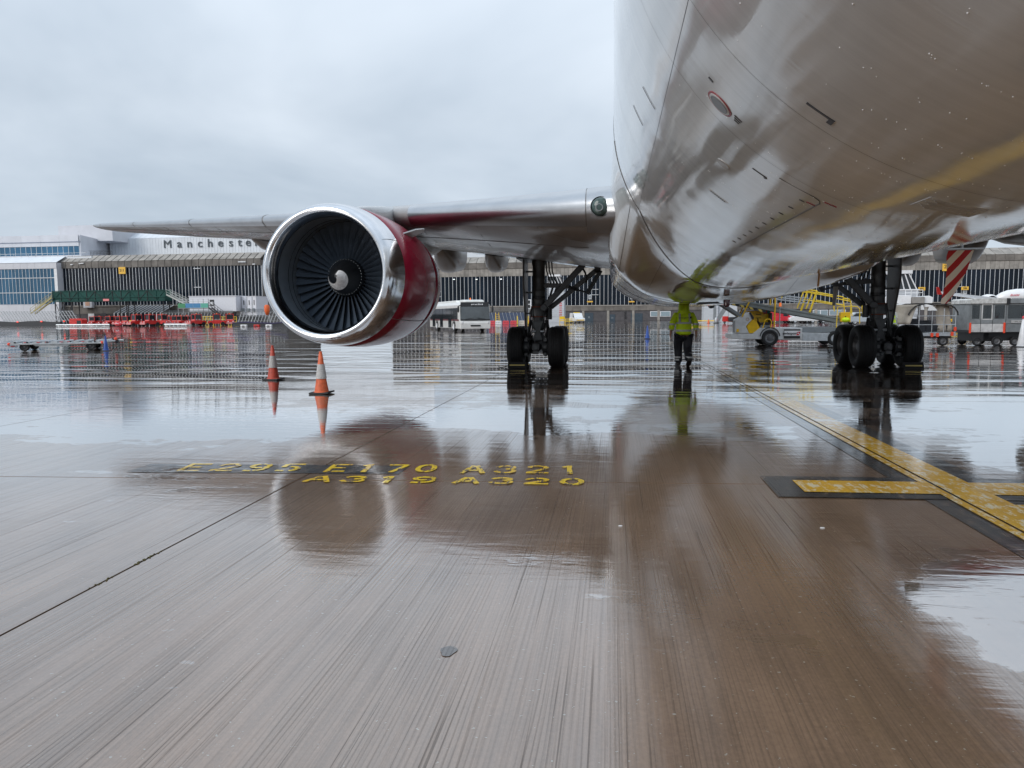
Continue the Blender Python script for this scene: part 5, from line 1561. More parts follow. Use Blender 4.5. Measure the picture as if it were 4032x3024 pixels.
for u, v, w in ((3632, 1212, .12), (3660, 1215, .3)):
    a = cw(u, v); t_ = thing('white_cloth', 'white rag hanging from the roof of the canvas cart, ' + ('narrow pointed one' if w < .2 else 'wide one'), 'cloth', (CX + a[0], CY - .08, a[1]))
    MB().loft([[Vector((-w * .3 * f, -.01, 0 - z)), Vector((w * f, -.01, -z)), Vector((w * f, .01, -z)), Vector((-w * .3 * f, .01, -z))] for z, f in ((0, .3), (.1, .7), (.2, 1.0))]).build('fabric', white, t_)

# ---- grey cabin cart
k0 = G(3850, 1362); KX0, KY = k0.x, k0.y; S2 = KY / FOC * 1.05
kc = thing('cabin_cart', 'weathered grey enclosed crew cart with windows and white side panels', 'cabin cart', (KX0, KY, 0))
kw = lambda u, v: ((u - 3850) * S2, (1362 - v) * S2 * .96)
kgrey = mat('cart_grey', (.20, .215, .225), .5, var=.35, vscale=3)
kwhite = mat('cart_white', (.50, .50, .50), .5, var=.3, vscale=4)
x0, x1 = kw(3822, 0)[0], kw(4080, 0)[0]
zf, zl, zw, ztp = kw(0, 1314)[1], kw(0, 1268)[1], kw(0, 1210)[1], kw(0, 1191)[1]
MB().bb(x0, x1, .02, 1.7, zf, zf + .10).build('floor', dark, kc, bevel=.01)
us = [(3822, 3855), (3857, 3893), (3895, 3935), (3937, 4002), (4004, 4080)]
for i, (a, c) in enumerate(us):
    xa, xb = kw(a, 0)[0], kw(c, 0)[0]
    MB().bb(xa, xb, 0, .05, zl - .16, zl).build('waist_panel', kgrey, kc, bevel=.008)
    MB().bb(xa, xb, 0, .05, zf + .02, zl - .17).build('side_panel', kwhite if i < 3 else kgrey, kc, bevel=.008)
    MB().bb(xa + .05, xb - .05, .02, .035, zl + .04, zw - .06).build('window', mat('cart_glass', (.10, .12, .13), .08, spec=.6, alpha=1, trans=.75, var=0), kc)
    fr = MB()
    for (p, q, r_, s_) in ((xa, xb, zl + .002, zl + .045), (xa, xb, zw - .06, zw), (xa, xa + .05, zl + .046, zw - .061), (xb - .05, xb, zl + .046, zw - .061)): fr.bb(p, q, .0, .05, r_, s_)
    fr.build('window_frame', kgrey if i != 1 else kwhite, kc)
MB().bb(x0, x0 + .05, .06, 1.7, zf + .11, zw).build('end_panel', kgrey, kc)
b = MB(); b.bb(x0 + .06, x1, 1.62, 1.68, zf + .11, zl); b.build('rear_panel', kgrey, kc)
for a in (3855, 3893, 3936, 4003): MB().bb(kw(a, 0)[0] - .02, kw(a, 0)[0] + .04, 1.62, 1.68, zl, zw).build('rear_post', kgrey, kc)
MB().loft([[Vector((x, y, z)) for x, z in ((x0 - .05, zw + .002), (x0 - .05, ztp - .06), (x0 + .03, ztp), (kw(3934, 0)[0], ztp), (kw(3934, 0)[0], zw + .002))] for y in (-.06, 1.76)]).build('roof', mat('dirty_roof', (.48, .48, .47), .5, var=.45, vscale=6), kc, bevel=.01)
MB().bb(kw(3945, 0)[0], x1, -.06, 1.76, zw + .002, ztp - .02).build('roof', kgrey, kc, bevel=.02)
MB().bb(kw(3934, 0)[0], kw(3944, 0)[0], -.08, 1.78, zw - .02, ztp).build('roof_joint', black, kc)
text('swissport', .085, ltext, kc, (kw(4012, 0)[0], -.075, (zw + ztp) / 2), depth=.006, bold=.002)
MB().bb(kw(3953, 0)[0], kw(3998, 0)[0], -.03, -.001, zl - .14, zl - .02).build('number_plate', kwhite, kc)
text('SPS 736', .095, mat('faded_grey_letter', (.2, .2, .2), .6, var=0), kc, (kw(3975, 0)[0], -.036, zl - .08), depth=.006)
for a in (3818, 3928): MB().bb(kw(a, 0)[0], kw(a + 6, 0)[0], -.05, -.002, zf - .02, zl - .12).build('reflector', MATS['glowing_orange_red'], kc, bevel=.01)
for u, y in ((3851, .15), (3913, .1), (3973, .15), (4045, .1)): wheel(kc, kw(u, 0)[0], y, .185 if u != 3913 else .20, .13); wheel(kc, kw(u, 0)[0], 1.5, .185, .13)
MB().bb(kw(3835, 0)[0], kw(3870, 0)[0], .1, 1.5, .2, zf - .002).bb(kw(3895, 0)[0], kw(4060, 0)[0], .3, 1.3, .22, zf - .02).build('axle_frame', black, kc)
MB().tube([(kw(3865, 0)[0], .3, .22), (kw(3905, 0)[0], .3, .22)], .03, 8).build('coupling', black, kc)

# ---- flat container dolly at left
d0, d1 = G(95, 1383.5), G(356, 1378)
ddir = (d1 - d0).normalized(); ang = math.atan2(ddir.y, ddir.x)
dl = thing('container_dolly', 'low flat container dolly with roller deck standing on the wet apron at left', 'dolly', (d0.x, d0.y, 0), ang)
Ld = (d1 - d0).length; sc_ = Ld / 261.0
dxx = lambda u: (u - 95) * sc_; dz_ = lambda v: (1381 - v) * sc_ * 1.0
galv = mat('dolly_galvanised', (.50, .52, .53), .4, .3, var=.25, vscale=5)
MB().bb(dxx(38), dxx(418), 0, 2.2, dz_(1352), dz_(1346)).build('deck_frame', galv, dl, bevel=.01)
MB().prism([(dxx(130), dz_(1352.5)), (dxx(275), dz_(1352.5)), (dxx(264), dz_(1359)), (dxx(140), dz_(1359))], .06, .12).build('side_skirt', galv, dl)
for u in (45, 92, 130, 165, 200, 240, 285, 325, 370, 405):
    MB().bb(dxx(u), dxx(u + 24), .02, .10, dz_(1345.9), dz_(1339)).build('roller_guide', galv, dl)
    MB().tube([(dxx(u + 12), .1, dz_(1341)), (dxx(u + 12), 2.1, dz_(1341))], .06, 10).build('roller', steel, dl, smooth=40)
for u in (95, 145, 178, 235, 265, 320): MB().bb(dxx(u), dxx(u + 13), -.012, .019, dz_(1343), dz_(1340)).build('reflector', redplas, dl)
for u in (58, 105, 182, 275, 372): MB().bb(dxx(u), dxx(u + 7), -.02, .018, dz_(1344), dz_(1338.5)).build('end_stop', dark, dl)
for u in (95, 356): 
    for y in (.15, 2.0): wheel(dl, dxx(u), y, .36 * sc_ / sc_ if 0 else 19 * sc_, .26, 19 * sc_)
MB().tube([(dxx(418), 1.1, dz_(1349)), (dxx(470), 1.1, dz_(1341)), (dxx(482), 1.1, dz_(1341))], .05, 8).tube([(dxx(418), .8, dz_(1347)), (dxx(455), 1.1, dz_(1342))], .04, 8).build('drawbar', galv, dl, smooth=40)
MB().bb(dxx(448), dxx(462), 1.0, 1.2, dz_(1356), dz_(1338)).build('coupling', dark, dl, bevel=.01)
for u, v in ((38, 1348), (405, 1347), (461, 1331)): MB().ball((dxx(u), .05, dz_(v)), .07, 10, 7).build('marker_light', MATS['glowing_orange_red'], dl, smooth=60)
MB().bb(dxx(30), dxx(66), .1, .25, dz_(1362), dz_(1355)).build('tail_bracket', galv, dl); MB().bb(dxx(44), dxx(58), .06, .098, dz_(1360), dz_(1356)).build('tail_light', redplas, dl)

# ---- airport bus
BA = rad(25.6)
bus = thing('airport_bus', 'white airport apron bus with dark windows and big windscreen behind the engine', 'bus', (A(1872, 1306, 64).x, 64.0, 0), BA)
# local frame: nose at y=0 facing -y, length along +y, width along x
BW, BL_, BH = 2.75, 13.2, 2.62
buswhite = mat('bus_white', (.72, .72, .70), .3, coat=.5)
MB().loft([[Vector((x, y, z)) for x, z in ((-BW / 2, .30), (BW / 2, .30), (BW / 2, BH - .25), (BW / 2 - .18, BH), (-BW / 2 + .18, BH), (-BW / 2, BH - .25))] for y in (.18, BL_)]).build('body', buswhite, bus, bevel=.04)
MB().loft([[Vector((x, y, z)) for z, y in ((.28, -.02), (.75, -.06), (.98, -.04))] for x in (-BW / 2 + .02, 0, BW / 2 - .02)], close=False, cap=False).build('front_fascia', buswhite, bus)
MB().prism([(-.04, .28), (-.10, .78), (-.05, 1.02), (.179, 1.02), (.179, .28)], -BW / 2 + .01, BW / 2 - .01, 'YZ').build('front_bumper', buswhite, bus, bevel=.04)
MB().prism([(-.03, 1.03), (.12, 2.24), (.179, 2.24), (.179, 1.03)], -BW / 2 + .06, BW / 2 - .06, 'YZ').build('windscreen', mat('windscreen_glass', (.06, .07, .075), .06, spec=.9, var=.4, vscale=.8), bus, bevel=.03)
MB().prism([(.10, 2.25), (.17, 2.62), (.179, 2.62), (.179, 2.25)], -BW / 2 + .1, BW / 2 - .1, 'YZ').build('destination_panel', black, bus)
o = blurred_word(bus, -.35, .75, 2.36, 2.49, .06, white, 9, .1, 'front_lettering')
MB().bb(-BW / 2 + .05, BW / 2 - .05, -.09, .1, 1.0, 1.12).build('wiper_panel', black, bus)
for sx in (-1, 1):
    MB().tube([(sx * .9, -.07, 1.13), (sx * .15, -.04, 1.24)], .02, 6).build('wiper', black, bus)
    MB().ball((sx * (BW / 2 - .2), -.04, .82), (.14, .08, .20), 12, 8).build('headlight', mat('headlight_glass', (.6, .6, .6), .1, spec=.8), bus, smooth=60)
    MB().ball((sx * (BW / 2 + .18), -.12, 2.0), (.10, .08, .30), 10, 8).tube([(sx * (BW / 2 - .05), .05, 2.35), (sx * (BW / 2 + .18), -.12, 2.25)], .035, 6).build('wing_mirror', black, bus, smooth=60)
MB().bb(-.45, .45, -.115, -.101, .5, .62).build('number_plate', black, bus)
sxs = -1
# window band and doors on the visible side (local -x)
for sx in (-1, 1):
    for k in range(8):
        y0 = .9 + k * 1.52
        MB().bb(sx * (BW / 2 + .002), sx * (BW / 2 + .02), y0, y0 + 1.46, 1.12, 2.12).build('side_window', carglass, bus)
    for k in (0, 1, 2):
        y0 = 3.3 + k * 3.6
        MB().bb(sx * (BW / 2 + .001), sx * (BW / 2 + .035), y0, y0 + 1.2, .36, 2.1).build('door', carglass, bus)
    MB().bb(sx * (BW / 2 + .001), sx * (BW / 2 + .012), .45, 13.0, .98, 1.115).build('side_band', mat('maroon_band', (.10, .012, .015), .4), bus)
    for y in (2.3, 9.6):
        t = MB().lathe([(-.13, .26), (-.15, .40), (-.10, .47), (.10, .47), (.15, .40), (.13, .26)], (sx * (BW / 2 - .12), y, .47), 'X', 24).build('wheel', rubber, bus, smooth=40)
        MB().lathe([(-.155, .28), (-.12, .12), (-.15, .05), (-.15, .001)] if sx < 0 else [(.155, .28), (.12, .12), (.15, .05), (.15, .001)], (sx * (BW / 2 - .10), y, .47), 'X', 20).build('rim', white, t, smooth=40)
        MB().lathe([(0, .60), (sx * .02, .60), (sx * .02, .50), (0, .50)], (sx * (BW / 2 + .004), y, .47), 'X', 20, 0, PI).build('wheel_arch', black, bus)
MB().prism([(.35, BH - .02), (.35, BH + .16), (.75, BH + .22), (2.0, BH + .22), (2.2, BH - .02)], -.9, .9, 'YZ').build('roof_unit', buswhite, bus, bevel=.06)
MB().prism([(2.6, BH - .02), (3.0, BH + .2), (12.2, BH + .2), (12.6, BH - .02)], -1.0, 1.0, 'YZ').build('roof_unit', buswhite, bus, bevel=.06)
MB().lathe([(BH + .2, .06), (BH + .36, .055), (BH + .4, .001)], (-.2, .9, 0), 'Z', 12).build('beacon_light', orange_l, bus)
b = MB(); b.lathe([(-BW / 2 - .012, .30), (-BW / 2 - .012, .34)], (0, 8.35, .70), 'X', 20, rad(60), rad(300))
for k in range(2): b.bb(-BW / 2 - .012, -BW / 2 - .002, 8.0, 8.45, .62 + .14 * k, .69 + .14 * k)
b.build('side_emblem', grey, bus)

# ------------------------------------------------------------------ background equipment
# green netted gantry with stairs
YG = 138.0
g0, g1 = A(207, 1165, YG), A(650, 1165, YG)
gz0, gz1 = A(430, 1185, YG).z, A(430, 1144, YG).z
ga = thing('covered_walkway', 'raised walkway wrapped in dark green netting on steel legs', 'walkway', (g0.x, YG, 0))
GL = g1.x - g0.x
nbay = 13
netp = MB().bb(.04, GL / nbay - .04, .0, .05, gz0 + .12, gz1 - .1).mesh('net_panel', green_net)
for k in range(nbay):
    put('net_panel', netp, ga, (GL * k / nbay, 0, 0))
    xa, xb = GL * k / nbay, GL * (k + 1) / nbay
    m = MB().beam((xa, -.06, gz0), (xa, -.06, gz1), .09, .09)
    m.beam((xa, -.06, gz0 + .1), (xb, -.06, gz1 - .1), .06, .06) if k % 2 == 0 else m.beam((xa, -.06, gz1 - .1), (xb, -.06, gz0 + .1), .06, .06)
    m.build('truss_member', dark if k % 3 else green_net, ga)
for z in (gz0, (gz0 + gz1) / 2 - .3, gz1): MB().beam((0, -.07, z), (GL, -.07, z), .14, .14).build('truss_chord', green_net, ga)
MB().bb(0, GL, .1, 2.2, gz0 - .1, gz0 + .05).bb(0, GL, 2.2, 2.25, gz0, gz1).build('deck', green_net, ga)
for x in (.4, 2.4, 4.2, GL - 10, GL - 8.2, GL - .5):
    for y in (.1, 2.1): MB().beam((x, y, .02), (x, y, gz0 - .1), .16, .16).build('leg', dark, ga)
for x in (.4, 2.4): MB().beam((x, .1, .2), (x + 1.9, .1, gz0 - .2), .08, .08).beam((x + 1.9, .1, .2), (x, .1, gz0 - .2), .08, .08).build('cross_brace', dark, ga)
p = A(418, 1181, YG - .2); MB().bb(p.x - g0.x - .65, p.x - g0.x + .65, -.25, -.15, p.z - .22, p.z + .22).build('notice_board', mat('pink_board', (.75, .25, .25), .5), ga)


def stair(name, label, pa, pb, w, m, n=14):
    """open stair flight from pa (top) to pb (bottom)"""
    pa, pb = Vector(pa), Vector(pb)
    t_ = thing(name, label, 'stairs', (pb.x, pb.y, 0))
    o = Vector((pb.x, pb.y, 0)); a, b_ = pa - o, pb - o
    for y in (0, w):
        off = Vector((0, y, 0))
        MB().beam(a + off, b_ + off, .08, .28).build('stringer', m, t_)
        for h in (.55, 1.05): MB().beam(a + off + Vector((0, 0, h)), b_ + off + Vector((0, 0, h)), .06, .06).build('handrail', m, t_)
        for k in range(5):
            q = a + (b_ - a) * (k / 4) + off
            MB().beam(q, q + Vector((0, 0, 1.05)), .05, .05).build('rail_post', m, t_)
    for k in range(n):
        q = a + (b_ - a) * ((k + .5) / n)
        MB().box((q.x, w / 2, q.z), (abs(b_.x - a.x) / n * .9, w - .1, .05)).build('step', m, t_)
    return t_
paleyel = mat('dusty_yellow', (.42, .36, .16), .6, var=.2); palegrn = mat('pale_grey_rail', (.42, .44, .42), .5)
stair('stair_flight', 'dusty yellow stair flight climbing to the left end of the green walkway', A(203, 1172, YG - .5), A(120, 1235, YG - .5), 1.3, paleyel)
stair('stair_flight', 'pale stair flight going down from the right end of the green walkway', A(655, 1160, YG - .5), A(735, 1200, YG - .5), 1.3, palegrn)

# leaning-post security fences
def lean_fence(u0, u1, vt, vb, Y, n, lean, label, coil=True, m=steel):
    p0, p1 = A(u0, vb, Y), A(u1, vb, Y); h = A(u0, vt, Y).z - p0.z; z0 = p0.z
    t_ = thing('security_fence', label, 'fence', (p0.x, Y, 0)); L_ = p1.x - p0.x
    for k in range(n):
        x = L_ * (k + .5) / n
        MB().beam((x, 0, .02), (x + lean * .15, 0, z0 + .02), .07, .07).beam((x + lean * .15, 0, z0), (x + lean, 0, z0 + h), .075, .075).build('fence_post', m, t_)
    for f in (.1, .55, .97): MB().beam((lean * f, .05, z0 + h * f), (L_ + lean * f, .05, z0 + h * f), .035, .035).build('fence_rail', m, t_)
    # wire mesh as thin strands
    w = MB()
    for k in range(n * 3):
        x = L_ * k / (n * 3); w.beam((x, .06, z0), (x + lean * .9, .06, z0 + h), .015, .015)
    for k in range(9): w.beam((0, .07, z0 + h * k / 9), (L_, .07, z0 + h * k / 9), .012, .012)
    w.build('wire_mesh', grey, t_)['kind'] = 'stuff'
    if coil:
        pts = [(lean + L_ * k / (n * 26), .25 * math.cos(k * .72), z0 + h + .18 + .28 * math.sin(k * .72)) for k in range(n * 26)]
        MB().tube(pts, .018, 3, False).build('razor_wire', grey, t_)['kind'] = 'stuff'
    return t_
lean_fence(15, 318, 1226, 1266, 127.5, 26, -1.5, 'grey fence of left leaning posts behind the black barrier at far left', False)
lean_fence(625, 905, 1232, 1264, 132, 22, .7, 'grey fence of right leaning posts with razor wire behind the red tractors')
lean_fence(930, 1120, 1228, 1268, 112, 15, .75, 'grey fence of right leaning posts with razor wire above the dark purple topped barrier')

# barriers, rails
def barrier(u0, u1, v0, v1, Y, m, label, wavy=0, name='barrier_wall', topm=None):
    p0, p1 = A(u0, v1, Y), A(u1, v1, Y); h = A((u0 + u1) / 2, v0, Y).z
    t_ = thing(name, label, 'barrier', (p0.x, Y, 0)); L_ = p1.x - p0.x; n = max(2, int(L_ / 2))
    pts = [(L_ * k / n, h + wavy * math.sin(k * 1.7)) for k in range(n + 1)]
    MB().prism([(0, .01), (L_, .01)] + list(reversed(pts)), 0, .5).build('wall', m, t_)
    if topm:
        b = MB()
        for a, c in zip(pts[:-1], pts[1:]): b.beam((a[0], .2, a[1] + .06), (c[0], .2, c[1] + .06), .62, .14)
        b.build('cover', topm, t_)
    return t_
bar = barrier(-60, 238, 1266, 1287, 126, mat('dark_barrier', (.03, .033, .037), .6), 'long black barrier wall with small red lights at far left', .12)
for u, v in ((69, 1268), (163, 1266), (252, 1265)):
    p = A(u, v, 125.9); MB().ball((p.x - bar.location.x, -.1, p.z), (.22, .15, .14), 10, 6).build('warning_light', mat('red_lamp', (.8, .05, .03), .3, emit=(1, .12, .08, .5)), bar, smooth=60)
b2 = barrier(916, 1130, 1272, 1288, 108, mat('dark_barrier', (.03, .033, .037)), 'dark low barrier with a wavy purple cover left of the engine', .10, topm=mat('purple_cover', (.035, .03, .09), .6))
for i, (u0, u1, m) in enumerate(((946, 970, white), (998, 1020, red), (1045, 1068, white))):
    p0, p1 = A(u0, 1287, 107), A(u1, 1287, 107); h = (p1.x - p0.x)
    t_ = thing('barrier_block', ('white', 'red', 'white')[i] + ' low block before the purple topped barrier, ' + ('left', 'middle', 'right')[i] + ' of three', 'barrier', (p0.x, 107, 0), group='blocks before the purple topped barrier')
    MB().prism([(0, .01), (h, .01), (h * .96, .30), (h * .04, .30)], 0, .4).build('body', m, t_, bevel=.03); MB().bb(h * .3, h * .7, -.02, .0, .05, .15).build('slot', black, t_)


def low_rail(u0, u1, v0, v1, Y, label, m):
    p0, p1 = A(u0, v1, Y), A(u1, v1, Y); h = A(u0, v0, Y).z; L_ = p1.x - p0.x
    t_ = thing('guard_rail', label, 'guard rail', (p0.x, Y, 0), group='low silver rails before the tractors')
    MB().tube([(0, 0, h - .12), (L_, 0, h - .12)], .13, 8).build('rail', m, t_, smooth=40); MB().beam((0, 0, h - .42), (L_, 0, h - .42), .08, .12).build('rail', m, t_)
    for k in range(7): MB().beam((L_ * (k + .3) / 7, 0, .02), (L_ * (k + .3) / 7, 0, h - .1), .12, .12).build('rail_post', m, t_)
silver = mat('silver_rail', (.62, .66, .68), .35, .2, var=.15)
low_rail(222, 432, 1277, 1287, 122, 'long low silver rail in front of the red box and rear tractors', silver)
low_rail(648, 760, 1275, 1287, 119, 'short low silver rail in front of the middle tractors', silver)

# red baggage tractors
def make_tractor(label):
    t_ = thing('baggage_tractor', label, 'tractor', (0, 0, 0), group='red tractors parked along the fence')
    MB().prism([(-1.45, .35), (1.45, .35), (1.45, .85), (.55, .95), (.5, 1.0), (-.6, 1.0), (-.65, .90), (-1.45, .82)], -.62, .62, 'YZ').build('body', red, t_, bevel=.03)
    MB().bb(-.7, .7, -1.56, -1.46, .3, .62).build('bumper', mat('bumper_pink', (.62, .25, .25), .5), t_, bevel=.02)
    cabm = red
    MB().bb(-.62, .62, -.62, .62, 1.95, 2.05).build('cab_roof', red, t_, bevel=.03)
    for x in (-.58, .58):
        for y in (-.56, .56): MB().beam((x, y * 1.05, .98), (x, y, 1.96), .09, .09).build('cab_pillar', red, t_)
    MB().bb(-.53, .53, -.60, -.57, 1.05, 1.9).build('windscreen', carglass, t_); MB().bb(-.53, .53, .56, .59, 1.2, 1.9).build('rear_window', carglass, t_)
    for x in (-.6, .57): MB().bb(x, x + .03, -.5, .5, 1.2, 1.9).build('side_window', carglass, t_)
    MB().bb(-.5, .5, -.64, -.602, .98, 1.10).build('front_plate', mat('pink_board', (.75, .25, .25)), t_)
    for x in (-.55, .55):
        for y, r in ((-.98, .30), (.95, .34)): MB().lathe([(-.10, r * .5), (-.11, r * .9), (-.06, r), (.06, r), (.11, r * .9), (.10, r * .5)], (x * 1.08, y, r), 'X', 18).lathe([(-.09, .001), (-.09, r * .5)], (x * 1.08, y, r), 'X', 14).lathe([(.09, r * .5), (.09, .001)], (x * 1.08, y, r), 'X', 14).build('wheel', rubber, t_, smooth=40)
    for x in (-.4, .4): MB().ball((x, -1.47, .72), (.10, .04, .10), 8, 6).build('headlight', white, t_, smooth=60)
    MB().lathe([(2.05, .07), (2.17, .06), (2.2, .001)], (0, 0, 0), 'Z', 10).build('beacon_light', orange_l, t_)
    MB().tube([(-.3, 1.4, .6), (-.3, 1.7, .55), (.3, 1.7, .55), (.3, 1.4, .6)], .04, 6).build('tow_hitch', dark, t_)
    return t_
spots = [(540, 1286, 119, -25, 'large red tractor parked nearest the rail, beside the yellow notice'), (593, 1286, 119, -22, 'large red tractor right of the one by the yellow notice'),
         (369, 1272, 131, 5, 'leftmost red tractor, in front of the white door'), (392, 1272, 132, 15, 'red tractor just right of the white door'), (432, 1273, 130, 0, 'red tractor before the left end of the dark glass lean-to'),
         (451, 1274, 132, 10, 'red tractor half hidden behind the pink liferaft shaped bundle'), (472, 1274, 130, -8, 'red tractor behind the pink bundle, right of its middle'), (498, 1275, 129, 4, 'red tractor just left of the yellow notice'),
         (668, 1277, 128, 0, 'red tractor behind the left end of the short silver rail'), (692, 1278, 128, 8, 'red tractor behind the middle of the short silver rail'), (713, 1278, 127, -6, 'red tractor behind the right half of the short silver rail'), (737, 1278, 128, 3, 'red tractor behind the right end of the short silver rail'),
         (775, 1283, 120, -30, 'red tractor right of the short silver rail with a tall cab'), (855, 1281, 121, -62, 'red tractor seen side on under the white cabin stairs'), (905, 1281, 122, 35, 'rightmost red tractor beside the dark purple topped barrier'), (640, 1281, 124, 75, 'red tractor turned sideways between the large pair and the short rail')]
tr0 = make_tractor(spots[0][4])
for i, (u, v, Y, rz, lab) in enumerate(spots):
    p = A(u, v, Y)
    if i == 0: tr0.location = (p.x, Y, 0); tr0.rotation_euler = (0, 0, rad(rz))
    else: dup(tr0, (p.x, Y, 0), rad(rz), lab, 1.0 if i < 2 or i > 11 else .88)
# pale yellow and white racks between the tractors
for (u0, u1, v0, v1, Y, m, lab) in ((620, 655, 1246, 1272, 133, rail_y, 'pale yellow rail rack beside the sideways tractor'), (800, 840, 1246, 1274, 130, rail_y, 'pale yellow rail rack under the white cabin stairs'), (868, 932, 1247, 1276, 130, rail_y, 'wide pale yellow rail rack behind the rightmost tractors'), (394, 425, 1259, 1272, 133, white, 'white low cart between two left tractors')):
    p0, p1 = A(u0, v1, Y), A(u1, v1, Y); h = A(u0, v0, Y).z; L_ = p1.x - p0.x
    t_ = thing('luggage_rack', lab, 'rack', (p0.x, Y, 0))
    nn = max(3, int(L_ / .5))
    for k in range(nn + 1): MB().beam((L_ * k / nn, 0, .02), (L_ * k / nn, 0, h), .06, .06).build('upright', m, t_)
    for f in (.35, .7, .98): MB().beam((0, 0, h * f), (L_, 0, h * f), .07, .07).build('rail', m, t_)
    MB().bb(0, L_, .1, .9, .25, .4).build('deck', m, t_)
p = A(298, 1280, 124)
t_ = thing('red_box_trailer', 'red box trailer with a sloping lid behind the long silver rail', 'trailer', (p.x, 124, 0))
MB().prism([(-1.3, .35), (1.3, .35), (1.3, 1.15), (1.1, 1.42), (-1.15, 1.42), (-1.3, 1.2)], 0, 1.4).build('box', red, t_, bevel=.03)
MB().bb(.25, 1.1, -.03, -.002, .4, 1.05).build('opening', dark, t_); MB().bb(-1.2, 1.2, -.03, -.002, 1.16, 1.22).build('lid_edge', red, t_)
for x in (-.8, .8): wheel(t_, x, .2, .2, .15)
p = A(467, 1285, 118.5)
t_ = thing('pink_bundle', 'pink red rounded bundle lying before the tractors', 'bundle', (p.x, 118.5, 0))
MB().ball((0, 0, .38), (.72, .4, .34), 14, 8).build('sack', redplas, t_, smooth=60); MB().tube([(-.3, -.41, .45), (0, -.44, .5), (.3, -.41, .45)], .05, 6).build('strap', white, t_)
p = A(515, 1284, 118.8)
t_ = thing('yellow_notice', 'small yellow notice board on a stand beside the large red tractors', 'notice', (p.x, 118.8, 0))
MB().bb(-.3, .3, 0, .06, .25, 1.05).build('board', signyel, t_, bevel=.02); MB().bb(-.25, .25, .01, .05, .0, .24).build('stand', dark, t_); MB().lathe([(-.012, .001), (-.012, .16), (0, .16)], (0, 0, .68), 'Y', 14).build('emblem', mat('badge_brown', (.3, .12, .02), .5), t_)

# white portable cabins with stairs, banner and scaffold
YP = 136.0
a0, a1 = A(744, 1170, YP), A(928, 1170, YP); zt_, zb_ = A(840, 1167, YP).z, A(840, 1226, YP).z
cbn = thing('portable_cabin', 'long white portable cabin raised on stilts behind the tractors', 'cabin', (a0.x, YP, 0)); L_ = a1.x - a0.x
pw = mat('cabin_white', (.66, .67, .72), .5, var=.06)
MB().bb(0, L_, 0, 6, zb_, zt_).build('body', pw, cbn); MB().bb(-.1, L_ + .1, -.1, 6.1, zt_, zt_ + .12).build('roof', pw, cbn)
p = A(835, 1192, YP); w = MB().bb(p.x - a0.x - .45, p.x - a0.x + .45, -.06, -.002, p.z - .55, p.z + .6).build('window', dark, cbn); MB().bb(p.x - a0.x - .3, p.x - a0.x + .3, -.09, -.062, p.z - .35, p.z + .15).build('pane', white, w)
for x in (1, L_ / 2, L_ - .5): MB().bb(x - .12, x + .12, .2, .44, .02, zb_).build('stilt', dark, cbn)
for k, (u0, u1) in enumerate(((929, 949), (950, 970), (971, 991), (992, 1009))):
    q0, q1 = A(u0, 1200, YP + 3 - k * 1.0), A(u1, 1200, YP + 3 - k * 1.0)
    z0_, z1_ = A(u0, 1242, YP).z, zt_ - .1
    t_ = thing('cabin_module', 'narrow white cabin module with an air conditioner, number ' + ('one', 'two', 'three', 'four')[k] + ' from the left', 'cabin', (q0.x, q0.y, 0), group='white cabin modules')
    W_ = q1.x - q0.x
    MB().bb(0, W_ - .03, 0, 5, z0_, z1_).build('body', pw, t_); MB().bb(-.02, W_, -.06, 5, z1_, z1_ + .1).build('roof', pw, t_)
    if k: MB().bb(W_ * .45, W_ * .6, -.04, -.002, z1_ - 1.6, z1_ - .7).build('window', dark, t_)
    MB().bb(W_ * .15, W_ * .6, -.35, -.002, z0_ + .8, z0_ + 1.4).build('air_conditioner', grey, t_, bevel=.02)
    MB().beam((.1, -.05, z0_), (.1, -.05, z1_), .05, .05).build('downpipe', steel, t_)
    for x in (.15, W_ - .2): MB().bb(x - .08, x + .08, .1, .3, .02, z0_).build('stilt', dark, t_)
q0, q1 = A(700, 1206, 133), A(820, 1206, 133)
sf = thing('scaffold_landing', 'scaffold landing with a blue and green banner before the white cabin', 'scaffold', (q0.x, 133, 0)); L_ = q1.x - q0.x
zz = A(760, 1212, 133).z
for k, m in ((0, mat('banner_green', (.06, .25, .12), .6)), (1, mat('banner_blue', (.06, .22, .42), .6)), (2, MATS['banner_blue']), (3, mat('banner_teal', (.10, .38, .30), .6))):
    MB().bb(L_ * k / 4 + .03, L_ * (k + 1) / 4 - .03, 0, .04, zz, zz + .85).build('banner', m, sf)
for k in range(7):
    x = L_ * k / 6; MB().beam((x, .1, .02), (x, .1, zz + 1.7), .06, .06).build('upright', steel if k < 5 else dark, sf)
for z in (zz - .05, zz + 1.2, zz + 1.65): MB().beam((0, .1, z), (L_, .1, z), .06, .06).build('ledger', steel, sf)
MB().bb(0, L_, .15, 1.6, zz - .15, zz - .05).build('platform', grey, sf)
stair('stair_flight', 'dark metal stair flight going down from the scaffold landing', A(822, 1212, 131.5), A(868, 1248, 131.5), 1.2, dark, 10)

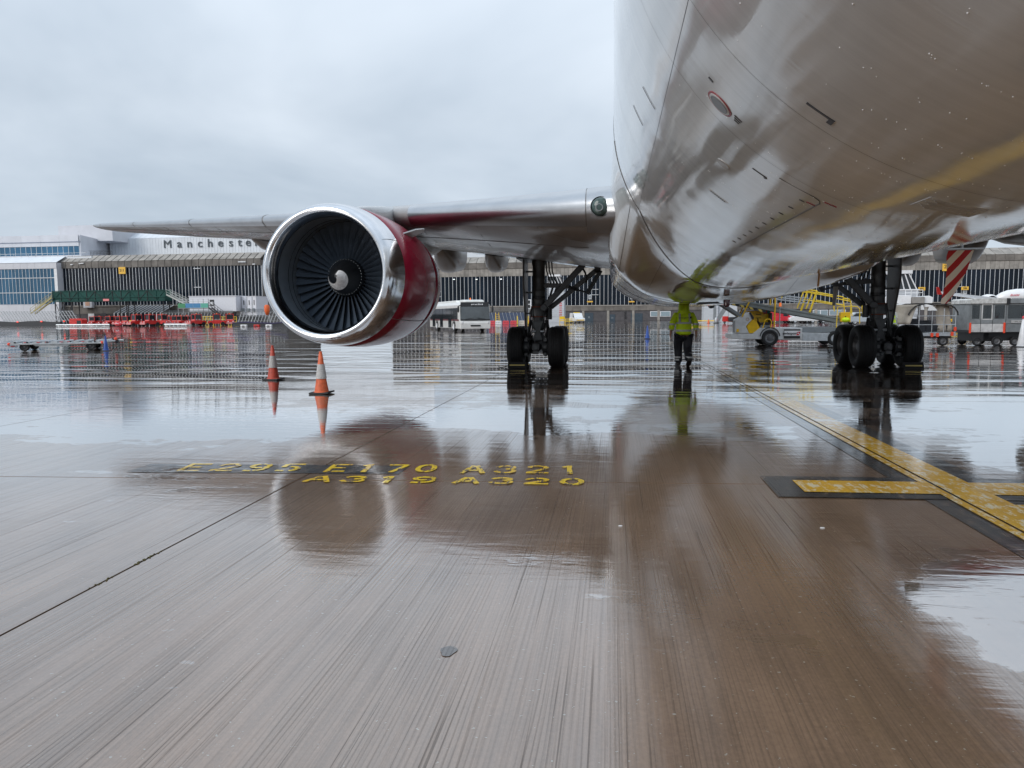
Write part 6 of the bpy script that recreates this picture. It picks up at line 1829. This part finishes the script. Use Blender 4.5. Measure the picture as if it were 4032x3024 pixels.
# dark glass lean-to with white ribs
YS = 140.5
s0, s1 = A(450, 1232, YS), A(632, 1232, YS); zl_, zh_ = A(540, 1232, YS).z, A(540, 1203, 144.6).z
ln = thing('glass_lean_to', 'sloping dark glass lean-to with white ribs against the brown pier', 'canopy', (s0.x, YS, 0)); L_ = s1.x - s0.x; nr = 12
pme = MB().add([(.05, 0, zl_), (L_ / nr - .05, 0, zl_), (L_ / nr + .45, 4.0, zh_), (.55, 4.0, zh_), (.05, .05, zl_ - .05), (L_ / nr - .05, .05, zl_ - .05), (L_ / nr + .45, 4.05, zh_ - .05), (.55, 4.05, zh_ - .05)], [(0, 1, 2, 3), (7, 6, 5, 4), (0, 4, 5, 1), (1, 5, 6, 2), (2, 6, 7, 3), (3, 7, 4, 0)]).mesh('roof_glass', mat('grey_roof_glass', (.06, .07, .08), .15, spec=.6))
fme = MB().bb(.05, L_ / nr - .05, .02, .06, .02, zl_ - .1).mesh('front_glass', glass_dark)
for k in range(nr + 1):
    x = L_ * k / nr
    MB().beam((x, -.05, .02), (x, -.05, zl_), .12, .12).beam((x, -.05, zl_), (x + .5, 4.0, zh_ + .05), .12, .12).build('rib', white, ln)
    if k < nr: put('roof_glass', pme, ln, (x, 0, 0)); put('front_glass', fme, ln, (x, 0, 0))
p = A(1051, 1215, 110)
t_ = thing('orange_windsock', 'small orange cloth sock on the fence at the left rim of the engine', 'windsock', p)
MB().lathe([(.6, .25), (.3, .42), (-.4, .4), (-1.0, .2), (-1.05, .001)], axis='Z', n=12).build('sock', orange, t_, smooth=60); MB().beam((.3, .3, -p.z), (.3, .3, .5), .07, .07).build('pole', steel, t_)

# ---- centre background
def wbarrier(u, m, i, lab):
    p = A(u, 1277, 117); t_ = thing('water_barrier', lab, 'barrier', (p.x, 117, 0), rz=rnd.uniform(-.08, .08), group='red and white barriers behind the bus')
    MB().prism([(-.52, .01), (.52, .01), (.50, .22), (.46, .58), (-.46, .58), (-.50, .22)], -.2, .2).build('body', m, t_, bevel=.04)
    for x in (-.24, 0, .24): MB().box((x, -.205, .34), (.09, .02, .12)).build('slot', black, t_)
for i, (u, m, lab) in enumerate(((1938, redplas, 'red plastic barrier right beside the bus front'), (1963, white, 'white plastic barrier second from the bus'), (1992, redplas, 'red plastic barrier left of the thin yellow post'), (2022, redplas, 'pinkish red plastic barrier beside the thin yellow post'), (2054, mat('dirty_white', (.5, .47, .42), .5), 'dirty white plastic barrier left of the landing gear'), (2078, redplas, 'small red plastic barrier partly behind the landing gear'))): wbarrier(u, m, i, lab)
YB = 124.0
f0, f1 = A(1918, 1262, YB), A(2088, 1262, YB); hz1 = A(2000, 1231, YB).z
bf = thing('blue_hoarding', 'dark blue slanted hoarding with razor wire behind the red and white barriers', 'fence', (f0.x, YB, 0)); L_ = f1.x - f0.x
bp_m = mat('hoarding_blue', (.03, .05, .10), .5, var=.2)
nn = 12
bpan = MB().add([(.04, 0, .02), (L_ / nn - .02, 0, .02), (L_ / nn - .02 - .5, .3, hz1), (.04 - .5, .3, hz1), (.04, .05, .02), (L_ / nn - .02, .05, .02), (L_ / nn - .02 - .5, .35, hz1), (.04 - .5, .35, hz1)], [(0, 1, 2, 3), (7, 6, 5, 4), (0, 4, 5, 1), (1, 5, 6, 2), (2, 6, 7, 3), (3, 7, 4, 0)]).mesh('hoarding_panel', bp_m)
for k in range(nn):
    x = L_ * k / nn; put('hoarding_panel', bpan, bf, (x, 0, 0))
    MB().beam((x, -.04, .02), (x - .5, .26, hz1 + .05), .05, .05).build('fence_post', steel, bf)
pts = [(L_ * k / 300, .5 + .3 * math.cos(k * .75), hz1 + .45 + .38 * math.sin(k * .75)) for k in range(301)]
MB().tube(pts, .022, 3, False).build('razor_wire', grey, bf)['kind'] = 'stuff'
for u in (2037, 2080):
    p = A(u, 1277, 116.5); t_ = thing('marker_post', 'thin pale yellow post ' + ('between the red barriers' if u < 2060 else 'beside the left landing gear'), 'post', (p.x, 116.5, 0))
    MB().tube([(0, 0, .01), (0, 0, 1.35)], .07, 8).build('post', rail_y, t_, smooth=40); MB().lathe([(0, .16), (.06, .15), (.07, .07)], axis='Z', n=10).build('foot', dark, t_)
p = A(1957, 1263, 120); t_ = thing('step_ladder', 'yellow framed step ladder behind the red and white barriers', 'ladder', (p.x, 120, 0))
for x in (-.33, .33): MB().beam((x, 0, .02), (x * .8, .3, 1.9), .06, .06).beam((x, .9, .02), (x * .8, .4, 1.9), .05, .05).build('rail', yellow, t_)
for k in range(5): MB().box((0, .06 * k, .3 + .33 * k), (.6, .2, .05)).build('step', yellow, t_)

# jet bridge tower beside the left landing gear
def bridge_tower(u0, u1, v0, Y, label):
    q0, q1 = A(u0, 1200, Y), A(u1, 1200, Y); W_ = q1.x - q0.x; h = A(u0, v0, Y).z
    t_ = thing('jet_bridge_tower', label, 'jet bridge', (q0.x, Y, 0))
    cl = mat('ribbed_cladding', (.52, .55, .59), .45, var=.08)
    n = 16
    for k in range(n): MB().bb(0, W_, 0, 4, 1.2 + (h - 2.6 - 1.2) * k / n + .015, 1.2 + (h - 2.6 - 1.2) * (k + 1) / n - .015).build('cladding_strip', cl, t_)
    MB().bb(.06, W_ - .06, .06, 3.94, .02, h - 2.65).build('core', cl, t_)
    zc_ = h - 2.55
    MB().prism([(.1, zc_), (W_ - .1, zc_), (W_ - .9, zc_ + 1.6), (.1, zc_ + 1.6)], .1, 3.5).build('lantern', carglass, t_)
    for k in range(5): MB().beam((.1 + (W_ - .3) * k / 4, .05, zc_), (.1 + (W_ - 1.1) * k / 4, .05, zc_ + 1.6), .1, .1).build('lantern_bar', white, t_)
    MB().bb(-.05, W_ - .7, -.1, 3.6, zc_ + 1.6, zc_ + 1.95).build('roof', white, t_); MB().bb(-.05, W_ + .05, -.05, 4.05, zc_ - .12, zc_).build('cornice', white, t_)
    return t_
jt = bridge_tower(2160, 2221, 1068, 134, 'tall pale jet bridge tower with a glazed lantern behind the left landing gear')
for k in range(8): blurred_word(jt, 1.95, 2.45, .9 + .42 * k, 1.2 + .42 * k, -.02, mat('sign_red', (.6, .06, .07), .5, var=0), 3, .1, seed=k)
p = A(2080, 1195, 128); t_ = thing('white_hutch', 'small white windowed box on a post left of the landing gear', 'hutch', (p.x, 128, p.z - .9))
MB().bb(-.5, .5, 0, .8, -.1, 1.6).build('box', white, t_)
for z in (.1, .85): MB().bb(-.32, .32, -.03, -.002, z, z + .6).build('window', dark, t_)
MB().beam((0, .4, -p.z + .92), (0, .4, -.1), .15, .15).build('post', steel, t_)
jr = bridge_tower(3505, 3615, 1042, 82, 'wide pale ribbed jet bridge tower behind the right landing gear')
YJ = 74
q0, q1 = A(3520, 1190, YJ), A(3672, 1190, YJ); z0_, z1_ = A(3600, 1211, YJ).z, A(3600, 1163, YJ).z; W_ = q1.x - q0.x
jb = thing('jet_bridge_cab', 'white jet bridge cab with railings above the canvas cart', 'jet bridge', (q0.x, YJ, 0))
MB().prism([(0, z0_ + .5), (W_ * .45, z0_), (W_ * .45, z1_), (W_ * .1, z1_ + .05), (0, z1_ - .1)], 0, 2.6).build('tunnel', white, jb, bevel=.03)
MB().bb(W_ * .46, W_ * .76, -.3, 2.8, z0_ - .05, z1_ - .15).build('bellows', mat('bellows_grey', (.25, .24, .23), .7), jb)
MB().prism([(W_ * .77, z0_), (W_ * .98, z0_ + .1), (W_, z1_ - .2), (W_ * .9, z1_ - .05), (W_ * .77, z1_ - .1)], -.1, 2.6).build('nose', white, jb, bevel=.03)
for x in (.3, .45, .6, .75): MB().tube([(W_ * x, .1, z1_ - .1), (W_ * x, .1, z1_ + .5)], .03, 6).build('rail_post', white, jb)
for z in (.25, .5): MB().tube([(W_ * .3, .1, z1_ + z), (W_ * .75, .1, z1_ + z)], .03, 6).build('guard_rail', white, jb)
MB().beam((W_ * .2, 1.3, .02), (W_ * .2, 1.3, z0_ + .4), .5, .5).build('support_leg', grey, jb)

# yellow platform, tow dolly and pickup by the pier
YV = 130.0
p = A(2213, 1272, YV); t_ = thing('yellow_platform', 'small yellow work platform at the foot of the jet bridge tower', 'platform', (p.x, YV, 0))
MB().bb(-.45, .45, 0, .8, .35, .5).build('deck', yellow, t_)
for x in (-.42, .42):
    for y in (.05, .75): MB().beam((x, y, .02), (x, y, 1.15), .06, .06).build('leg', yellow, t_)
MB().bb(-.42, .42, .0, .05, .65, 1.15).build('panel', yellow, t_)
p = A(2248, 1272, YV); t_ = thing('towing_trolley', 'low pale yellow towing trolley between the platform and the white pickup', 'trailer', (p.x, YV, 0))
for z in (.25, .5, .72): MB().beam((-.95, 0, z), (.95, 0, z), .09, .07).build('rail', rail_y, t_)
for x in (-.95, -.3, .4, .95): MB().beam((x, 0, .05), (x, 0, .8), .07, .07).build('upright', rail_y, t_)
for x in (-.7, .7): wheel(t_, x, .15, .14, .1)


def car(loc, rz, L_, body, label, van=False, h=1.5, group='cars parked before the pier'):
    t_ = thing('parked_car', label, 'car', loc, rz, group=group); w = .86
    lo = [(-L_ / 2, .32), (L_ / 2, .32), (L_ / 2 + .02, .62), (L_ / 2 - .1, .85), (L_ * .24, .98), (-L_ / 2 + .05, .98 if not van else 1.0), (-L_ / 2 - .02, .6)]
    MB().prism(lo, -w, w).build('body', body, t_, bevel=.06)
    if van: cab = [(L_ * .27, .97), (L_ * .10, h - .06), (L_ * .04, h), (-L_ / 2 + .12, h), (-L_ / 2 + .02, .97)]
    else: cab = [(L_ * .24, .97), (L_ * .08, h - .04), (-L_ * .02, h), (-L_ * .28, h - .02), (-L_ * .44, .97)]
    MB().prism(cab, -w + .08, w - .08).build('cabin', body, t_, bevel=.05)
    c0_ = cab
    for y in (-w + .07, w - .085):
        fx = [(L_ * .20, 1.0), (L_ * .07, h - .12), (L_ * .01, h - .10), (L_ * .01, 1.0)]
        MB().prism(fx, y, y + .015).build('side_window', carglass, t_)
        if not van: MB().prism([(-L_ * .01, 1.0), (-L_ * .01, h - .10), (-L_ * .26, h - .12), (-L_ * .37, 1.0)], y, y + .015).build('side_window', carglass, t_)
    MB().prism([(L_ * .245, 1.0), (L_ * .262, 1.0), (L_ * .1, h - .08), (L_ * .085, h - .08)], -w + .16, w - .16).build('windscreen', carglass, t_)
    for x in (-L_ * .30, L_ * .30):
        for y in (-w + .1, w - .1): wheel(t_, x, y, .31, .2, hub=steel)
    for y in (-.6, .6):
        MB().box((L_ / 2 + .0, y, .70), (.05, .28, .14)).build('headlight', white, t_, bevel=.02); MB().box((-L_ / 2 - .0, y, .8), (.05, .16, .2)).build('tail_light', redplas, t_, bevel=.02)
    return t_
cw_ = mat('car_white', (.66, .68, .70), .25, coat=.8, var=.06); cr_ = mat('car_red', (.50, .015, .03), .25, coat=.8); cs2 = mat('car_silver', (.42, .46, .50), .25, .3, coat=.8)
p = A(2272, 1273, YV); pk = car((p.x, YV, 0), rad(-70), 3.9, cw_, 'white and yellow pickup parked by the slate doors', True, 1.75, None)
MB().bb(-.5, .1, -.5, .5, 1.77, 1.87).build('roof_bar', yellow, pk); MB().bb(1.6, 1.99, -.7, .7, .45, .6).build('bonnet_stripe', yellow, pk)
YC2 = 112.0
for (u, L_, m, lab, van, h, rz, Y) in ((3078, 3.9, cr_, 'red van parked behind the belt loader', True, 1.7, 0, YC2), (3128, 3.8, cw_, 'white van with dark windows, just right of the red van', True, 1.75, 4, YC2 + 3), (3160, 4.0, cw_, 'white hatchback in front of the white van', False, 1.5, 180, YC2 - 1), (3205, 3.6, mat('car_dark_red', (.12, .012, .016), .3), 'dark red car at the end of the row behind the belt loader', False, 1.4, 0, YC2 + 2), (3400, 4.2, cs2, 'silver car half hidden behind the right landing gear', False, 1.5, 0, 96)):
    p = A(u, 1268, Y); car((p.x, Y, 0), rad(rz), L_, m, lab, van, h)

# grey tower block, ramp and small equipment left of the loader
YT = 124.0
q0, q1 = A(2772, 1200, YT), A(2905, 1200, YT); h = 6.5; W_ = q1.x - q0.x
tb = thing('bridge_base', 'pale ribbed base block of a jet bridge left of the belt loader', 'jet bridge', (q0.x, YT, 0))
for k in range(14): MB().bb(0, W_ * .42, 0, 3, h * k / 14 + .02, h * (k + 1) / 14 - .02).build('cladding_strip', MATS['ribbed_cladding'], tb)
MB().bb(.05, W_ * .42 - .05, .05, 2.95, .02, h).build('core', MATS['ribbed_cladding'], tb); MB().bb(W_ * .43, W_, .5, 4, .02, h * .62).build('annex', MATS['ribbed_cladding'], tb)
MB().bb(W_ * .28, W_ * .36, -.05, -.002, .6, 3.0).build('cabinet_door', grey, tb)
MB().prism([(W_ * .30, h * .72), (W_, h * .46), (W_ * 1.25, h * .46), (W_ * 1.2, h * .78), (W_ * .34, h * .95)], .2, 3.2).build('tunnel', rooflight, tb)
p = A(2845, 1268, 119); t_ = thing('boarding_ramp', 'steep grey ribbed ramp leaning against the pale base block', 'ramp', (p.x, 119, 0))
pa_, pb_ = Vector((-.95, 0, .05)), Vector((1.0, 0, 3.2))
for y in (0, 1.0): MB().beam(pa_ + Vector((0, y, 0)), pb_ + Vector((0, y, 0)), .08, .5).build('stringer', grey, t_)
for k in range(12): MB().box(pa_ + (pb_ - pa_) * (k / 11) + Vector((0, .5, .1)), (.2, .9, .06)).build('step', steel, t_)
MB().beam((.9, .5, .02), (1.0, .5, 3.1), .12, .12).build('leg', steel, t_)
p = A(2867, 1268, 115); t_ = thing('ground_power_unit', 'low orange and red power unit beside the dark tow tractor', 'power unit', (p.x, 115, 0))
MB().bb(-.75, .05, 0, 1, .25, 1.05).build('housing', red, t_, bevel=.04); MB().bb(.07, 1.0, 0, 1, .2, .8).build('engine_box', orange, t_, bevel=.04)
for k in range(4): MB().bb(.15 + .2 * k, .25 + .2 * k, -.02, .0, .3, .7).build('vent_slot', black, t_)
for x in (-.5, .8): wheel(t_, x, .1, .18, .12)
p = A(2900, 1269, 114); t_ = thing('tow_tractor', 'dark grey tow tractor with a white hubbed wheel left of the loader', 'tractor', (p.x, 114, 0))
MB().prism([(-1.1, .35), (1.5, .35), (1.5, 1.0), (.5, 1.15), (-.1, .95), (-1.1, .9)], 0, 1.5).build('body', dark, t_, bevel=.04); MB().prism([(.4, 1.15), (1.4, 1.02), (1.3, 2.0), (.6, 2.0)], .1, 1.4).build('cab', carglass, t_, bevel=.04)
for x in (-.1, 1.2):
    for y in (.05, 1.4): wheel(t_, x, y, .40, .25, hub=white)
for i, (u, m, lab) in enumerate(((2790, orange, 'tiny orange cone by the pale base block'), (2820, steel, 'small pale pump unit by the foot of the grey ramp'))):
    p = A(u, 1268, 116); t_ = thing('small_cone' if i == 0 else 'pump_unit', lab, 'cone' if i == 0 else 'pump', (p.x, 116, 0))
    if i == 0: MB().lathe([(.03, .2), (.6, .04), (.62, .001)], axis='Z', n=12).build('body', m, t_, smooth=40); MB().bb(-.25, .25, -.25, .25, .0, .03).build('base', black, t_)
    else: MB().lathe([(.1, .25), (.4, .32), (.8, .22), (.95, .001)], axis='Z', n=12).build('tank', m, t_, smooth=40); MB().bb(-.4, .4, -.3, .3, .02, .1).build('skid', dark, t_)
p = A(2770, 1266, 118); t_ = thing('tow_bar', 'long yellow tow bar lying left of the pale base block', 'tow bar', (p.x, 118, 0))
MB().tube([(-2.2, 0, .35), (1.6, 0, .35)], .08, 8).build('bar', yellow, t_); MB().tube([(-2.2, -.2, .3), (-2.2, .3, .3)], .1, 8).build('head', dark, t_); MB().bb(-2.4, .6, .4, .7, .02, .18).build('skid', white, t_)
p = A(3785, 1262, 98); t_ = thing('tow_bar', 'yellow tow bar trolley on the apron between the two baggage carts', 'tow bar', (p.x, 98, 0))
MB().tube([(-1.4, 0, .5), (1.4, 0, .5)], .08, 8).bb(-1.2, -.8, -.3, .3, .25, .45).bb(.8, 1.3, -.3, .3, .25, .45).bb(-.8, .8, -.1, .1, .2, .3).build('bar', yellow, t_)
for x in (-1, 1): wheel(t_, x, -.2, .16, .1)

# ---- distant parked airliner at the right
YA = 92.0
sc_ = YA / FOC
o_ = A(4010, 1200, YA)
da = thing('distant_airliner', 'small white airliner with faded red lettering and a red winglet parked at the far right', 'airliner', (o_.x, YA, 0))
def ap(u, v, dy=0): q = A(u, v, YA + dy); return Vector((q.x - o_.x, dy, q.z))
acw = mat('airliner_white', (.70, .70, .71), .25, coat=.6, var=.05)
rg = []
for (u, vc, r) in ((3915, 1176, 2), (3922, 1174, 9), (3940, 1171, 17), (3965, 1168, 23), (4000, 1166, 26), (4040, 1166, 27), (4200, 1166, 27), (4400, 1165, 27)):
    c = ap(u, vc); rr = r * sc_
    rg.append([Vector((c.x, math.cos(t) * rr, c.z + math.sin(t) * rr)) for t in [2 * PI * k / 24 for k in range(24)]])
MB().loft(rg).build('fuselage', acw, da, smooth=50)
a, b_, c, d = ap(3905, 1190, -3), ap(3700, 1157, -14), ap(3712, 1160, -13), ap(3990, 1196, -2)
up_ = Vector((0, 0, .25))
MB().add([a, b_, c, d, a + up_ * 2, b_ + up_, c + up_, d + up_ * 2], [(0, 1, 2, 3), (7, 6, 5, 4), (0, 4, 5, 1), (1, 5, 6, 2), (2, 6, 7, 3), (3, 7, 4, 0)]).build('wing', acw, da)
w0, w1, w2, w3 = ap(3692, 1160, -14), ap(3710, 1160, -14), ap(3697, 1130, -14.5), ap(3688, 1130, -14.5)
MB().add([w0, w1, w2, w3] + [p_ + Vector((0, .15, 0)) for p_ in (w0, w1, w2, w3)], [(0, 1, 2, 3), (7, 6, 5, 4), (0, 4, 5, 1), (1, 5, 6, 2), (2, 6, 7, 3), (3, 7, 4, 0)]).build('winglet', red, da)
q = ap(3888, 1185, -4)
MB().lathe([(-1.0, .55), (-.9, .68), (0, .75), (1.0, .62), (1.6, .4)], (q.x, q.y, q.z), 'Y', 18).build('engine', acw, da, smooth=50)
fm = mat('faded_red_letter', (.62, .22, .25), .5, var=0)
for ua, ub, n_ in ((3962, 3998, 6), (4022, 4060, 6)):
    qa, qb = ap(ua, 1166), ap(ub, 1166); blurred_word(da, qa.x, qb.x, qa.z - .02, qa.z + .24, -25 * sc_ - .03, fm, n_, .5, seed=n_)
for k in range(9): 
    q = ap(3972 + 6 * k, 1176); MB().box((q.x, -27 * sc_ + .0, q.z - .05), (.10, .06, .14)).build('cabin_window', dark, da)
for u in (4000, 4100):
    q = ap(u, 1190); MB().beam((q.x, 0, .4), (q.x, 0, q.z), .15, .15).build('gear_leg', steel, da)
    for y in (-.25, .25): wheel(da, q.x, y, .35, .2)
